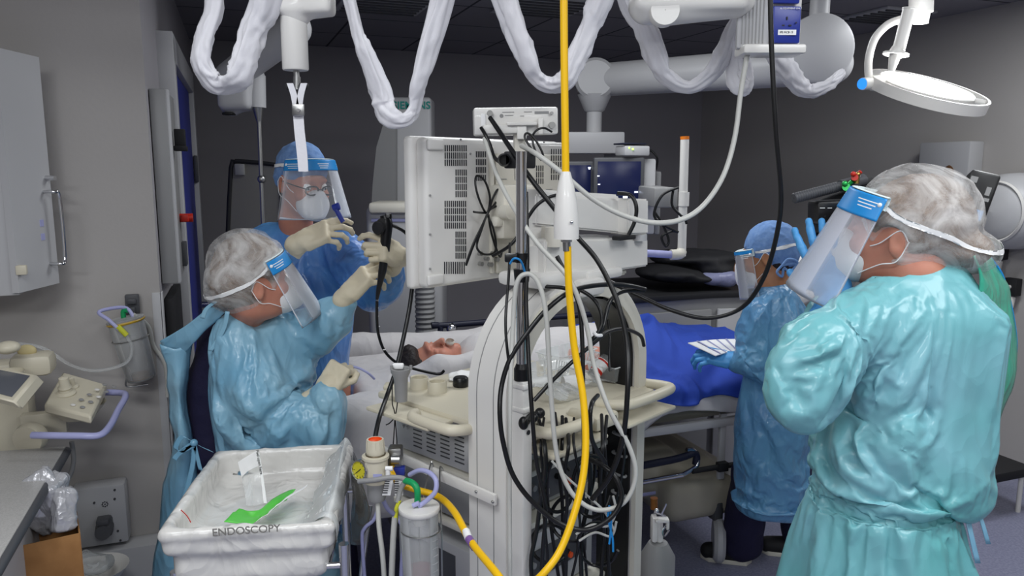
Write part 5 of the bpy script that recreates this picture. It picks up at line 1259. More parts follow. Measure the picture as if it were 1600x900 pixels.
# ---- video camera on her far shoulder
t = thing('video_camera', 'black shoulder video camera with ribbed microphone and side battery', 'video camera', at(1400, 400, 1.95))
Y = 1.93
RC = Matrix.Rotation(0.0, 3, 'Y')
mb = MB(); mb.box(at(1420, 335, Y + 0.02), (0.26, 0.1, 0.15), Matrix.Rotation(0.16, 3, 'Y'), 0.012); mb.build('body', M['blackm'], t)
mb = MB(); mb.box(at(1306, 330, Y - 0.06), (0.115, 0.07, 0.055), Matrix.Rotation(-0.05, 3, 'Y'), 0.008); mb.box(at(1300, 352, Y - 0.05), (0.08, 0.06, 0.04), None, 0.008); mb.box(at(1306, 378, Y - 0.04), (0.075, 0.05, 0.05), None, 0.016); mb.cyl(at(1272, 372, Y - .05), at(1310, 372, Y - .05), 0.014); mb.build('viewfinder', M['black'], t)
for (x, y) in ((1287, 338), (1303, 338)): mb = MB(); mb.cyl(at(x, y, Y - 0.094), at(x, y, Y - 0.088), 0.0035); mb.build('knob', M['dgrey'], t)
mb = MB()
for (x0, x1, y) in ((1281, 1289, 325), (1293, 1300, 325), (1307, 1315, 328)): mb.box(at((x0 + x1) / 2, y, Y - 0.096), ((x1 - x0) * .0015, 0.001, 0.0015), None, 0)
mb.build('marking', M['whiteink'], t)
a = at(1240, 310, Y - 0.08); b = at(1350, 281, Y - 0.02); axx = (b - a).normalized(); L = (b - a).length; prof = [(0.001, 0)]
for i in range(56):
    h_ = L * 0.62 * i / 56; prof.append((0.0128 if (i % 3) else 0.0108, h_))
prof += [(0.011, L * 0.62), (0.011, L * 0.66), (0.0145, L * 0.66), (0.0145, L), (0.001, L)]
mb = MB(); mb.lathe(prof, a, axx, 20); mb.build('microphone', M['dgrey'], t)
for i, (x, y, m_, r_) in enumerate(((1322, 292, 'gclamp', 0.010), (1335, 277, 'red', 0.009))):
    mb = MB(); q = at(x, y, Y - 0.05); mb.cyl(q + V(-0.008, -0.02, 0), q + V(0.012, 0.02, -0.006), r_ * 0.9, seg=16); mb.sphere(q + V(-0.012, -0.02, 0.008), r_ * 0.7); mb.cyl(q, q + V(0.01, -0.01, 0.014), 0.005); mb.build('clamp', M[m_], t)
mb = MB(); q = at(1339, 279, Y - 0.06); mb.cyl(q + V(0, 0, -0.012), q + V(0, 0, 0.008), 0.006); mb.sphere(q + V(0, -0.004, 0.01), 0.006); mb.build('gold_screw', mat('gold', '#c9a25e', 0.3, metal=1), t)
mb = MB(); mb.tube([at(1280, 320, Y - 0.03), at(1310, 308, Y), at(1350, 298, Y), at(1395, 285, Y), at(1440, 272, Y + 0.02)], 0.012); mb.build('top_handle', M['blackm'], t)
Rb = Matrix.Rotation(0.27, 3, 'Y') @ Matrix.Rotation(-0.45, 3, 'Z')
c = at(1523, 312, 1.86); mb = MB(); mb.box(c, (0.062, 0.1, 0.125), Rb, 0.006); bo = mb.build('battery', M['black'], t)
mb = MB()
Fm = Matrix.Translation(c) @ Rb.to_4x4()
for (x, z, sx, sz, ) in ((0.016, 0.02, 0.01, 0.02), (0.018, 0.0, 0.012, 0.008)): mb.box(Fm @ V(x, -0.0505, z), (sx, 0.001, sz), Rb, 0)
mb.build('label', M['grey'], bo)
mb = MB(); mb.box(Fm @ V(0.012, -0.0505, -0.038), (0.02, 0.001, 0.024), Rb, 0); mb.build('blue_label', M['label'], bo)
mb = MB(); mb.box(Fm @ V(-0.02, -0.0505, 0.04), (0.015, 0.001, 0.014), Rb, 0); mb.text('Li-ion', 0.012, Fm @ Matrix.Translation((-0.012, -0.051, 0.0)) @ Matrix.Rotation(PI / 2, 4, 'X') @ Matrix.Rotation(-PI / 2, 4, 'Z')); mb.build('lettering', M['grey'], bo)
mb = MB(); a = at(1268, 384, Y - 0.03); mb.lathe([(0.001, 0), (0.03, 0), (0.034, 0.01), (0.034, 0.06), (0.028, 0.07)], at(1330, 385, Y), (-1, 0.1, 0)); mb.build('lens', M['black'], t)

# ---- person L: bouffant cap, blue gown, back half turned
Hm_ = hframe(at(396, 444, 2.36), (0.84, 0.52, 0.22))
bc = at(395, 640, 2.56)
hip = [fl(bc + V(-0.08, 0.05, 0), 0.88), fl(bc + V(0.08, -0.02, 0), 0.88)]; ank = [fl(hip[0], 0.09), fl(hip[1], 0.09)]
wrA = at(545, 458, 2.42); wrB = at(510, 608, 2.37)
hA = dict(M=hm(wrA, (0.62, -0.05, 0.62), (-0.5, -0.65, 0.5)), curls=((25, 40, 30), (30, 45, 30), (38, 50, 35), (45, 50, 35)), thumb=((0.6, 0.75, -0.45), (0.2, 0.9, -0.5)), cuff=0.06, side=-1)
hB = dict(M=hm(wrB, (0.45, 0.25, 0.75), (-0.1, -0.9, 0.5)), curls=((75, 85, 50),) * 4, thumb=((0.5, 0.8, -0.5), (-0.2, 0.8, -0.6)), cuff=0.05, side=1)
J = J_std(0, 0, 0, at(385, 492, 2.42), at(390, 560, 2.5), [at(445, 520, 2.55), at(360, 530, 2.36)], [at(515, 505, 2.5), at(450, 650, 2.36)], [wrA, wrB], hip,
          [fl(hip[0], 0.48), fl(hip[1], 0.48)], ank, [fl(ank[0], 0.03) + V(0.15, 0.08, 0), fl(ank[1], 0.03) + V(0.15, 0.08, 0)])
def gownL(G):
    G.ell(at(415, 560, 2.50), (0.155, 0.14, 0.15), k=0.05); G.ell(at(396, 504, 2.44), (0.09, 0.09, 0.06), k=0.05)
    G.cap(at(415, 590, 2.50), at(420, 700, 2.52), 0.155, 0.17, k=0.05)
    G.chain([at(372, 540, 2.36), at(395, 600, 2.34), at(440, 650, 2.36)], (0.088, 0.10, 0.088), k=0.04)
    G.chain([at(440, 650, 2.36), at(492, 650, 2.36), at(510, 628, 2.36)], (0.088, 0.085, 0.052), k=0.03)
    G.chain([at(440, 520, 2.52), at(490, 508, 2.48), at(518, 492, 2.45), at(536, 472, 2.43)], (0.075, 0.068, 0.062, 0.042), k=0.03)
    q = at(425, 720, 2.55); G.cap(q, fl(q, 0.35), 0.18, 0.23, k=0.05)
    G.ell(Hm_ @ V(0, 0.0, -0.085), (0.06, 0.063, 0.062), k=0.015, op=-1)
vL = [valley(at(p[0], p[1], 2.3), at(p[2], p[3], 2.3), p[4], p[5], 2.5) for p in ((350, 590, 432, 700, 0.055, 0.022), (400, 655, 485, 585, 0.022, 0.010), (375, 520, 400, 600, 0.03, 0.016), (440, 600, 520, 660, 0.025, 0.013), (455, 540, 480, 570, 0.02, 0.012), (340, 620, 350, 700, 0.02, 0.014))]
fL0 = folds(0.036, 4.0, 4, sq=(1, 1, 0.7), fine=0.35)
fL = lambda P_: fL0(P_) + sum(v(P_) for v in vL)
tL, gL = make_person('person in pale blue gown and white bouffant cap touching the scope, back half turned', fl(bc, 0), Hm_, J, [hA, hB], M['skin'], M['glove'], gownL, M['gownL'], 0.0105, fL, pin=pins([(at(385, 492, 2.42), 0.085), (at(510, 628, 2.36), 0.05), (at(536, 472, 2.43), 0.05)], 0.4), frames=18, grow=0.12, press=2.0,
    scrubs=lambda G: (G.chain([at(372, 497, 2.45), at(352, 530, 2.52), at(338, 600, 2.55), at(332, 700, 2.55), fl(at(335, 720, 2.56), 0.8)], (0.06, 0.08, 0.088, 0.09, 0.10), k=0.03), G.chain([hip[0], fl(hip[0], 0.5), ank[0]], (0.11, 0.09, 0.08)), G.chain([hip[1], fl(hip[1], 0.5), ank[1]], (0.11, 0.09, 0.08))),
    hair=lambda G: (G.ell(at(388, 413, 2.38), (0.105, 0.10, 0.098), k=0.03), G.ell(Hm_ @ V(0, -0.022, 0.03), (0.085, 0.106, 0.094), np.array(Hm_.to_3x3()), k=0.02), G.ell(at(368, 452, 2.37), (0.076, 0.08, 0.062), k=0.02), G.ell(at(386, 450, 2.33), (0.048, 0.045, 0.06), k=0.02), G.ell(Hm_ @ V(0, 0.11, -0.045), (0.085, 0.075, 0.10), np.array(Hm_.to_3x3()), k=0.01, op=-1), G.ell(Hm_ @ V(0.09, 0.01, -0.015), (0.04, 0.036, 0.045), np.array(Hm_.to_3x3()), k=0.008, op=-1)),
    cap=lambda G: (G.ell(at(387, 412, 2.38), (0.122, 0.118, 0.108), np.array(Matrix.Rotation(0.2, 3, 'Y')), k=0.03), G.ell(Hm_ @ V(0, -0.022, 0.03), (0.097, 0.117, 0.104), np.array(Hm_.to_3x3()), k=0.02), G.ell(at(367, 452, 2.37), (0.088, 0.09, 0.072), k=0.02), G.ell(at(385, 450, 2.33), (0.06, 0.05, 0.07), k=0.02),
                   G.ell(Hm_ @ V(0, 0.11, -0.045), (0.085, 0.075, 0.10), np.array(Hm_.to_3x3()), k=0.01, op=-1), G.ell(Hm_ @ V(0.09, 0.01, -0.015), (0.04, 0.036, 0.045), np.array(Hm_.to_3x3()), k=0.008, op=-1)),
    cap_mat=M['gauze'], cap_disp=lambda P_: 0.010 * (ridged(P_ * 16 + 7) - 0.6),
    shoes=[(fl(ank[0], 0.045), fl(ank[0], 0.04) + V(0.15, 0.08, 0)), (fl(ank[1], 0.045), fl(ank[1], 0.04) + V(0.15, 0.08, 0))])
mask_on(tL, Hm_)
visor_on(tL, Hm_, r=(0.10, 0.122), z=0.062, L=0.22, flare=0.04, strap=(0.115, 0.145), szz=-0.03, tilt=0.14, band_h=0.042)
mb = MB(); nk = at(390, 487, 2.42); mb.tube([nk + V(0.060 * math.cos(a), 0.060 * math.sin(a), -0.010 * math.cos(a)) for a in np.linspace(-2.6, 0.9, 9)], 0.008, seg=8); mb.build('red_collar', M['red'], tL)
# open back of the gown: band and trailing flap, ties
mb = MB()
mb.sheet([[at(250, 533, 2.38), at(290, 509, 2.36), at(330, 480, 2.36), at(352, 488, 2.36)], [at(256, 552, 2.40), at(290, 530, 2.37), at(325, 505, 2.36), at(345, 494, 2.36)], [at(262, 575, 2.44), at(290, 550, 2.40), at(305, 532, 2.38), at(338, 497, 2.37)]], 0.003, 5, wr=0.008, ws=14)
mb.sheet([[at(252, 536, 2.38), at(275, 545, 2.38), at(300, 532, 2.42)], [at(260, 580, 2.40), at(278, 585, 2.38), at(297, 580, 2.44)], [at(266, 640, 2.42), at(281, 640, 2.39), at(294, 635, 2.46)], [at(272, 688, 2.42), at(286, 690, 2.38), at(300, 690, 2.44)],
          [at(262, 730, 2.46), at(284, 735, 2.4), at(304, 730, 2.46)], [at(252, 800, 2.5), at(276, 805, 2.44), at(305, 800, 2.5)], [at(240, 880, 2.5), at(270, 880, 2.44), at(305, 880, 2.5)], [at(230, 960, 2.5), at(270, 960, 2.44), at(310, 960, 2.5)]], 0.003, 5, wr=0.02, ws=8)
mb.build('gown_flap', M['gownL'], tL, sharp=3)
mb = MB()
for pts in (((355, 486), (350, 510), (340, 530), (328, 548)), ((338, 470), (322, 482), (316, 497)),): mb.sheet([[at(x - 3, y, 2.3), at(x + 4, y + 1, 2.3)] for x, y in pts], 0.002, 4)
k_ = (303, 692)
for pts in (((303, 692), (285, 682), (274, 700), (283, 705), (301, 697)), ((303, 692), (318, 700), (330, 705)), ((303, 692), (300, 730), (285, 790), (277, 830)), ((303, 692), (308, 715), (313, 735)), ((303, 692), (290, 700), (276, 712), (272, 718))):
    mb.sheet([[at(x - 3, y - 2, 2.33), at(x + 4, y + 2, 2.33)] for x, y in pts], 0.002, 4)
mb.sphere(at(303, 692, 2.33), 0.012); mb.build('gown_tie', M['gownL'], tL, sharp=3)

# ---- person M: man in blue cap, glasses
Hm_ = hframe(at(474, 285, 2.76), (0.66, -0.68, -0.22))
bc = at(480, 600, 2.82)
hip = [fl(bc + V(-0.09, 0, 0), 0.97), fl(bc + V(0.09, 0, 0), 0.97)]; ank = [fl(hip[0], 0.09), fl(hip[1], 0.09)]
wA = at(474, 376, 2.46); wB = at(620, 398, 2.445)
hA = dict(M=hm(wA, (0.86, -0.1, 0.36), (-0.2, -0.75, 0.6)), curls=((18, 30, 25), (28, 40, 30), (38, 45, 30), (45, 50, 30)), thumb=((0.5, 0.85, -0.3), (0.1, 1, -0.2)), cuff=0.075, side=-1)
hB = dict(M=hm(wB, (-0.35, -0.85, 0.30), (0.95, -0.3, 0.1)), curls=((45, 55, 25), (62, 80, 45), (64, 82, 45), (66, 82, 45)), spread=(0.35, 0.05, -0.05, -0.15), thumb=((0.8, 0.25, -0.55), (0.75, 0.1, -0.6)), cuff=0.06)
J = J_std(0, 0, 0, at(462, 345, 2.80), at(468, 430, 2.84), [at(395, 385, 2.80), at(545, 385, 2.78)], [at(398, 455, 2.56), at(596, 455, 2.62)], [wA, wB], hip,
          [fl(hip[0], 0.52), fl(hip[1], 0.52)], ank, [fl(ank[0], 0.03) + V(0.1, -0.13, 0), fl(ank[1], 0.03) + V(0.1, -0.13, 0)])
def gownM(G):
    G.ell(at(470, 430, 2.83), (0.185, 0.125, 0.17), k=0.05); G.cap(at(420, 375, 2.82), at(530, 375, 2.80), 0.065, 0.065, k=0.04)
    G.chain([at(475, 480, 2.82), at(478, 620, 2.82), at(478, 720, 2.82)], (0.15, 0.145, 0.155), k=0.05); q = at(478, 720, 2.82); G.cap(q, fl(q, 0.4), 0.16, 0.19, k=0.05)
    G.chain([at(400, 385, 2.80), at(403, 445, 2.60), at(452, 398, 2.48)], (0.075, 0.068, 0.042), k=0.03)
    G.chain([at(540, 390, 2.76), at(585, 432, 2.64), at(606, 434, 2.56), at(616, 418, 2.52)], (0.08, 0.078, 0.062, 0.042), k=0.03)
    G.ell(Hm_ @ V(0, 0.0, -0.1), (0.075, 0.075, 0.07), k=0.015, op=-1)
tM, gM = make_person('person in blue cap, glasses and clear visor standing behind, holding the scope', fl(bc, 0), Hm_, J, [hA, hB], M['skin'], M['glove'], gownM, M['gownM'], 0.0125, pin=pins([(at(462, 350, 2.8), 0.09), (at(452, 398, 2.48), 0.05), (at(616, 418, 2.52), 0.05)], 0.5), gdisp=folds(0.02, 5, 8, sq=(1, 1, 0.45), fine=0.3),
    scrubs=lambda G: (G.chain([fl(hip[0], 0.72), fl(hip[0], 0.5), ank[0]], (0.075, 0.08, 0.08)), G.chain([fl(hip[1], 0.72), fl(hip[1], 0.5), ank[1]], (0.075, 0.08, 0.08))),
    cap=lambda G: (G.ell(Hm_ @ V(0, -0.02, 0.052), (0.084, 0.105, 0.088), np.array(Hm_.to_3x3()), k=0.02), G.ell(Hm_ @ V(0, -0.05, 0.0), (0.078, 0.075, 0.06), np.array(Hm_.to_3x3()), k=0.03), G.ell(Hm_ @ V(0, 0.10, -0.04), (0.11, 0.085, 0.085), np.array(Hm_.to_3x3()), k=0.01, op=-1), G.ell(Hm_ @ V(0, 0.0, -0.06), (0.12, 0.07, 0.075), np.array(Hm_.to_3x3()), k=0.01, op=-1)),
    cap_mat=M['capb'], shoes=[(fl(ank[0], 0.045), fl(ank[0], 0.04) + V(0.1, -0.13, 0)), (fl(ank[1], 0.045), fl(ank[1], 0.04) + V(0.1, -0.13, 0))])
mask_on(tM, Hm_)
visor_on(tM, Hm_, r=(0.098, 0.128), z=0.075, L=0.20, flare=0.05, strap=(0.09, 0.13), tilt=0.25)
mb = MB(); T = lambda x, y, z: Hm_ @ V(x, y, z)
for s in (-1, 1):
    c = T(s * 0.032, 0.121, 0.0); pts = [T(s * 0.032 + 0.024 * math.cos(a), 0.121 - 0.004 * abs(math.cos(a)), 0.0 + 0.015 * (abs(math.sin(a)) ** 0.7) * (1 if math.sin(a) > 0 else -1)) for a in np.linspace(0, 2 * PI, 17)]
    mb.tube(pts, 0.003, seg=6, sub=2, caps=False); mb.tube([T(s * 0.056, 0.117, 0.006), T(s * 0.076, 0.07, 0.008), T(s * 0.082, 0.0, 0.006)], 0.0022, seg=6)
mb.tube([T(-0.009, 0.121, 0.004), T(0, 0.124, 0.006), T(0.009, 0.121, 0.004)], 0.002, seg=6); gl = mb.build('glasses', M['black'], tM)
for s in (-1, 1): mb = MB(); mb.sphere(T(s * 0.031, 0.083, 0.004), 0.0135, 14); e_ = mb.build('eye', M['whiteink'], tM); mb = MB(); mb.sphere(T(s * 0.033, 0.0945, 0.0), 0.0045, 10); mb.build('iris', M['ink'], e_)
# small syringe tip in his raised hand
mb = MB(); a = at(536, 347, 2.42); b = at(522, 322, 2.42); mb.cyl(a, b, 0.0075); mb.cyl(at(530, 322, 2.42), at(520, 325, 2.42), 0.012, 0.010); t_ = tag(mb.build('syringe', M['socket'], None), 'small blue syringe tip held up in the cream glove', 'syringe')

# ---- person B: far figure in blue cap at the trolley
Hm_ = hframe(at(1199, 400, 3.08), (-0.86, 0.42, -0.25))
bc = at(1212, 620, 3.02)
hip = [fl(bc + V(-0.05, 0.0, 0), 0.85), fl(bc + V(0.06, 0.02, 0), 0.85)]
ank = [fl(atz(1158, 878, 0.0), 0.09), fl(atz(1250, 868, 0.0), 0.09)]
w1 = at(1140, 562, 2.98); w2 = at(1160, 555, 3.1)
hA = dict(M=hm(w1, (-0.8, 0.1, 0.15), (-0.1, -0.5, 0.85)), curls=((30, 50, 30),) * 4, cuff=0.04)
J = J_std(0, 0, 0, at(1207, 445, 3.06), at(1212, 520, 3.05), [at(1194, 494, 3.02), at(1236, 494, 3.08)], [at(1172, 560, 2.96), at(1240, 560, 3.12)], [w1, w2], hip,
          [fl(hip[0].lerp(ank[0], 0.5), 0.48), fl(hip[1].lerp(ank[1], 0.5), 0.48)], ank, [fl(ank[0], 0.03) + V(-0.12, 0.05, 0), fl(ank[1], 0.03) + V(-0.12, 0.05, 0)], M['hairk'])
def gownB(G):
    G.ell(at(1212, 510, 3.03), (0.135, 0.12, 0.13), k=0.05); G.ell(at(1208, 462, 3.04), (0.08, 0.08, 0.06), k=0.05); G.chain([at(1212, 540, 3.03), at(1212, 650, 3.02), fl(at(1210, 700, 3.02), 0.42)], (0.13, 0.13, 0.155), k=0.05)
    G.chain([at(1183, 490, 2.98), at(1180, 560, 2.94), at(1152, 568, 2.96)], (0.07, 0.066, 0.042), k=0.03); G.chain([at(1240, 490, 3.08), at(1240, 560, 3.12), at(1185, 560, 3.14)], (0.065, 0.055, 0.04), k=0.03)
    G.box(fl(bc, 0.18), (0.4, 0.4, 0.17), None, 0.0, k=0.01, op=-1); G.ell(Hm_ @ V(0, 0.0, -0.085), (0.055, 0.06, 0.06), k=0.015, op=-1)
tB, gB = make_person('person in blue cap and blue-grey gown leaning over the trolley, seen from behind', fl(bc, 0), Hm_, J, [hA], M['skin2'], M['bglove'], gownB, M['gownB'], 0.013, pin=pins([(at(1208, 445, 3.05), 0.09), (at(1152, 568, 2.96), 0.05)], 0.4), gdisp=folds(0.02, 5.5, 12, sq=(1, 1, 0.4), fine=0.3),
    scrubs=lambda G: (G.chain([fl(hip[0].lerp(ank[0], 0.4), 0.5), fl(hip[0].lerp(ank[0], 0.5), 0.45), fl(ank[0], 0.10)], (0.07, 0.085, 0.09)), G.chain([fl(hip[1].lerp(ank[1], 0.4), 0.5), fl(hip[1].lerp(ank[1], 0.5), 0.45), fl(ank[1], 0.10)], (0.07, 0.085, 0.09))),
    hair=lambda G: G.ell(Hm_ @ V(0, -0.05, -0.02), (0.072, 0.06, 0.06), np.array(Hm_.to_3x3())),
    cap=lambda G: (G.ell(Hm_ @ V(0, -0.025, 0.04), (0.086, 0.107, 0.098), np.array(Hm_.to_3x3()), k=0.02), G.ell(Hm_ @ V(0, -0.065, 0.0), (0.078, 0.06, 0.065), np.array(Hm_.to_3x3()), k=0.03), G.ell(Hm_ @ V(0, 0.10, -0.05), (0.11, 0.09, 0.095), np.array(Hm_.to_3x3()), k=0.01, op=-1)),
    cap_mat=M['capb'], shoes=[(fl(ank[0], 0.045), fl(ank[0], 0.04) + V(-0.14, 0.03, 0)), (fl(ank[1], 0.045), fl(ank[1], 0.04) + V(-0.14, 0.03, 0))])
mask_on(tB, Hm_); visor_on(tB, Hm_, r=(0.098, 0.122), z=0.04, L=0.19, flare=0.02, strap=(0.092, 0.14), band_h=0.012, szz=0.0)
mb = MB()
for pts in (((1222, 415), (1232, 405), (1246, 410), (1235, 424), (1225, 418)), ((1222, 415), (1214, 425), (1222, 432), (1224, 420)), ((1222, 415), (1240, 412), (1248, 418))): mb.tube([at(x, y, 2.94) for x, y in pts], 0.005, seg=8)
mb.build('cap_tie', M['capb'], tB)

# ---- the patient
Hm_ = hframe(at(676, 571, 3.1), (0.12, -0.25, 0.95), -U)
S = SDF(0.006); t = thing('person', 'patient lying on the trolley with dark hair, face up, under white drape', 'person', bd(0.5, 0.35, 0.86))
head_prims(S, Hm_, bd(0.56, 0.39, 0.94)); S.cap(bd(0.64, 0.37, 0.92), bd(0.95, 0.37, 0.93), 0.08, 0.11, k=0.04); S.cap(bd(1.0, 0.3, 0.92), bd(1.7, 0.3, 0.9), 0.07, 0.04); S.cap(bd(1.0, 0.45, 0.92), bd(1.7, 0.45, 0.9), 0.07, 0.04); S.build('body', M['skin'], t, smooth=1)
S = SDF(0.006); R = np.array(Hm_.to_3x3()); S.ell(Hm_ @ V(0, -0.035, 0.045), (0.086, 0.09, 0.09), R); S.ell(Hm_ @ V(0, -0.06, 0.09), (0.07, 0.06, 0.06), R, k=0.03); S.ell(Hm_ @ V(0, 0.02, 0.10), (0.078, 0.07, 0.045), R, k=0.03); S.ell(Hm_ @ V(0, 0.11, -0.03), (0.1, 0.09, 0.11), R, k=0.01, op=-1); S.disp = lambda P_: 0.012 * (ridged(P_ * 30) - 0.5); S.build('hair', M['hairk'], t, smooth=1)
mb = MB(); mb.lathe([(0.014, 0), (0.02, 0.012), (0.016, 0.02)], Hm_ @ V(0, 0.095, -0.065), Hm_ @ V(0, 1, 0) - Hm_ @ V(0, 0, 0)); tag(mb.build('bite_guard', M['white2'], None), 'white bite guard in the mouth of the lying patient', 'bite guard')
# ---------------------------------------------------------------- endoscopy cart
CB = V(0.682, 0.731, 0).normalized(); CS = V(-CB.y, CB.x, 0); CN = V(-0.015, 1.775, 0)
RCt = Matrix((CB, CS, V(0, 0, 1))).transposed()
def ct(a, d, z): return CN + CB * a + CS * d + V(0, 0, z)
def onplane(px, py, p0, n):
    dx = (px - 800) / F; dy = (450 - py) / F; r = Vector((dx, CP + SP * dy, -SP + CP * dy)); o = Vector((0, 0, CAMZ)); return o + r * ((p0 - o).dot(n) / r.dot(n))
def onb(px, py, d=0.0): return onplane(px, py, ct(0, d, 1), CS)      # on the cart's back plane
def ons(px, py, a=0.0): return onplane(px, py, ct(a, 0, 1), CB)      # on the cart's side plane
def sol(mb, q4, off):
    """block from 4 corner points and an offset vector"""
    q4 = [Vector(q) for q in q4]; off = Vector(off); b = bmesh.new(); v0 = [b.verts.new(q) for q in q4]; v1 = [b.verts.new(q + off) for q in q4]
    b.faces.new(v0); b.faces.new(v1[::-1])
    for i in range(4): b.faces.new((v0[i], v0[(i + 1) % 4], v1[(i + 1) % 4], v1[i]))
    bmesh.ops.recalc_face_normals(b, faces=b.faces); bmesh.ops.bevel(b, geom=list(b.edges), offset=0.005, segments=2, affect='EDGES'); b.verts.index_update(); mb.bm(b); return mb

cart = thing('endoscopy_cart', 'white arched endoscopy cart with cables filling its open back', 'equipment cart', ct(0.3, 0.2, 0))
WA, ZT, RA = 0.60, 1.465, 0.27
def arch(inset, n=14):
    r = RA - inset; pts = [(inset, 0.12)]
    for i in range(n + 1): a = PI - i / n * PI / 2; pts.append((RA + r * math.cos(a), ZT - RA + r * math.sin(a)))
    for i in range(n + 1): a = PI / 2 - i / n * PI / 2; pts.append((WA - RA + r * math.cos(a), ZT - RA + r * math.sin(a)))
    return pts + [(WA - inset, 0.12)]
FCt = Matrix(((CB.x, 0, -CS.x, 0), (CB.y, 0, -CS.y, 0), (0, 1, 0, 0), (0, 0, 0, 1)))
def band(i0, i1, d0, d1, m, name, part=slice(None)):
    o, i_ = arch(i0)[part], arch(i1)[part]; mb = MB(); mb.M = Matrix.Translation(ct(0, 0, 0)); vs = []; fs = []; n = len(o)
    for P_ in (o, i_):
        for dd in (d0, d1): vs += [(CB * a + CS * dd + V(0, 0, z)) for a, z in P_]
    for k in range(n - 1):
        A0, A1, I0, I1 = k, n + k, 2 * n + k, 3 * n + k
        fs += [(A0, A0 + 1, A1 + 1, A1), (I0 + 1, I0, I1, I1 + 1), (A0 + 1, A0, I0, I0 + 1), (A1, A1 + 1, I1 + 1, I1)]
    mb.add(vs, fs); return mb.build(name, m, cart, sharp=0.5)
band(0.0, 0.045, 0.0, 0.13, M['white'], 'arch_frame')
band(0.012, 0.05, -0.012, 0.004, M['white2'], 'arch_trim')
band(-0.001, 0.002, 0.040, 0.0425, M['grey'], 'groove'); band(-0.001, 0.002, 0.098, 0.1005, M['grey'], 'groove')
ch_ = band(0.046, 0.056, 0.012, 0.125, M['black'], 'cable_channel', slice(19, None))
for k in range(6):
    mb = MB(); z = 0.78 + 0.062 * k; mb.tube([ct(0.545, 0.02, z), ct(0.532, 0.02, z), ct(0.532, 0.06, z + 0.004), ct(0.545, 0.065, z + 0.004)], 0.004, seg=8); mb.build('cable_clip', M['grey'], ch_)
# rear panel with dark interior, shelves and base
mb = MB(); mb.box(ct(0.3, 0.28, 0.16), (0.62, 0.60, 0.09), RCt, 0.03); mb.build('base', M['white2'], cart)
for (a_, d_) in ((0.04, 0.02), (0.56, 0.02), (0.04, 0.54), (0.56, 0.54)):
    mb = MB(); c = ct(a_, d_, 0.055); mb.lathe([(0.001, -0.015), (0.05, -0.015), (0.055, 0), (0.05, 0.015), (0.001, 0.015)], c, CB, 24); mb.build('caster', M['dgrey'], cart)
for z in (0.50, 0.78, 0.93):
    mb = MB(); mb.box(ct(0.3, 0.30, z), (0.50, 0.42, 0.018), RCt, 0.004); mb.build('shelf', M['white2'], cart)
# equipment units in the shelves, seen from the side and the open back
zs = ons(690, 665).z
def unit(z0, z1, label, nm, m, side=True, a0=0.03, d0=0.13, d1=0.50):
    u_ = thing(nm, label, 'medical device', ct(0.3, 0.3, z0)); mb = MB(); mb.box(ct(0.28 + a0 / 2, (d0 + d1) / 2, (z0 + z1) / 2), (0.5 - a0, d1 - d0, z1 - z0), RCt, 0.006); mb.build('housing', m, u_); return u_
u1 = unit(0.945, 1.085, 'grey light source unit with vent slots on the upper cart shelf', 'light_source', M['lgrey'])
a_u = 0.5 * 0 + 0.28 + 0.015 - 0.235
mb = MB()
for r_ in range(7):
    for c_ in range(5):
        mb.box(ct(a_u - 0.001, 0.17 + 0.058 * c_, 0.968 + 0.012 * r_), (0.002, 0.036, 0.003), RCt, 0)
mb.build('vent', M['dgrey'], u1)
mb = MB(); mb.box(ct(a_u - 0.001, 0.455, 1.045), (0.002, 0.045, 0.022), RCt, 0); mb.build('display', M['ink'], u1)
mb = MB()
for k in range(2): mb.cyl(ct(a_u - 0.008, 0.445 + 0.018 * k, 1.015), ct(a_u, 0.445 + 0.018 * k, 1.015), 0.005)
mb.build('button', M['lgrey'], u1)
u2 = unit(0.80, 0.915, 'grey processor unit on the middle cart shelf below the light source', 'video_processor', M['grey'])
u3 = unit(0.52, 0.72, 'grey unit on the lowest visible cart shelf', 'insufflator', M['lgrey'])
mb = MB(); mb.box(ct(a_u - 0.001, 0.35, 0.62), (0.002, 0.20, 0.14), RCt, 0); mb.build('side_panel', M['dgrey'], u3)
# rear faces: sockets and plates
for uu, z in ((u1, 1.01), (u2, 0.86), (u3, 0.63)):
    mb = MB(); mb.box(ct(0.29, 0.126, z), (0.40, 0.008, 0.085), RCt, 0.002); bp_ = mb.build('rear_plate', M['dgrey'], uu)
    for k in range(7):
        mb = MB(); q = ct(0.12 + 0.055 * k, 0.118, z + 0.015 * (-1) ** k)
        if k % 3 == 0: mb.box(q, (0.03, 0.014, 0.018), RCt, 0.002)
        else: mb.cyl(q + CS * 0.008, q - CS * 0.012, 0.009, seg=14)
        mb.build('connector', M[('black', 'steel', 'grey', 'steel', 'black', 'orange', 'lgrey')[k]], bp_)
# work shelf with moulded grips and cup holders
zw = 1.12
mb = MB(); mb.box(ct(0.30, 0.25, zw - 0.012), (0.58, 0.54, 0.022), RCt, 0.008); mb.box(ct(0.30, -0.02, zw - 0.012), (0.56, 0.06, 0.02), RCt, 0.008); mb.build('work_shelf', M['cream'], cart)
mb = MB()
mb.tube([ct(0.06, -0.03, zw), ct(0.06, -0.085, zw + 0.005), ct(0.10, -0.10, zw + 0.006), ct(0.19, -0.10, zw + 0.006), ct(0.22, -0.07, zw + 0.005), ct(0.23, -0.02, zw)], 0.015, seg=14); mb.build('grip', M['cream'], cart)
mb = MB(); mb.tube([ct(0.34, -0.02, zw), ct(0.36, -0.075, zw + 0.005), ct(0.40, -0.10, zw + 0.006), ct(0.57, -0.10, zw + 0.006), ct(0.60, -0.07, zw + 0.005), ct(0.60, 0.0, zw)], 0.015, seg=14); mb.build('grip', M['cream'], cart)
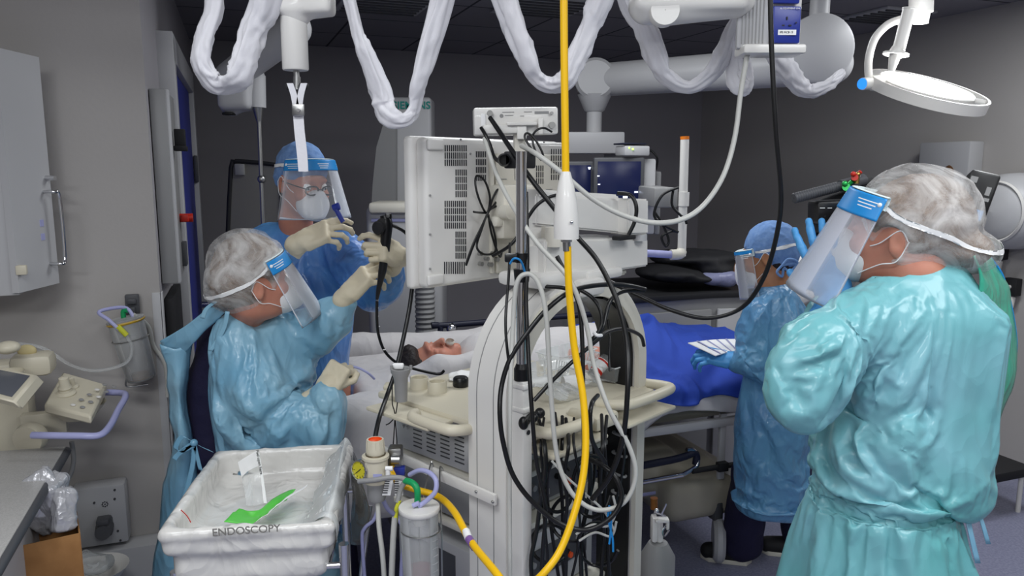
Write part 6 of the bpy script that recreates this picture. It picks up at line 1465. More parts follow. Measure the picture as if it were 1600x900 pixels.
mb = MB(); mb.box(ct(0.29, -0.055, zw - 0.02), (0.10, 0.08, 0.04), RCt, 0.012); mb.box(ct(0.48, -0.05, zw - 0.05), (0.24, 0.12, 0.012), RCt, 0.005); mb.box(ct(0.16, -0.05, zw - 0.05), (0.22, 0.12, 0.012), RCt, 0.005); mb.build('front_tray', M['cream'], cart)
# left side: handle, cups
mb = MB(); mb.tube([ct(0.0, 0.13, zw - 0.02), ct(-0.045, 0.13, zw - 0.012), ct(-0.06, 0.16, zw - 0.01), ct(-0.06, 0.27, zw - 0.008), ct(-0.03, 0.30, zw - 0.01)], 0.015, seg=14); mb.build('grip', M['cream'], cart)
for (x, y, r_) in ((683, 604, 0.028), (655, 598, 0.027)):
    c = atz(x, y - 8, zw + 0.03); mb = MB(); mb.lathe([(r_ - 0.005, 0), (r_ - 0.005, -0.055), (r_, -0.057), (r_, 0.0), (r_ - 0.002, 0.003), (r_ - 0.005, 0)], c, (0, 0, 1), 28); mb.build('cup_holder', M['cream'], cart)
mb = MB(); mb.box(ct(-0.03, 0.33, zw - 0.02), (0.09, 0.26, 0.012), RCt, 0.005); c = atz(622, 600, zw); mb.box(c + V(0.0, 0.02, -0.012), (0.09, 0.05, 0.015), None, 0.006); mb.build('side_tray', M['cream'], cart)
# grey scope holder on a clip
t = thing('scope_holder', 'grey tapered scope holder clipped to the side of the cart shelf', 'holder', at(627, 640, 1.98))
mb = MB(); q = at(626, 578, 1.98); mb.lathe([(0.016, -0.085), (0.019, -0.02), (0.026, -0.006), (0.027, 0.004), (0.022, 0.004), (0.015, -0.02), (0.012, -0.085), (0.016, -0.085)], q, (0, 0, 1), 24); mb.build('socket', M['grey'], t)
for lx in (612, 642): mb = MB(); mb.tube([at(lx, 578, 1.98), at(lx, 571, 1.98)], 0.004); mb.build('lug', M['grey'], t)
mb = MB(); mb.box(at(622, 572, 2.0), (0.03, 0.02, 0.014), None, 0.004); mb.build('pad', M['whiteink'], t)
mb = MB()
mb.tube([at(613, 600, 1.97), at(613, 630, 1.97), at(617, 650, 1.97), at(614, 700, 1.97)], 0.0016, seg=6); mb.tube([at(622, 620, 1.97), at(618, 648, 1.97), at(610, 660, 1.97), at(603, 664, 1.97)], 0.0016, seg=6); mb.tube([at(617, 650, 1.97), at(620, 690, 1.97), at(618, 705, 1.97)], 0.0016, seg=6)
tag(mb.build('thin_cord', M['black'], None), 'thin black cord dangling below the grey scope holder', 'cord')
# black valve and gauze on the shelf
t = thing('biopsy_valve', 'black round valve piece lying on the cart shelf by the cups', 'valve', atz(718, 600, zw))
mb = MB(); q = atz(720, 603, zw); mb.lathe([(0.001, 0), (0.022, 0), (0.024, 0.004), (0.022, 0.024), (0.018, 0.028), (0.001, 0.028)], q); mb.build('body', M['black'], t); mb = MB(); mb.cyl(q + V(-0.018, 0, 0.016), q + V(-0.034, 0, 0.018), 0.005); mb.build('spout', M['steel'], t)
S = SDF(0.004); S.ell(atz(722, 588, zw + 0.01), (0.04, 0.03, 0.014)); S.disp = lambda P_: 0.012 * (ridged(P_ * 40) - 0.5); tag(S.build('gauze_pad', M['whiteink'], None, smooth=1), 'crumpled white gauze behind the black valve on the shelf', 'gauze')

# pole column and chrome pole
za = onb(815, 592, -0.03).z
mb = MB(); mb.box(ct(0.018, -0.035, 0.12 + (za - 0.12) / 2), (0.034, 0.04, za - 0.12), RCt, 0.004); mb.build('column', M['white'], cart)
for y in (600, 636): mb = MB(); z = onb(815, y, -0.03).z; mb.box(ct(0.018, -0.037, z), (0.039, 0.046, 0.012), RCt, 0.003); mb.build('column_collar', M['white'], cart)
for y in (679,): mb = MB(); q = ct(0.018, -0.057, onb(815, y, -0.055).z); mb.cyl(q, q - CS * 0.001, 0.006); mb.build('hole', M['ink'], cart)
pb = ct(0.018, -0.035, za); pt_ = V(pb.x - 0.002, pb.y, at(812, 237, pb.y).z)
pole = thing('infusion_pole', 'polished chrome pole rising from the cart in front of the monitor', 'pole', pb)
mb = MB(); mb.cyl(pb, pt_, 0.0125, seg=28); mb.build('pole', M['chrome'], pole)
mb = MB(); mb.cyl(pb + V(0, 0, 0.0), pb + V(0, 0, 0.028), 0.0185, seg=24); mb.cyl(pb + V(0, 0, 0.028), pb + V(0, 0, 0.04), 0.0175, 0.013, seg=24); mb.build('collar', M['black'], pole)
q = V(pb.x, pb.y, at(812, 410, pb.y).z); mb = MB(); mb.cyl(q, q + V(0, 0, 0.022), 0.0165, seg=24); mb.box(q + V(-0.025, -0.01, 0.012), (0.03, 0.02, 0.02), None, 0.004); mb.build('clamp', M['black'], pole)
q2 = V(pb.x, pb.y, at(812, 440, pb.y).z); mb = MB(); mb.cyl(q2, q2 + V(0, 0, 0.03), 0.017, 0.02, seg=20); mb.build('clamp', M['black'], pole)
mb = MB(); z = onb(815, 655, -0.06).z; q = ct(0.018, -0.062, z); mb.tube([q - CB * 0.035 - CS * 0.02, q, q + CB * 0.03], 0.008); mb.sphere(q + CB * 0.035, 0.013); mb.sphere(q - CB * 0.045 - CS * 0.02, (0.012, 0.012, 0.016)); mb.sphere(q - CS * 0.012, 0.011); mb.build('clamp_handle', M['black'], cart)
mb = MB(); mb.tube([q + V(-0.01, -0.0, 0)] * 1 + [at(803, 408, 1.70), at(812, 402, 1.70), at(820, 408, 1.70), at(823, 420, 1.70)], 0.0022, seg=6) if False else mb.tube([at(797, 412, 1.72), at(803, 404, 1.71), at(812, 406, 1.71), at(817, 415, 1.72), at(820, 425, 1.73)], 0.0025, seg=6)
tag(mb.build('cable_tie', M['label'], None), 'bright blue cable tie knotted round the chrome pole', 'cable tie')

# side rail with hooks
mb = MB(); p0 = ons(602, 700, -0.004); p1 = ons(780, 779, -0.004); ax = (p1 - p0).normalized(); z_ = V(0, 0, 1)
RR = Matrix((ax, V(0, 0, 1).cross(ax), z_)).transposed(); c = (p0 + p1) / 2; mb.box(V(c.x, c.y, c.z) - CB * 0.012, ((p1 - p0).length, 0.010, 0.028), RR, 0.002); rl = mb.build('side_rail', M['white'], cart)
for (x, y) in ((744, 768), (770, 784)): mb = MB(); q = ons(x, y, -0.022); mb.sphere(q, 0.004); mb.build('bolt', M['steel'], rl)
# platform above the arch, monitor and its arms
mb = MB(); mb.box(ct(0.25, 0.07, ZT + 0.008), (0.26, 0.15, 0.035), RCt, 0.012); mb.box(ct(0.38, 0.05, ZT + 0.005), (0.16, 0.13, 0.03), RCt, 0.012); mb.box(ct(0.30, -0.01, ZT - 0.02), (0.10, 0.05, 0.045), RCt, 0.012); mb.cyl(ct(0.2, 0.08, ZT), ct(0.2, 0.08, ZT + 0.09), 0.03); mb.build('top_platform', M['white'], cart)

mon = thing('endoscopy_monitor', 'large white monitor seen from its vented back, mounted over the cart', 'monitor', V(0.0, 2.2, 1.45))
m0 = V(-0.222, 2.0, 0); zt = at(668, 214, 2.0).z; zb = at(668, 452, 2.0).z; WM = 0.585
def mp_(w_, z, dd=0.0): return m0 + CB * w_ + CS * dd + V(0, 0, z)
def onm(px, py, dd=0.0): return onplane(px, py, mp_(0, 1, dd), CS)
zc_ = (zt + zb) / 2; hM = zt - zb
mb = MB(); mb.box(mp_(WM / 2 - 0.01, zc_, 0.055), (WM + 0.02, 0.032, hM + 0.008), RCt, 0.012, 4); mb.build('bezel', M['white'], mon)
mb = MB(); mb.box(mp_(WM / 2, zc_, 0.022), (WM, 0.044, hM), RCt, 0.014, 4); hs = mb.build('housing', M['white'], mon)
mb = MB(); mb.box(mp_(WM / 2 - 0.01, zc_, 0.0715), (WM - 0.03, 0.002, hM - 0.04), RCt, 0); mb.build('screen', mat('picture_screen', '#1a2a33', 0.2, emit=0.2), mon)
mb = MB(); mb.box(mp_(0.40, zc_ - 0.01, -0.006), (0.30, 0.016, hM * 0.86), RCt, 0.006, 3); mb.box(mp_(0.235, zc_ , -0.006), (0.012, 0.014, hM * 0.9), RCt, 0.004); mb.build('back_cover', M['white2'], mon)
mb = MB()
vents = [(694, 730, 226, 260, 11, 3), (711, 730, 264, 309, 6, 4), (694, 729, 313, 358, 11, 4), (711, 729, 361, 405, 6, 4), (693, 727, 409, 428, 10, 2), (743, 760, 235, 284, 6, 4), (860, 878, 232, 282, 5, 5), (837, 850, 258, 288, 4, 3)]
for (x0, x1, y0, y1, nc, nr) in vents:
    dd = -0.0005 if x0 < 735 else -0.0148
    for r_ in range(nr):
        for c_ in range(nc):
            q = onm(x0 + (x1 - x0) * (c_ + 0.5) / nc, y0 + (y1 - y0) * (r_ + 0.5) / nr, dd); mb.box(q, (0.0034, 0.0012, 0.0165), RCt, 0)
mb.build('vent', M['ink'], hs)
for (x, y) in ((680, 226), (680, 437)): mb = MB(); q = onm(x, y, -0.004); mb.box(q, (0.055, 0.012, 0.028), RCt, 0.008, 3); mb.build('corner_foot', M['white'], hs)
mb = MB()
for (x, y) in ((672, 305), (672, 366), (672, 420), (735, 240), (720, 218), (850, 222)): mb.sphere(onm(x, y, -0.002), 0.003)
mb.build('screw', M['grey'], hs)
for (x, y) in ((748, 396), (758, 404), (768, 396), (749, 412), (764, 413), (774, 405)): mb = MB(); q = onm(x, y, -0.012); mb.cyl(q, q - CS * 0.012, 0.0065, seg=12); mb.build('port', M['steel'], hs)
mb = MB()
for (x, y, L) in ((858, 296, 0.03), (858, 300, 0.036), (783, 280, 0.045), (848, 305, 0.02)): mb.box(onm(x, y, -0.0152), (L, 0.001, 0.002), RCt, 0)
mb.build('printing', M['grey'], hs)
mb = MB(); mb.box(onm(800, 330, -0.04), (0.13, 0.06, 0.15), RCt, 0.012); q = onm(786, 331, -0.065); mb.cyl(q, q - CS * 0.03, 0.02, seg=24); mb.box(onm(790, 345, -0.05), (0.10, 0.03, 0.03), RCt, 0.008); mb.build('mount_plate', M['white2'], mon)
t = thing('power_adapter', 'black power adapter strapped behind the monitor near chrome pole', 'adapter', onm(805, 262, -0.03))
mb = MB(); q = at(812, 250, 1.86); mb.box(q, (0.075, 0.04, 0.04), None, 0.005); mb.build('brick', M['blackm'], t); mb = MB(); q = at(788, 250, 1.84); mb.lathe([(0.001, 0), (0.014, 0), (0.016, 0.01), (0.012, 0.02)], q, (0, -1, 0)); mb.build('plug', M['black'], t)
# arms
arm = thing('articulated_boom', 'white double jointed monitor arm reaching right behind yellow hose', 'monitor arm', at(930, 400, 2.15))
mb = MB(); sol(mb, [at(826, 332, 1.95), at(826, 392, 1.95), at(848, 398, 1.98), at(848, 318, 1.98)], CS * 0.05); mb.build('knuckle', M['white'], arm)
mb = MB(); sol(mb, [at(838, 303, 1.95), at(838, 352, 1.95), at(985, 366, 2.2), at(985, 312, 2.2)], CS * 0.06); mb.build('upper_arm', M['white'], arm)
mb = MB(); sol(mb, [at(845, 296, 1.95), at(845, 310, 1.95), at(971, 318, 2.2), at(966, 304, 2.2)], CS * 0.06); mb.build('upper_cover', M['white'], arm)
mb = MB(); sol(mb, [at(982, 310, 2.14), at(982, 367, 2.14), at(1014, 366, 2.2), at(1014, 311, 2.2)], CS * 0.07); mb.build('elbow', M['white'], arm)
mb = MB(); sol(mb, [at(852, 374, 1.93), at(852, 438, 1.93), at(1013, 416, 2.24), at(1013, 373, 2.24)], CS * 0.07); mb.build('lower_arm', M['white'], arm)
mb = MB(); sol(mb, [at(852, 436, 1.95), at(853, 459, 1.95), at(980, 429, 2.22), at(980, 420, 2.22)], CS * 0.06); mb.build('lower_skirt', M['white2'], arm)
mb = MB(); sol(mb, [at(905, 368, 2.1), at(905, 378, 2.1), at(955, 374, 2.18), at(955, 368, 2.18)], CS * 0.05); mb.cyl(at(1000, 366, 2.2), at(1000, 376, 2.2), 0.02); mb.build('pivot', M['lgrey'], arm)
mb = MB(); mb.cyl(at(866, 385, 1.95), at(866, 355, 1.95), 0.024, seg=24); mb.build('hinge', M['white2'], arm)
mb = MB(); mb.box(at(975, 371, 2.12), (0.075, 0.03, 0.012), RCt, 0.003); mb.build('strap', M['blackm'], arm)
mb = MB(); mb.tube([at(965, 302, 2.14), at(985, 305, 2.12), at(994, 322, 2.11), at(992, 345, 2.11), at(982, 367, 2.11)], 0.0055); tag(mb.build('cable', M['black'], None), 'short black cable over the elbow of the white monitor arm', 'cable')

# receiver box on top
rx = thing('receiver_box', 'small white receiver box with ports standing above the monitor', 'receiver box', at(805, 212, 1.98))
Rr = Matrix.Rotation(math.radians(6), 3, 'Z') @ Matrix.Rotation(math.radians(-1.2), 3, 'Y'); cR = at(805, 190, 2.0)
mb = MB(); mb.box(cR, (0.214, 0.05, 0.068), Rr, 0.006); mb.build('casing', M['white'], rx)
Tr = Matrix.Translation(cR) @ Rr.to_4x4()
mb = MB(); mb.box(Tr @ V(-0.083, -0.0255, 0.004), (0.012, 0.003, 0.03), Rr, 0.001); mb.build('power_inlet', M['whiteink'], rx)
mb = MB(); q = Tr @ V(-0.067, -0.025, 0.02); mb.cyl(q, Tr @ V(-0.067, -0.036, 0.02), 0.007); mb.build('port', M['steel'], rx); mb = MB(); q = Tr @ V(0.09, -0.025, -0.012); mb.cyl(q, Tr @ V(0.09, -0.038, -0.012), 0.009, 0.008); mb.cyl(Tr @ V(0.09, -0.025, 0.018), Tr @ V(0.09, -0.031, 0.018), 0.004); mb.build('port', M['steel'], rx)
mb = MB(); mb.box(Tr @ V(0.065, -0.0255, 0.02), (0.036, 0.001, 0.006), Rr, 0); mb.cyl(Tr @ V(-0.037, -0.024, 0.013), Tr @ V(-0.037, -0.0256, 0.013), 0.005)
for k, (x, z, L) in enumerate(((-0.018, 0.014, 0.022), (-0.02, 0.022, 0.03), (0.015, 0.012, 0.01), (0.03, 0.022, 0.02))): mb.box(Tr @ V(x, -0.0255, z), (L, 0.001, 0.0016), Rr, 0)
mb.build('printing', M['grey'], rx)
mb = MB(); mb.box(Tr @ V(0.012, -0.035, -0.008), (0.075, 0.022, 0.008), Rr, 0.002); mb.box(Tr @ V(0.012, -0.032, -0.028), (0.024, 0.016, 0.035), Rr, 0.002); mb.box(Tr @ V(0.06, -0.032, -0.014), (0.012, 0.014, 0.04), Rr, 0.002); mb.box(Tr @ V(-0.04, -0.032, -0.02), (0.09, 0.012, 0.022), Rr, 0.004); mb.build('bracket', M['white'], rx)
mb = MB(); a = Tr @ V(0.01, -0.01, -0.03); mb.box(V(a.x, a.y, a.z - 0.05), (0.03, 0.02, 0.14), Rr, 0.004); mb.build('stalk', M['white2'], rx)

# trays and supplies on the shelf, seen through the arch
def tray(label, px, py, s, ang, d=None):
    c = atz(px, py, zw + 0.002) ; R = Matrix.Rotation(math.radians(ang), 3, 'Z'); mb = MB(); n = 26; vs = []; fs = []
    prof = [(0.0, 0.001), (0.85, 0.001), (0.88, 0.004), (1.0, s[2]), (1.06, s[2]), (1.06, s[2] - 0.003)]
    seg = 64
    for (k, h_) in prof:
        for i in range(seg):
            a = 2 * PI * i / seg; ca, sa = math.cos(a), math.sin(a); m_ = max(abs(ca), abs(sa)); x = ca / m_ * (1 - 0.08 * (abs(ca * sa) * 2) ** 4); y = sa / m_ * (1 - 0.08 * (abs(ca * sa) * 2) ** 4)
            rip = 1 + (0.025 if i % 2 else 0) * (1 if 0.004 <= h_ < s[2] or k == 1.0 else 0); vs.append(c + R @ V(x * s[0] / 2 * k * rip, y * s[1] / 2 * k * rip, h_))
    for j in range(len(prof) - 1):
        for i in range(seg): a = j * seg + i; b = j * seg + (i + 1) % seg; fs.append((a, b, b + seg, a + seg))
    mb.add(vs, fs); return tag(mb.build('clear_tray', M['clear'], None, sharp=0.4), label, 'tray')
tray('ribbed clear tray at the left of the cart work shelf', 850, 596, (0.15, 0.10, 0.05), 47)
tray('ribbed clear tray behind the left tray on the cart shelf', 885, 570, (0.18, 0.12, 0.05), 47)
tray('ribbed clear tray at the right of the cart work shelf', 962, 588, (0.17, 0.11, 0.05), 47)
c = atz(925, 588, zw + 0.02); d_ = V(0.55, 0.35, 0.55).normalized(); t = thing('sample_bottle', 'small clear bottle with red banded label lying in the trays', 'bottle', c)
mb = MB(); mb.lathe([(0.001, 0), (0.018, 0), (0.019, 0.003), (0.019, 0.07), (0.012, 0.085), (0.009, 0.09), (0.009, 0.1)], c, d_); mb.build('bottle', M['clear'], t)
mb = MB(); mb.lathe([(0.0195, 0.014), (0.0195, 0.06)], c, d_); lb = mb.build('label', M['whiteink'], t); mb = MB(); mb.lathe([(0.0198, 0.052), (0.0198, 0.058)], c, d_); mb.lathe([(0.0198, 0.016), (0.0198, 0.026)], c, d_); mb.build('red_band', M['red'], lb)
mb = MB(); mb.cyl(c + d_ * 0.1, c + d_ * 0.115, 0.011); mb.build('cap', M['clear'], t)
for i, (x, y, s_, ang) in enumerate(((905, 590, 0.05, 0.3), (880, 612, 0.05, 0.9), (945, 560, 0.05, 1.8), (975, 560, 0.045, 0.2))):
    S = SDF(0.005); S.box(atz(x, y, zw + 0.02), (s_, s_ * 0.55, 0.006), np.array(Euler((0.3, 0.2, ang)).to_matrix()), 0.006); S.disp = lambda P_: 0.012 * (ridged(P_ * 25 + 3) - 0.5)
    tag(S.build('plastic_pouch', M['clear'], None, smooth=1), 'clear crumpled pouch ' + ('in the middle of the cart shelf', 'lying at the near edge of the cart shelf', 'behind the small bottle on the cart shelf', 'at the right rear of the cart shelf')[i], 'pouch')
c = atz(890, 598, zw + 0.022); mb = MB(); mb.lathe([(0.001, -0.02), (0.02, -0.02), (0.022, 0.0), (0.022, 0.03), (0.001, 0.032)], c, (1, 0.3, 0)); tag(mb.build('white_roll', M['whiteink'], None), 'white roll of tape lying on the cart shelf', 'tape roll')

# ---------------------------------------------------------------- cables of the cart, one by one
cable('grey_cable', 'thick grey cable looping from the receiver box over the pole and through the cart', [(757, 216, 1.93), (775, 270, 1.86), (800, 320, 1.80), (838, 378, 1.74), (885, 430, 1.71), (905, 470, 1.7), (919, 520, 1.7), (928, 570, 1.69), (950, 635, 1.66), (984, 700, 1.66), (993, 745, 1.66), (975, 785, 1.66), (935, 797, 1.66), (900, 778, 1.66), (878, 740, 1.66), (867, 690, 1.66), (860, 600, 1.66), (853, 490, 1.66), (841, 442, 1.67), (824, 428, 1.68), (807, 445, 1.68), (801, 520, 1.68), (797, 620, 1.66), (796, 760, 1.66), (797, 920, 1.66)], 0.0055, M['hose'])
cable('black_cable', 'black cable from the receiver box slanting down right past the arch', [(766, 184, 1.93), (780, 205, 1.9), (803, 240, 1.84), (830, 280, 1.8), (868, 328, 1.78), (900, 368, 1.78), (932, 405, 1.76), (956, 450, 1.74), (970, 490, 1.72), (980, 540, 1.70), (981, 600, 1.66), (974, 680, 1.66), (955, 740, 1.66), (925, 780, 1.68)], 0.0062, M['black'])
cable('black_cable', 'black cable sagging left beside the column then looping up inside the cart', [(1008, 452, 1.9), (980, 446, 1.85), (940, 445, 1.8), (895, 454, 1.74), (855, 483, 1.7), (821, 524, 1.68), (797, 561, 1.67), (784, 602, 1.66), (781, 645, 1.64), (786, 690, 1.64), (801, 741, 1.64), (830, 782, 1.64), (873, 817, 1.64), (916, 828, 1.64), (953, 810, 1.64), (971, 779, 1.65), (963, 748, 1.66), (945, 730, 1.68), (922, 718, 1.72)], 0.0058, M['black'])
cable('black_cable', 'thin black cable hanging straight left of the chrome pole', [(797, 380, 1.85), (795, 430, 1.8), (790, 500, 1.74), (793, 550, 1.72), (799, 590, 1.72)], 0.0035, M['black'])
cable('black_cable', 'black cable running down right beside the chrome pole', [(822, 300, 1.8), (824, 400, 1.76), (822, 470, 1.73), (826, 560, 1.69), (831, 640, 1.66), (838, 720, 1.66), (852, 790, 1.66), (848, 860, 1.66), (845, 930, 1.66)], 0.005, M['black'])
cable('black_cable', 'black cable crossing diagonally behind the yellow hose inside the arch', [(834, 626, 1.66), (862, 596, 1.68), (900, 560, 1.72), (935, 530, 1.78), (950, 518, 1.82), (975, 514, 1.88), (1000, 524, 1.95), (1006, 540, 1.98)], 0.0048, M['black'])
cable('black_cable', 'black cable dropping behind the yellow hose to the rack', [(870, 400, 1.74), (890, 440, 1.73), (905, 480, 1.72), (910, 540, 1.7), (911, 620, 1.68), (912, 700, 1.68), (910, 800, 1.7)], 0.0052, M['black'])
cable('black_cable', 'bent black cable arching from the platform into the white clip', [(1006, 455, 1.9), (975, 455, 1.86), (955, 468, 1.82), (947, 490, 1.8), (942, 510, 1.78), (930, 526, 1.76), (920, 535, 1.75)], 0.0052, M['black'])
cable('black_cable', 'black cable curving beside the yellow hose through the white clip', [(905, 452, 1.82), (925, 465, 1.8), (938, 485, 1.78), (940, 508, 1.77), (930, 526, 1.76)], 0.005, M['black'])
mb = MB(); mb.tube([at(928, 520, 1.75), at(933, 524, 1.74), at(940, 524, 1.75)], 0.004, seg=6); tag(mb.build('cable_clip', M['whiteink'], None), 'small white clip holding two black cables inside the arch', 'clip')
cable('black_cable', 'short black cable bending over the near shelf grip', [(934, 618, 1.72), (925, 630, 1.64), (922, 655, 1.62), (926, 690, 1.64), (945, 722, 1.66)], 0.0052, M['black'])
cable('black_cable', 'black cable hanging down behind the far arch leg opening', [(950, 500, 2.15), (953, 530, 2.12), (952, 560, 2.1), (953, 580, 2.08)], 0.004, M['black'])
cable('black_cable', 'black cord from the monitor down past the bed to the orange topped regulator', [(645, 440, 2.2), (640, 480, 2.16), (630, 530, 2.12), (618, 580, 2.08), (604, 620, 2.04), (592, 655, 1.95), (585, 690, 1.9)], 0.0062, M['black'])
lab = 'black cable hanging among many in the open cart back, below the work shelf'
rnd = random.Random(5)
for i in range(11):
    x = 840 + i * 12 + rnd.uniform(-4, 4); pts = [(x, 648 + rnd.uniform(-8, 10), 1.86)]
    sx = rnd.uniform(-14, 14)
    for k in range(1, 7): pts.append((x + sx * math.sin(k * 0.9 + i) + rnd.uniform(-4, 4), 650 + 45 * k, 1.74 + 0.018 * (i % 4) + rnd.uniform(-0.01, 0.01)))
    mb = MB(); mb.tube([at(*p_) for p_ in pts], rnd.choice((0.0035, 0.0045, 0.0055)), seg=8); tag(mb.build('black_cable', M['black'], None), lab, 'cable', 'cables hanging in the cart back')
for i, (x0, y0, rx_, ry_) in enumerate(((870, 760, 26, 40), (895, 810, 34, 36), (860, 850, 30, 30), (925, 760, 30, 48), (935, 850, 32, 34))):
    mb = MB(); mb.tube([at(x0 + rx_ * math.cos(a), y0 + ry_ * math.sin(a), 1.77 + 0.02 * math.sin(a * 2 + i)) for a in np.linspace(0.3, 5.6, 11)], 0.0045, seg=8)
    tag(mb.build('black_cable', M['black'], None), 'black cable coiled in a loose loop in the open cart back', 'cable', 'cable loops in the cart back')
for i, pts in enumerate(([(862, 720), (885, 745), (915, 772), (945, 800), (960, 830)], [(900, 835), (925, 820), (950, 822), (962, 800), (958, 775)], [(905, 845), (930, 832), (955, 838), (963, 815)])):
    mb = MB(); mb.tube([at(x, y, 1.72) for x, y in pts], 0.003, seg=8); tag(mb.build('white_cable', M['hose'], None), ('thin pale cable slanting behind the yellow hose low in the cart', 'pale cable curling up low in the cart, upper of the pair', 'pale cable curling up low in the cart, lower of the pair')[i], 'cable')
mb = MB(); mb.tube([at(952, 790, 1.7), at(950, 810, 1.7), at(957, 840, 1.7), at(958, 862, 1.7)], 0.0025, seg=6); mb.tube([at(952, 790, 1.7), at(955, 815, 1.7), at(952, 850, 1.7)], 0.0025, seg=6); tag(mb.build('cable_tie', M['label'], None), 'blue cable tie low inside the open cart back', 'cable tie')
# bundled cable on the monitor back
mb = MB(); K = lambda pts: [onm(x, y, -0.035 - 0.006 * (i % 3)) for i, (x, y) in enumerate(pts)]
mb.tube(K([(728, 413), (740, 380), (757, 345), (764, 325), (765, 305), (757, 282), (745, 275), (743, 290), (750, 315), (761, 333), (770, 310), (778, 296), (782, 305), (772, 320), (762, 333), (752, 360), (745, 385), (755, 397), (772, 395), (775, 380), (770, 355), (762, 333), (776, 322), (796, 320), (812, 326)]), 0.0032, seg=8, sub=6)
mb.tube(K([(728, 415), (742, 378), (759, 340), (763, 332)]), 0.0032, seg=8); mb.tube(K([(763, 333), (748, 332), (740, 331)]), 0.003, seg=8); mb.tube(K([(763, 335), (768, 365), (780, 400), (784, 395)]), 0.0032, seg=8)
tag(mb.build('bundled_cable', M['black'], None), 'black cable tied in a looped bundle on the monitor back', 'cable')
cable('black_cable', 'short black cable looping from the right port of the receiver box', [(862, 206, 1.96), (850, 200, 1.94), (838, 204, 1.93), (832, 215, 1.93), (836, 235, 1.92), (846, 250, 1.91), (848, 240, 1.91), (836, 218, 1.91), (824, 208, 1.91), (820, 215, 1.91), (830, 232, 1.9), (840, 245, 1.9)], 0.0028, M['black'])
cable('black_cable', 'black cable from receiver power inlet down to the black adapter', [(752, 200, 1.95), (758, 210, 1.93), (765, 225, 1.92), (772, 245, 1.9), (782, 254, 1.86)], 0.0048, M['black'])
cable('black_cable', 'black cable curving from the monitor mount behind the chrome pole to the arm', [(770, 400, 1.93), (795, 385, 1.9), (812, 365, 1.9), (825, 340, 1.9), (842, 318, 1.9), (868, 305, 1.9), (895, 310, 1.9)], 0.0045, M['black'])
cable('black_cable', 'black cable along the top of the arch under the lower arm', [(828, 440, 1.9), (850, 447, 1.88), (880, 450, 1.86), (905, 458, 1.84)], 0.005, M['black'])
# ---------------------------------------------------------------- endoscope held between the two
t = thing('endoscope', 'black flexible endoscope held upright, its tube curving down over the pillow', 'endoscope', at(600, 400, 2.40))
D = 2.38
mb = MB(); a = at(604, 372, D); b = at(604, 340, D); mb.tube([at(601, 395, D), at(603, 370, D), at(604, 350, D), at(601, 336, D)], [0.015, 0.017, 0.019, 0.015], seg=16); mb.cyl(at(597, 350, D - 0.02), at(597, 350, D + 0.02), 0.018); mb.box(at(607, 338, D), (0.02, 0.02, 0.02), None, 0.005); hd = mb.build('control_head', M['black'], t)
mb = MB(); mb.lathe([(0.001, 0), (0.02, 0), (0.022, 0.004), (0.018, 0.010), (0.001, 0.012)], at(592, 356, D - 0.02), (-0.3, -1, 0), 14); mb.build('angle_knob', M['blackm'], hd)
mb = MB(); mb.cyl(at(606, 338, D - 0.015), at(606, 334, D - 0.03), 0.005); mb.build('button', M['grey'], hd)
mb = MB(); mb.tube([at(601, 392, D), at(598, 420, D), at(592, 450, D), at(589, 468, D)], [0.015, 0.013, 0.008, 0.005], seg=16); mb.build('grip', M['black'], t)
mb = MB(); mb.cyl(at(590, 464, D), at(589, 476, D), 0.004); mb.build('metal_collar', M['steel'], t)
mb = MB(); mb.tube([at(589, 470, D), at(589, 500, D), at(592, 525, D + 0.02), at(602, 550, D + 0.06), at(622, 568, D + 0.1), at(650, 577, D + 0.12), at(675, 583, D + 0.13), at(688, 584, D + 0.13), at(694, 579, D + 0.13)], 0.0048, seg=12, sub=10); tb = mb.build('insertion_tube', M['black'], t)
for (x, y, dx) in ((589, 481, 0), (589, 494, 0), (591, 510, 0.01), (594, 530, 0.03), (600, 546, 0.05)):
    mb = MB(); q = at(x, y, D + dx); mb.cyl(q - V(0, 0, 0.0015), q + V(0, 0, 0.0015), 0.0051); mb.build('depth_mark', M['whiteink'], tb)
mb = MB(); mb.tube([at(612, 352, D), at(622, 356, D + 0.02), at(634, 364, D + 0.03), at(645, 380, D + 0.06), at(652, 410, D + 0.06), at(646, 450, D)], 0.0055, seg=12); mb.build('light_cord', M['black'], t)

# ---------------------------------------------------------------- lined waste tray on its steel trolley
tw = thing('tray_trolley', 'chrome trolley carrying a big white plastic-lined tray', 'trolley', V(-0.66, 2.0, 0))
NL, NR, FR, FLc = [atz(x, y, 0.92) for x, y in ((252, 838), (536, 815), (546, 695), (322, 700))]
cen = (NL + NR + FR + FLc) / 4; ux = ((NR - NL) + (FR - FLc)).normalized(); uy = V(-ux.y, ux.x, 0)
hw = ((NR - NL).length + (FR - FLc).length) / 4; hd_ = ((FLc - NL).dot(uy) + (FR - NR).dot(uy)) / 4
RT = Matrix((ux, uy, V(0, 0, 1))).transposed(); RTn = np.array(RT)
def tp(x, y, z): return cen + ux * x + uy * y + V(0, 0, z - cen.z)
M['liner'] = mat('plastic_liner', '#dad8d4', 0.22, bump=('crumple', 10, 0.5, 0.02), coat=0.5)
S = SDF(0.007); rd = 0.045
S.box(tp(0, 0, 0.905), (hw - 0.022, hd_ - 0.022, 0.0), RTn, 0.018, k=0.006); S.box(tp(0, 0, 0.875), (hw - 0.032, hd_ - 0.032, 0.004), RTn, 0.022, k=0.01)
S.box(tp(0, 0, 0.825), (hw - rd - 0.012, hd_ - rd - 0.012, 0.03), RTn, 0.03, k=0.012)
S.box(tp(0, 0, 0.93), (hw - rd - 0.025, hd_ - rd - 0.025, 0.055), RTn, rd * 0.8, k=0.02, op=-1)
S.disp = lambda P_: 0.010 * (ridged(P_ * np.array([5, 5, 9])) - 0.6)
lin_ = S.build('lined_tray', M['liner'], tw, smooth=1)
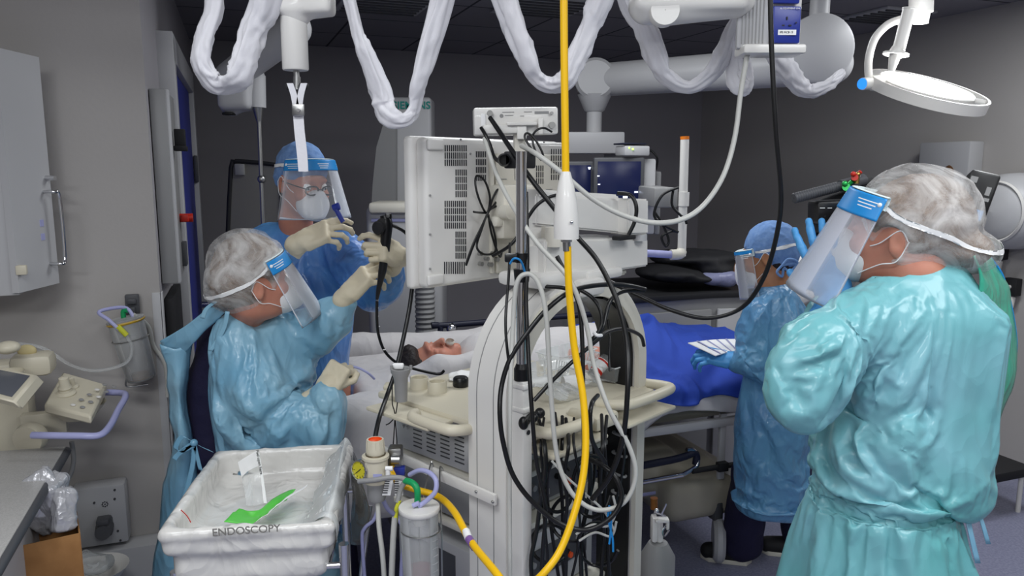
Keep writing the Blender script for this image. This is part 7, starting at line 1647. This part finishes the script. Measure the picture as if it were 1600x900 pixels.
mb = MB(); q = onplane(385, 829, tp(0, -hd_ - 0.003, 0.9), uy); mb.text('ENDOSCOPY', 0.026, Matrix.Translation(q) @ (RT @ Matrix.Rotation(PI / 2, 3, 'X')).to_4x4() @ Matrix.Rotation(0.02, 4, 'Z'), 0.0012); o = mb.build('handwriting', mat('pencil_grey', '#7c7a76', 0.7), lin_)
# loose film over the liner's right side
mb = MB(); mb.sheet([[tp(hw - 0.10, -hd_ + 0.06, 0.885), tp(hw - 0.03, -hd_ + 0.02, 0.932), tp(hw - 0.004, -hd_ + 0.01, 0.91), tp(hw - 0.006, -hd_ + 0.01, 0.87)], [tp(hw - 0.09, 0, 0.87), tp(hw - 0.03, 0, 0.932), tp(hw - 0.002, 0, 0.905), tp(hw - 0.004, 0, 0.86)], [tp(hw - 0.08, hd_ * 0.9, 0.89), tp(hw - 0.03, hd_, 0.94), tp(hw - 0.004, hd_, 0.90), tp(hw - 0.006, hd_, 0.87)]], 0.0008, 8, wr=0.02, ws=14); mb.build('film_edge', M['clear'], lin_)
# frame
for (x, y) in ((-1, -1), (1, -1), (-1, 1), (1, 1)):
    mb = MB(); p_ = tp(x * (hw - 0.03 + (0.04 if (x, y) == (1, -1) else 0)), y * (hd_ - 0.05), 0); mb.cyl(V(p_.x, p_.y, 0.05), V(p_.x, p_.y, 0.80 if (x, y) != (1, -1) else 0.845), 0.0125, seg=20); lg = mb.build('leg', M['chrome'], tw)
    mb = MB(); mb.lathe([(0.001, -0.012), (0.04, -0.012), (0.045, 0), (0.04, 0.012), (0.001, 0.012)], V(p_.x, p_.y, 0.046), ux, 20); mb.build('wheel', M['dgrey'], lg)
for y in (-1, 1): mb = MB(); mb.cyl(tp(-hw + 0.03, y * (hd_ - 0.05), 0.79), tp(hw + 0.0, y * (hd_ - 0.05), 0.79), 0.008); mb.build('crossbar', M['chrome'], tw)
for x in (-1, 1): mb = MB(); mb.cyl(tp(x * (hw - 0.03), -hd_ + 0.05, 0.79), tp(x * (hw - 0.03), hd_ - 0.05, 0.79), 0.008); mb.build('side_bar', M['chrome'], tw)
mb = MB(); mb.box(tp(hw - 0.09, -hd_ + 0.04, 0.795), (0.05, 0.02, 0.02), RT, 0.003); mb.build('clamp', M['black'], tw)
for (p_, q_) in (((-0.12, -0.9, 0.78), (0.04, 0.6, 0.74)), ((-0.05, -0.9, 0.79), (-0.14, 0.5, 0.72)), ((0.06, -0.9, 0.78), (0.1, 0.6, 0.70))): mb = MB(); mb.cyl(tp(p_[0], p_[1] * hd_, p_[2]), tp(q_[0], q_[1] * hd_, q_[2]), 0.005, seg=10); mb.build('brace', M['steel'], tw)
# opened pouch and green paper lying in it
t = thing('opened_pouch', 'opened clear sterile pouch with white flap standing in the lined tray', 'pouch', atz(400, 790, 0.87))
zq = 2.02
g = [[at(372, 722, zq + .02), at(388, 712, zq + .02), at(401, 704, zq + .02)], [at(378, 745, zq), at(390, 735, zq), at(404, 728, zq)], [at(380, 752, zq), at(394, 746, zq - .005), at(407, 742, zq)], [at(386, 790, zq - 0.05), at(400, 790, zq - .06), at(414, 785, zq - 0.05)]]
mb = MB(); mb.sheet(g[:2], 0.001, 5, wr=0.004, ws=30); mb.build('paper_flap', M['whiteink'], t)
mb = MB(); mb.sheet(g[1:], 0.001, 5, wr=0.006, ws=30); mb.build('clear_body', M['clear'], t)
mb = MB(); mb.sheet([[at(401, 706, zq - .0), at(405, 706, zq - .0)], [at(407, 742, zq - .02), at(411, 742, zq - .02)], [at(412, 786, zq - .06), at(417, 786, zq - .06)]], 0.001, 5); fl_ = mb.build('sealed_edge', M['whiteink'], t)
mb = MB(); mb.text('Peel open here', 0.011, fr(at(405, 722, zq - 0.012), at(409, 745, zq - .015) - at(403, 712, zq - .0), V(0.2, -1, 0.3))); mb.build('printing', M['ink'], fl_)
mb = MB(); gp = [[(350, 815, .905), (372, 797, .89), (395, 800, .875)], [(385, 818, .885), (395, 806, .87), (410, 794, .87)], [(402, 812, .88), (418, 802, .875), (420, 786, .875)], [(425, 798, .88), (438, 785, .88), (445, 770, .88)], [(448, 782, .885), (455, 774, .885), (462, 765, .89)]]
mb.sheet([[atz(*p_) for p_ in r] for r in gp], 0.0015, 5, wr=0.012, ws=22); tag(mb.build('green_paper', mat('green_film', '#5cc94a', 0.4), None, sharp=3), 'bright green folded wrapper lying in the lined tray', 'wrapper')
mb = MB(); gp = [[(400, 816, .89), (414, 806, .885)], [(440, 786, .89), (448, 778, .89)], [(478, 762, .90), (482, 757, .90)]]; mb.sheet([[atz(*p_) for p_ in r] for r in gp], 0.001, 6, wr=0.006, ws=24); tag(mb.build('paper_strip', M['whiteink'], None, sharp=3), 'white paper strip beside the green wrapper in the lined tray', 'paper strip')
mb = MB(); mb.tube([atz(283, 797, .93), atz(292, 806, .925), atz(298, 816, .92)], 0.0012, seg=6); tag(mb.build('red_thread', M['red'], None), 'thin red thread on the left rim of the lined tray', 'thread')

# ---------------------------------------------------------------- suction regulator, gauge and jar
D = 1.84
t = thing('suction_regulator', 'ivory suction regulator with orange top beside the lined tray', 'regulator', at(588, 770, D))
q = at(588, 752, D); z1 = at(588, 686, D).z - q.z
mb = MB(); mb.lathe([(0.001, 0), (0.030, 0), (0.030, z1 * .55), (0.034, z1 * .56), (0.034, z1 * .62), (0.022, z1 * .64), (0.024, z1 * .72), (0.0235, z1 * 0.78), (0.021, z1), (0.017, z1)], q, seg=32); bd_ = mb.build('body', M['cream'], t)
mb = MB(); mb.lathe([(0.0245, z1 * .63), (0.0255, z1 * .65), (0.0245, z1 * .67)], q); mb.build('ring', mat('bronze', '#6f6450', 0.4, metal=0.6), bd_)
mb = MB(); mb.lathe([(0.001, z1 * .93), (0.0168, z1 * .96), (0.0172, z1 * 1.0)], q); mb.build('dial', M['orange'], t)
mb = MB()
for k in range(14): a_ = k * PI / 7; mb.cyl(q + V(0.0225 * math.cos(a_), 0.0225 * math.sin(a_), z1 * .8), q + V(0.021 * math.cos(a_), 0.021 * math.sin(a_), z1 * .98), 0.0015, seg=6)
mb.build('knurl', M['cream'], bd_)
mb = MB(); q2 = at(589, 768, D); mb.lathe([(0.001, -0.022), (0.020, -0.022), (0.024, -0.01), (0.024, 0.025)], q2); mb.build('lower_cup', M['grey'], t)
mb = MB(); q3 = at(606, 732, D - 0.02); mb.cyl(q3, q3 + V(0, 0, -0.03), 0.006); mb.cyl(q3 + V(-0.006, 0, 0), q3 + V(0.012, 0, 0), 0.006); mb.build('nozzle', M['whiteink'], t)
mb = MB(); mb.box(at(590, 745, D - 0.031), (0.022, 0.001, 0.014), None, 0); mb.build('label', M['lilac'], t)
g0 = at(564, 734, D - 0.01); gd = V(-0.55, -0.8, 0.1).normalized(); mb = MB(); mb.lathe([(0.001, -0.03), (0.024, -0.03), (0.026, -0.005), (0.026, 0.006), (0.022, 0.006)], g0, gd, 32); ga = mb.build('gauge', M['grey'], t)
mb = MB(); mb.lathe([(0.0215, 0.004), (0.0225, 0.009), (0.026, 0.008), (0.027, 0.0)], g0, gd, 32); mb.build('gauge_rim', M['chrome'], ga)
mb = MB(); mb.lathe([(0.001, 0.005), (0.022, 0.005)], g0, gd, 32); mb.build('gauge_face', mat('yellow_dial', '#c9bf2a', 0.4), ga)
mb = MB(); s1 = gd.orthogonal().normalized(); s2 = gd.cross(s1); mb.cyl(g0 + gd * .006 - s1 * 0.006, g0 + gd * .006 + s1 * 0.014, 0.001, seg=6)
for k in range(9): a_ = k * 0.55 - 0.6; e_ = s1 * math.cos(a_) + s2 * math.sin(a_); mb.cyl(g0 + gd * .0055 + e_ * 0.016, g0 + gd * .0055 + e_ * 0.020, 0.0007, seg=5)
mb.build('needle', M['ink'], ga)
mb = MB(); mb.box(at(618, 715, D + 0.05), (0.035, 0.04, 0.06), None, 0.004); mb.cyl(at(612, 718, D + 0.02), at(625, 718, D + 0.02), 0.012); mb.build('wall_block', M['steel'], t)
mb = MB(); mb.box(at(624, 735, D + 0.03), (0.03, 0.02, 0.022), None, 0.003); mb.build('blue_tag', M['socket'], t)
for i, (x, dx) in enumerate(((608, -4), (622, 2))):
    mb = MB(); mb.sheet([[at(x - 5, 748, D - 0.02), at(x + 7, 748, D - 0.02)], [at(x - 7 + dx, 774, D - 0.02), at(x + 6 + dx, 774, D - 0.02)]], 0.001, 3); tg_ = mb.build('paper_tag', M['whiteink'], t)
    mb = MB()
    for k in range(6): mb.box(at(x - 3 + dx * k / 6, 752 + 3.6 * k, D - 0.023), (0.012, 0.001, 0.002), None, 0)
    mb.build('printing', M['ink'], tg_)
mb = MB(); mb.tube([at(612, 728, D + .03), at(614, 742, D + .02), at(622, 755, D + .01)], 0.008); mb.build('yellow_connector', M['yellow'], t)
# jar
J0 = at(660, 960, 1.76); J1 = at(655, 792, 1.76); L = J1.z - J0.z; r_ = 0.047
t = thing('suction_canister', 'tall clear graduated suction jar with white lid hooked on the cart rail', 'suction jar', V(J1.x, J1.y, J0.z))
b0 = V(J1.x + 0.004, J1.y, J0.z)
mb = MB(); mb.lathe([(0.001, 0), (r_ - 0.005, 0), (r_, L), (r_ - 0.003, L), (r_ - 0.008, 0.004), (0.001, 0.004)], b0, (-0.02, 0, 1), 36); mb.build('canister', M['clear'], t)
mb = MB(); mb.lathe([(0.001, 0.006), (r_ - 0.009, 0.006), (r_ - 0.006, L * 0.42), (0.001, L * 0.42)], b0, (-0.02, 0, 1), 36); mb.build('liquid', mat('pink_liquid', '#b05a66', 0.2, alpha=0.8), t)
mb = MB(); mb.lathe([(0.001, 0.004), (r_ + 0.002, 0.002), (r_ + 0.003, 0.0), (r_ + 0.003, -0.008), (r_, -0.012)][::-1], J1, (0, 0, 1), 40); mb.lathe([(0.02, -0.004), (0.014, -0.045), (0.001, -0.045)], J1); mb.build('lid', M['white'], t)
mb = MB()
for k in range(9): zz = L * (0.25 + 0.07 * k); mb.tube([b0 + V(0.0 + (r_ + 0.0005) * math.sin(a_) - 0.002, -(r_ + 0.0005) * math.cos(a_), zz) for a_ in (0.75, 0.95, 1.15)], 0.0006, seg=5)
mb.build('graduation', M['lgrey'], t)
mb = MB(); zz = L * 0.80; mb.tube([b0 + V((r_ + 0.002) * math.cos(a_), (r_ + 0.002) * math.sin(a_), zz) for a_ in np.linspace(0, 2 * PI, 17)], 0.0018, seg=6, caps=False)
mb.tube([b0 + V(r_ + 0.002, 0, -0.0), b0 + V(r_ + 0.002, 0, zz), ons(687, 738, -0.03), ons(690, 731, -0.022), ons(693, 738, -0.012)], 0.0022, seg=6)
mb.tube([b0 + V(-0.01, r_ + 0.002, 0.05), b0 + V(-0.01, r_ + 0.002, zz), ons(672, 728, -0.03), ons(675, 724, -0.022), ons(678, 731, -0.012)], 0.0022, seg=6); mb.build('wire_hook', M['steel'], t)
mb = MB(); mb.tube([J1 + V(0.0, -0.01, 0.006), at(668, 781, 1.75), at(680, 768, 1.75), at(681, 750, 1.76), at(670, 738, 1.78), at(655, 735, 1.8), at(640, 742, 1.82)], 0.006, seg=12); mb.cyl(at(645, 790, 1.745), at(655, 786, 1.745), 0.006); mb.build('lilac_tube', M['lilac'], t)
mb = MB(); mb.tube([J1 + V(-0.006, 0.012, 0.0), at(652, 766, 1.77), at(645, 755, 1.78), at(633, 751, 1.8)], 0.008, seg=12); mb.build('green_elbow', M['green'], t)
cable('clear_tube', 'translucent grey tube joining the regulator to the green elbow', [(560, 752, 1.81), (585, 750, 1.80), (610, 746, 1.80), (632, 749, 1.80), (626, 765, 1.8), (621, 785, 1.79)], 0.0065, M['grey'], 'tube')
t = thing('drain_tube', 'pale tube with yellow joints hanging left of the suction canister', 'tube', at(612, 900, 1.78))
mb = MB(); mb.tube([at(617, 808, 1.79), at(614, 850, 1.78), at(611, 930, 1.78)], 0.0075, seg=12); mb.build('tubing', M['hose'], t)
mb = MB(); mb.tube([at(624, 782, 1.79), at(620, 795, 1.79), at(620, 802, 1.79), at(617, 815, 1.79)], [0.005, 0.0065, 0.004, 0.0075], seg=12); mb.build('yellow_joint', mat('lime_joint', '#d8d83a', 0.35), t)
cable('drain_hose', 'pale hose hanging straight down below the ivory regulator', [(590, 775, 1.84), (592, 820, 1.82), (598, 870, 1.8), (602, 930, 1.8)], 0.0065, M['hose'], 'hose')
cable('lilac_hose', 'dark lilac hose curving behind the pale drain hoses', [(596, 775, 1.9), (606, 795, 1.9), (622, 810, 1.9), (632, 835, 1.88), (628, 880, 1.88), (626, 930, 1.88)], 0.006, M['lilac'], 'hose')
cable('lilac_hose', 'lilac hose looping behind the tray trolley leg', [(582, 770, 1.95), (590, 790, 1.95), (584, 812, 1.95), (570, 825, 1.95), (566, 845, 1.95), (572, 930, 1.95)], 0.005, M['lilac'], 'hose')
# grey plastic bag hanging at the tray's right
mb = MB(); mb.sheet([[at(550, 712, 2.1), at(562, 735, 1.98), at(572, 765, 1.95)], [at(552, 770, 2.1), at(566, 790, 2.0), at(580, 800, 1.95)], [at(548, 850, 2.05), at(562, 850, 2.0), at(576, 820, 1.97)]], 0.003, 5, wr=0.015, ws=12); tag(mb.build('clear_apron', M['glass'], None, sharp=3), 'smoky clear sheet hanging right of the lined tray', 'plastic sheet')
cable('steel_tube', 'slender steel rail leg slanting behind tray trolley', [(578, 790, 2.0), (572, 840, 1.98), (562, 920, 1.96)], 0.007, M['chrome'], 'rail')
# clear tubing over the pillow
cable('clear_tube', 'clear lilac tube curving over the pillow from the gowned arm', [(545, 572, 2.5), (560, 575, 2.5), (575, 583, 2.5), (585, 592, 2.52)], 0.004, M['lilac'], 'tube')
cable('black_tube', 'dark tube running under the draped cushion beside the tray', [(530, 680, 2.45), (545, 700, 2.4), (556, 725, 2.35), (560, 760, 2.3), (565, 800, 2.3)], 0.008, M['dgrey'], 'tube')
# stethoscope-like clamp and small canister right of the cart
t = thing('oxygen_bottle', 'grey bottle with white valve and chrome clamp right of the cart', 'gas bottle', V(at(1030, 900, 2.3).x, 2.3, 0.2))
xq = at(1028, 860, 2.3).x; mb = MB(); zt = at(1028, 845, 2.3).z; mb.lathe([(0.001, 0.2), (0.05, 0.2), (0.055, 0.25), (0.055, zt - 0.05), (0.03, zt - 0.005), (0.001, zt)], (xq, 2.3, 0)); mb.build('bottle', M['grey'], t)
mb = MB(); mb.box(at(1022, 825, 2.3), (0.02, 0.04, 0.085), None, 0.008); mb.box(at(1034, 812, 2.28), (0.045, 0.03, 0.012), None, 0.005); mb.box(at(1043, 820, 2.28), (0.010, 0.02, 0.03), None, 0.004); mb.cyl(at(1030, 845, 2.3), at(1030, 815, 2.3), 0.012); mb.build('valve', M['white'], t)
mb = MB(); mb.cyl(at(1034, 803, 2.27), at(1041, 788, 2.26), 0.003, seg=8); mb.cyl(at(1022, 800, 2.28), at(1040, 806, 2.27), 0.004, seg=8); mb.tube([at(1040, 822, 2.27), at(1035, 830, 2.26), at(1038, 838, 2.26), at(1046, 828, 2.26)], 0.003, seg=8); mb.sphere(at(1026, 798, 2.28), 0.008); mb.build('clamp', M['chrome'], t)
mb = MB(); mb.cyl(at(1022, 778, 2.32), at(1022, 795, 2.32), 0.012); mb.build('brass_fitting', mat('brass', '#8a5a2c', 0.35, metal=0.7), t)
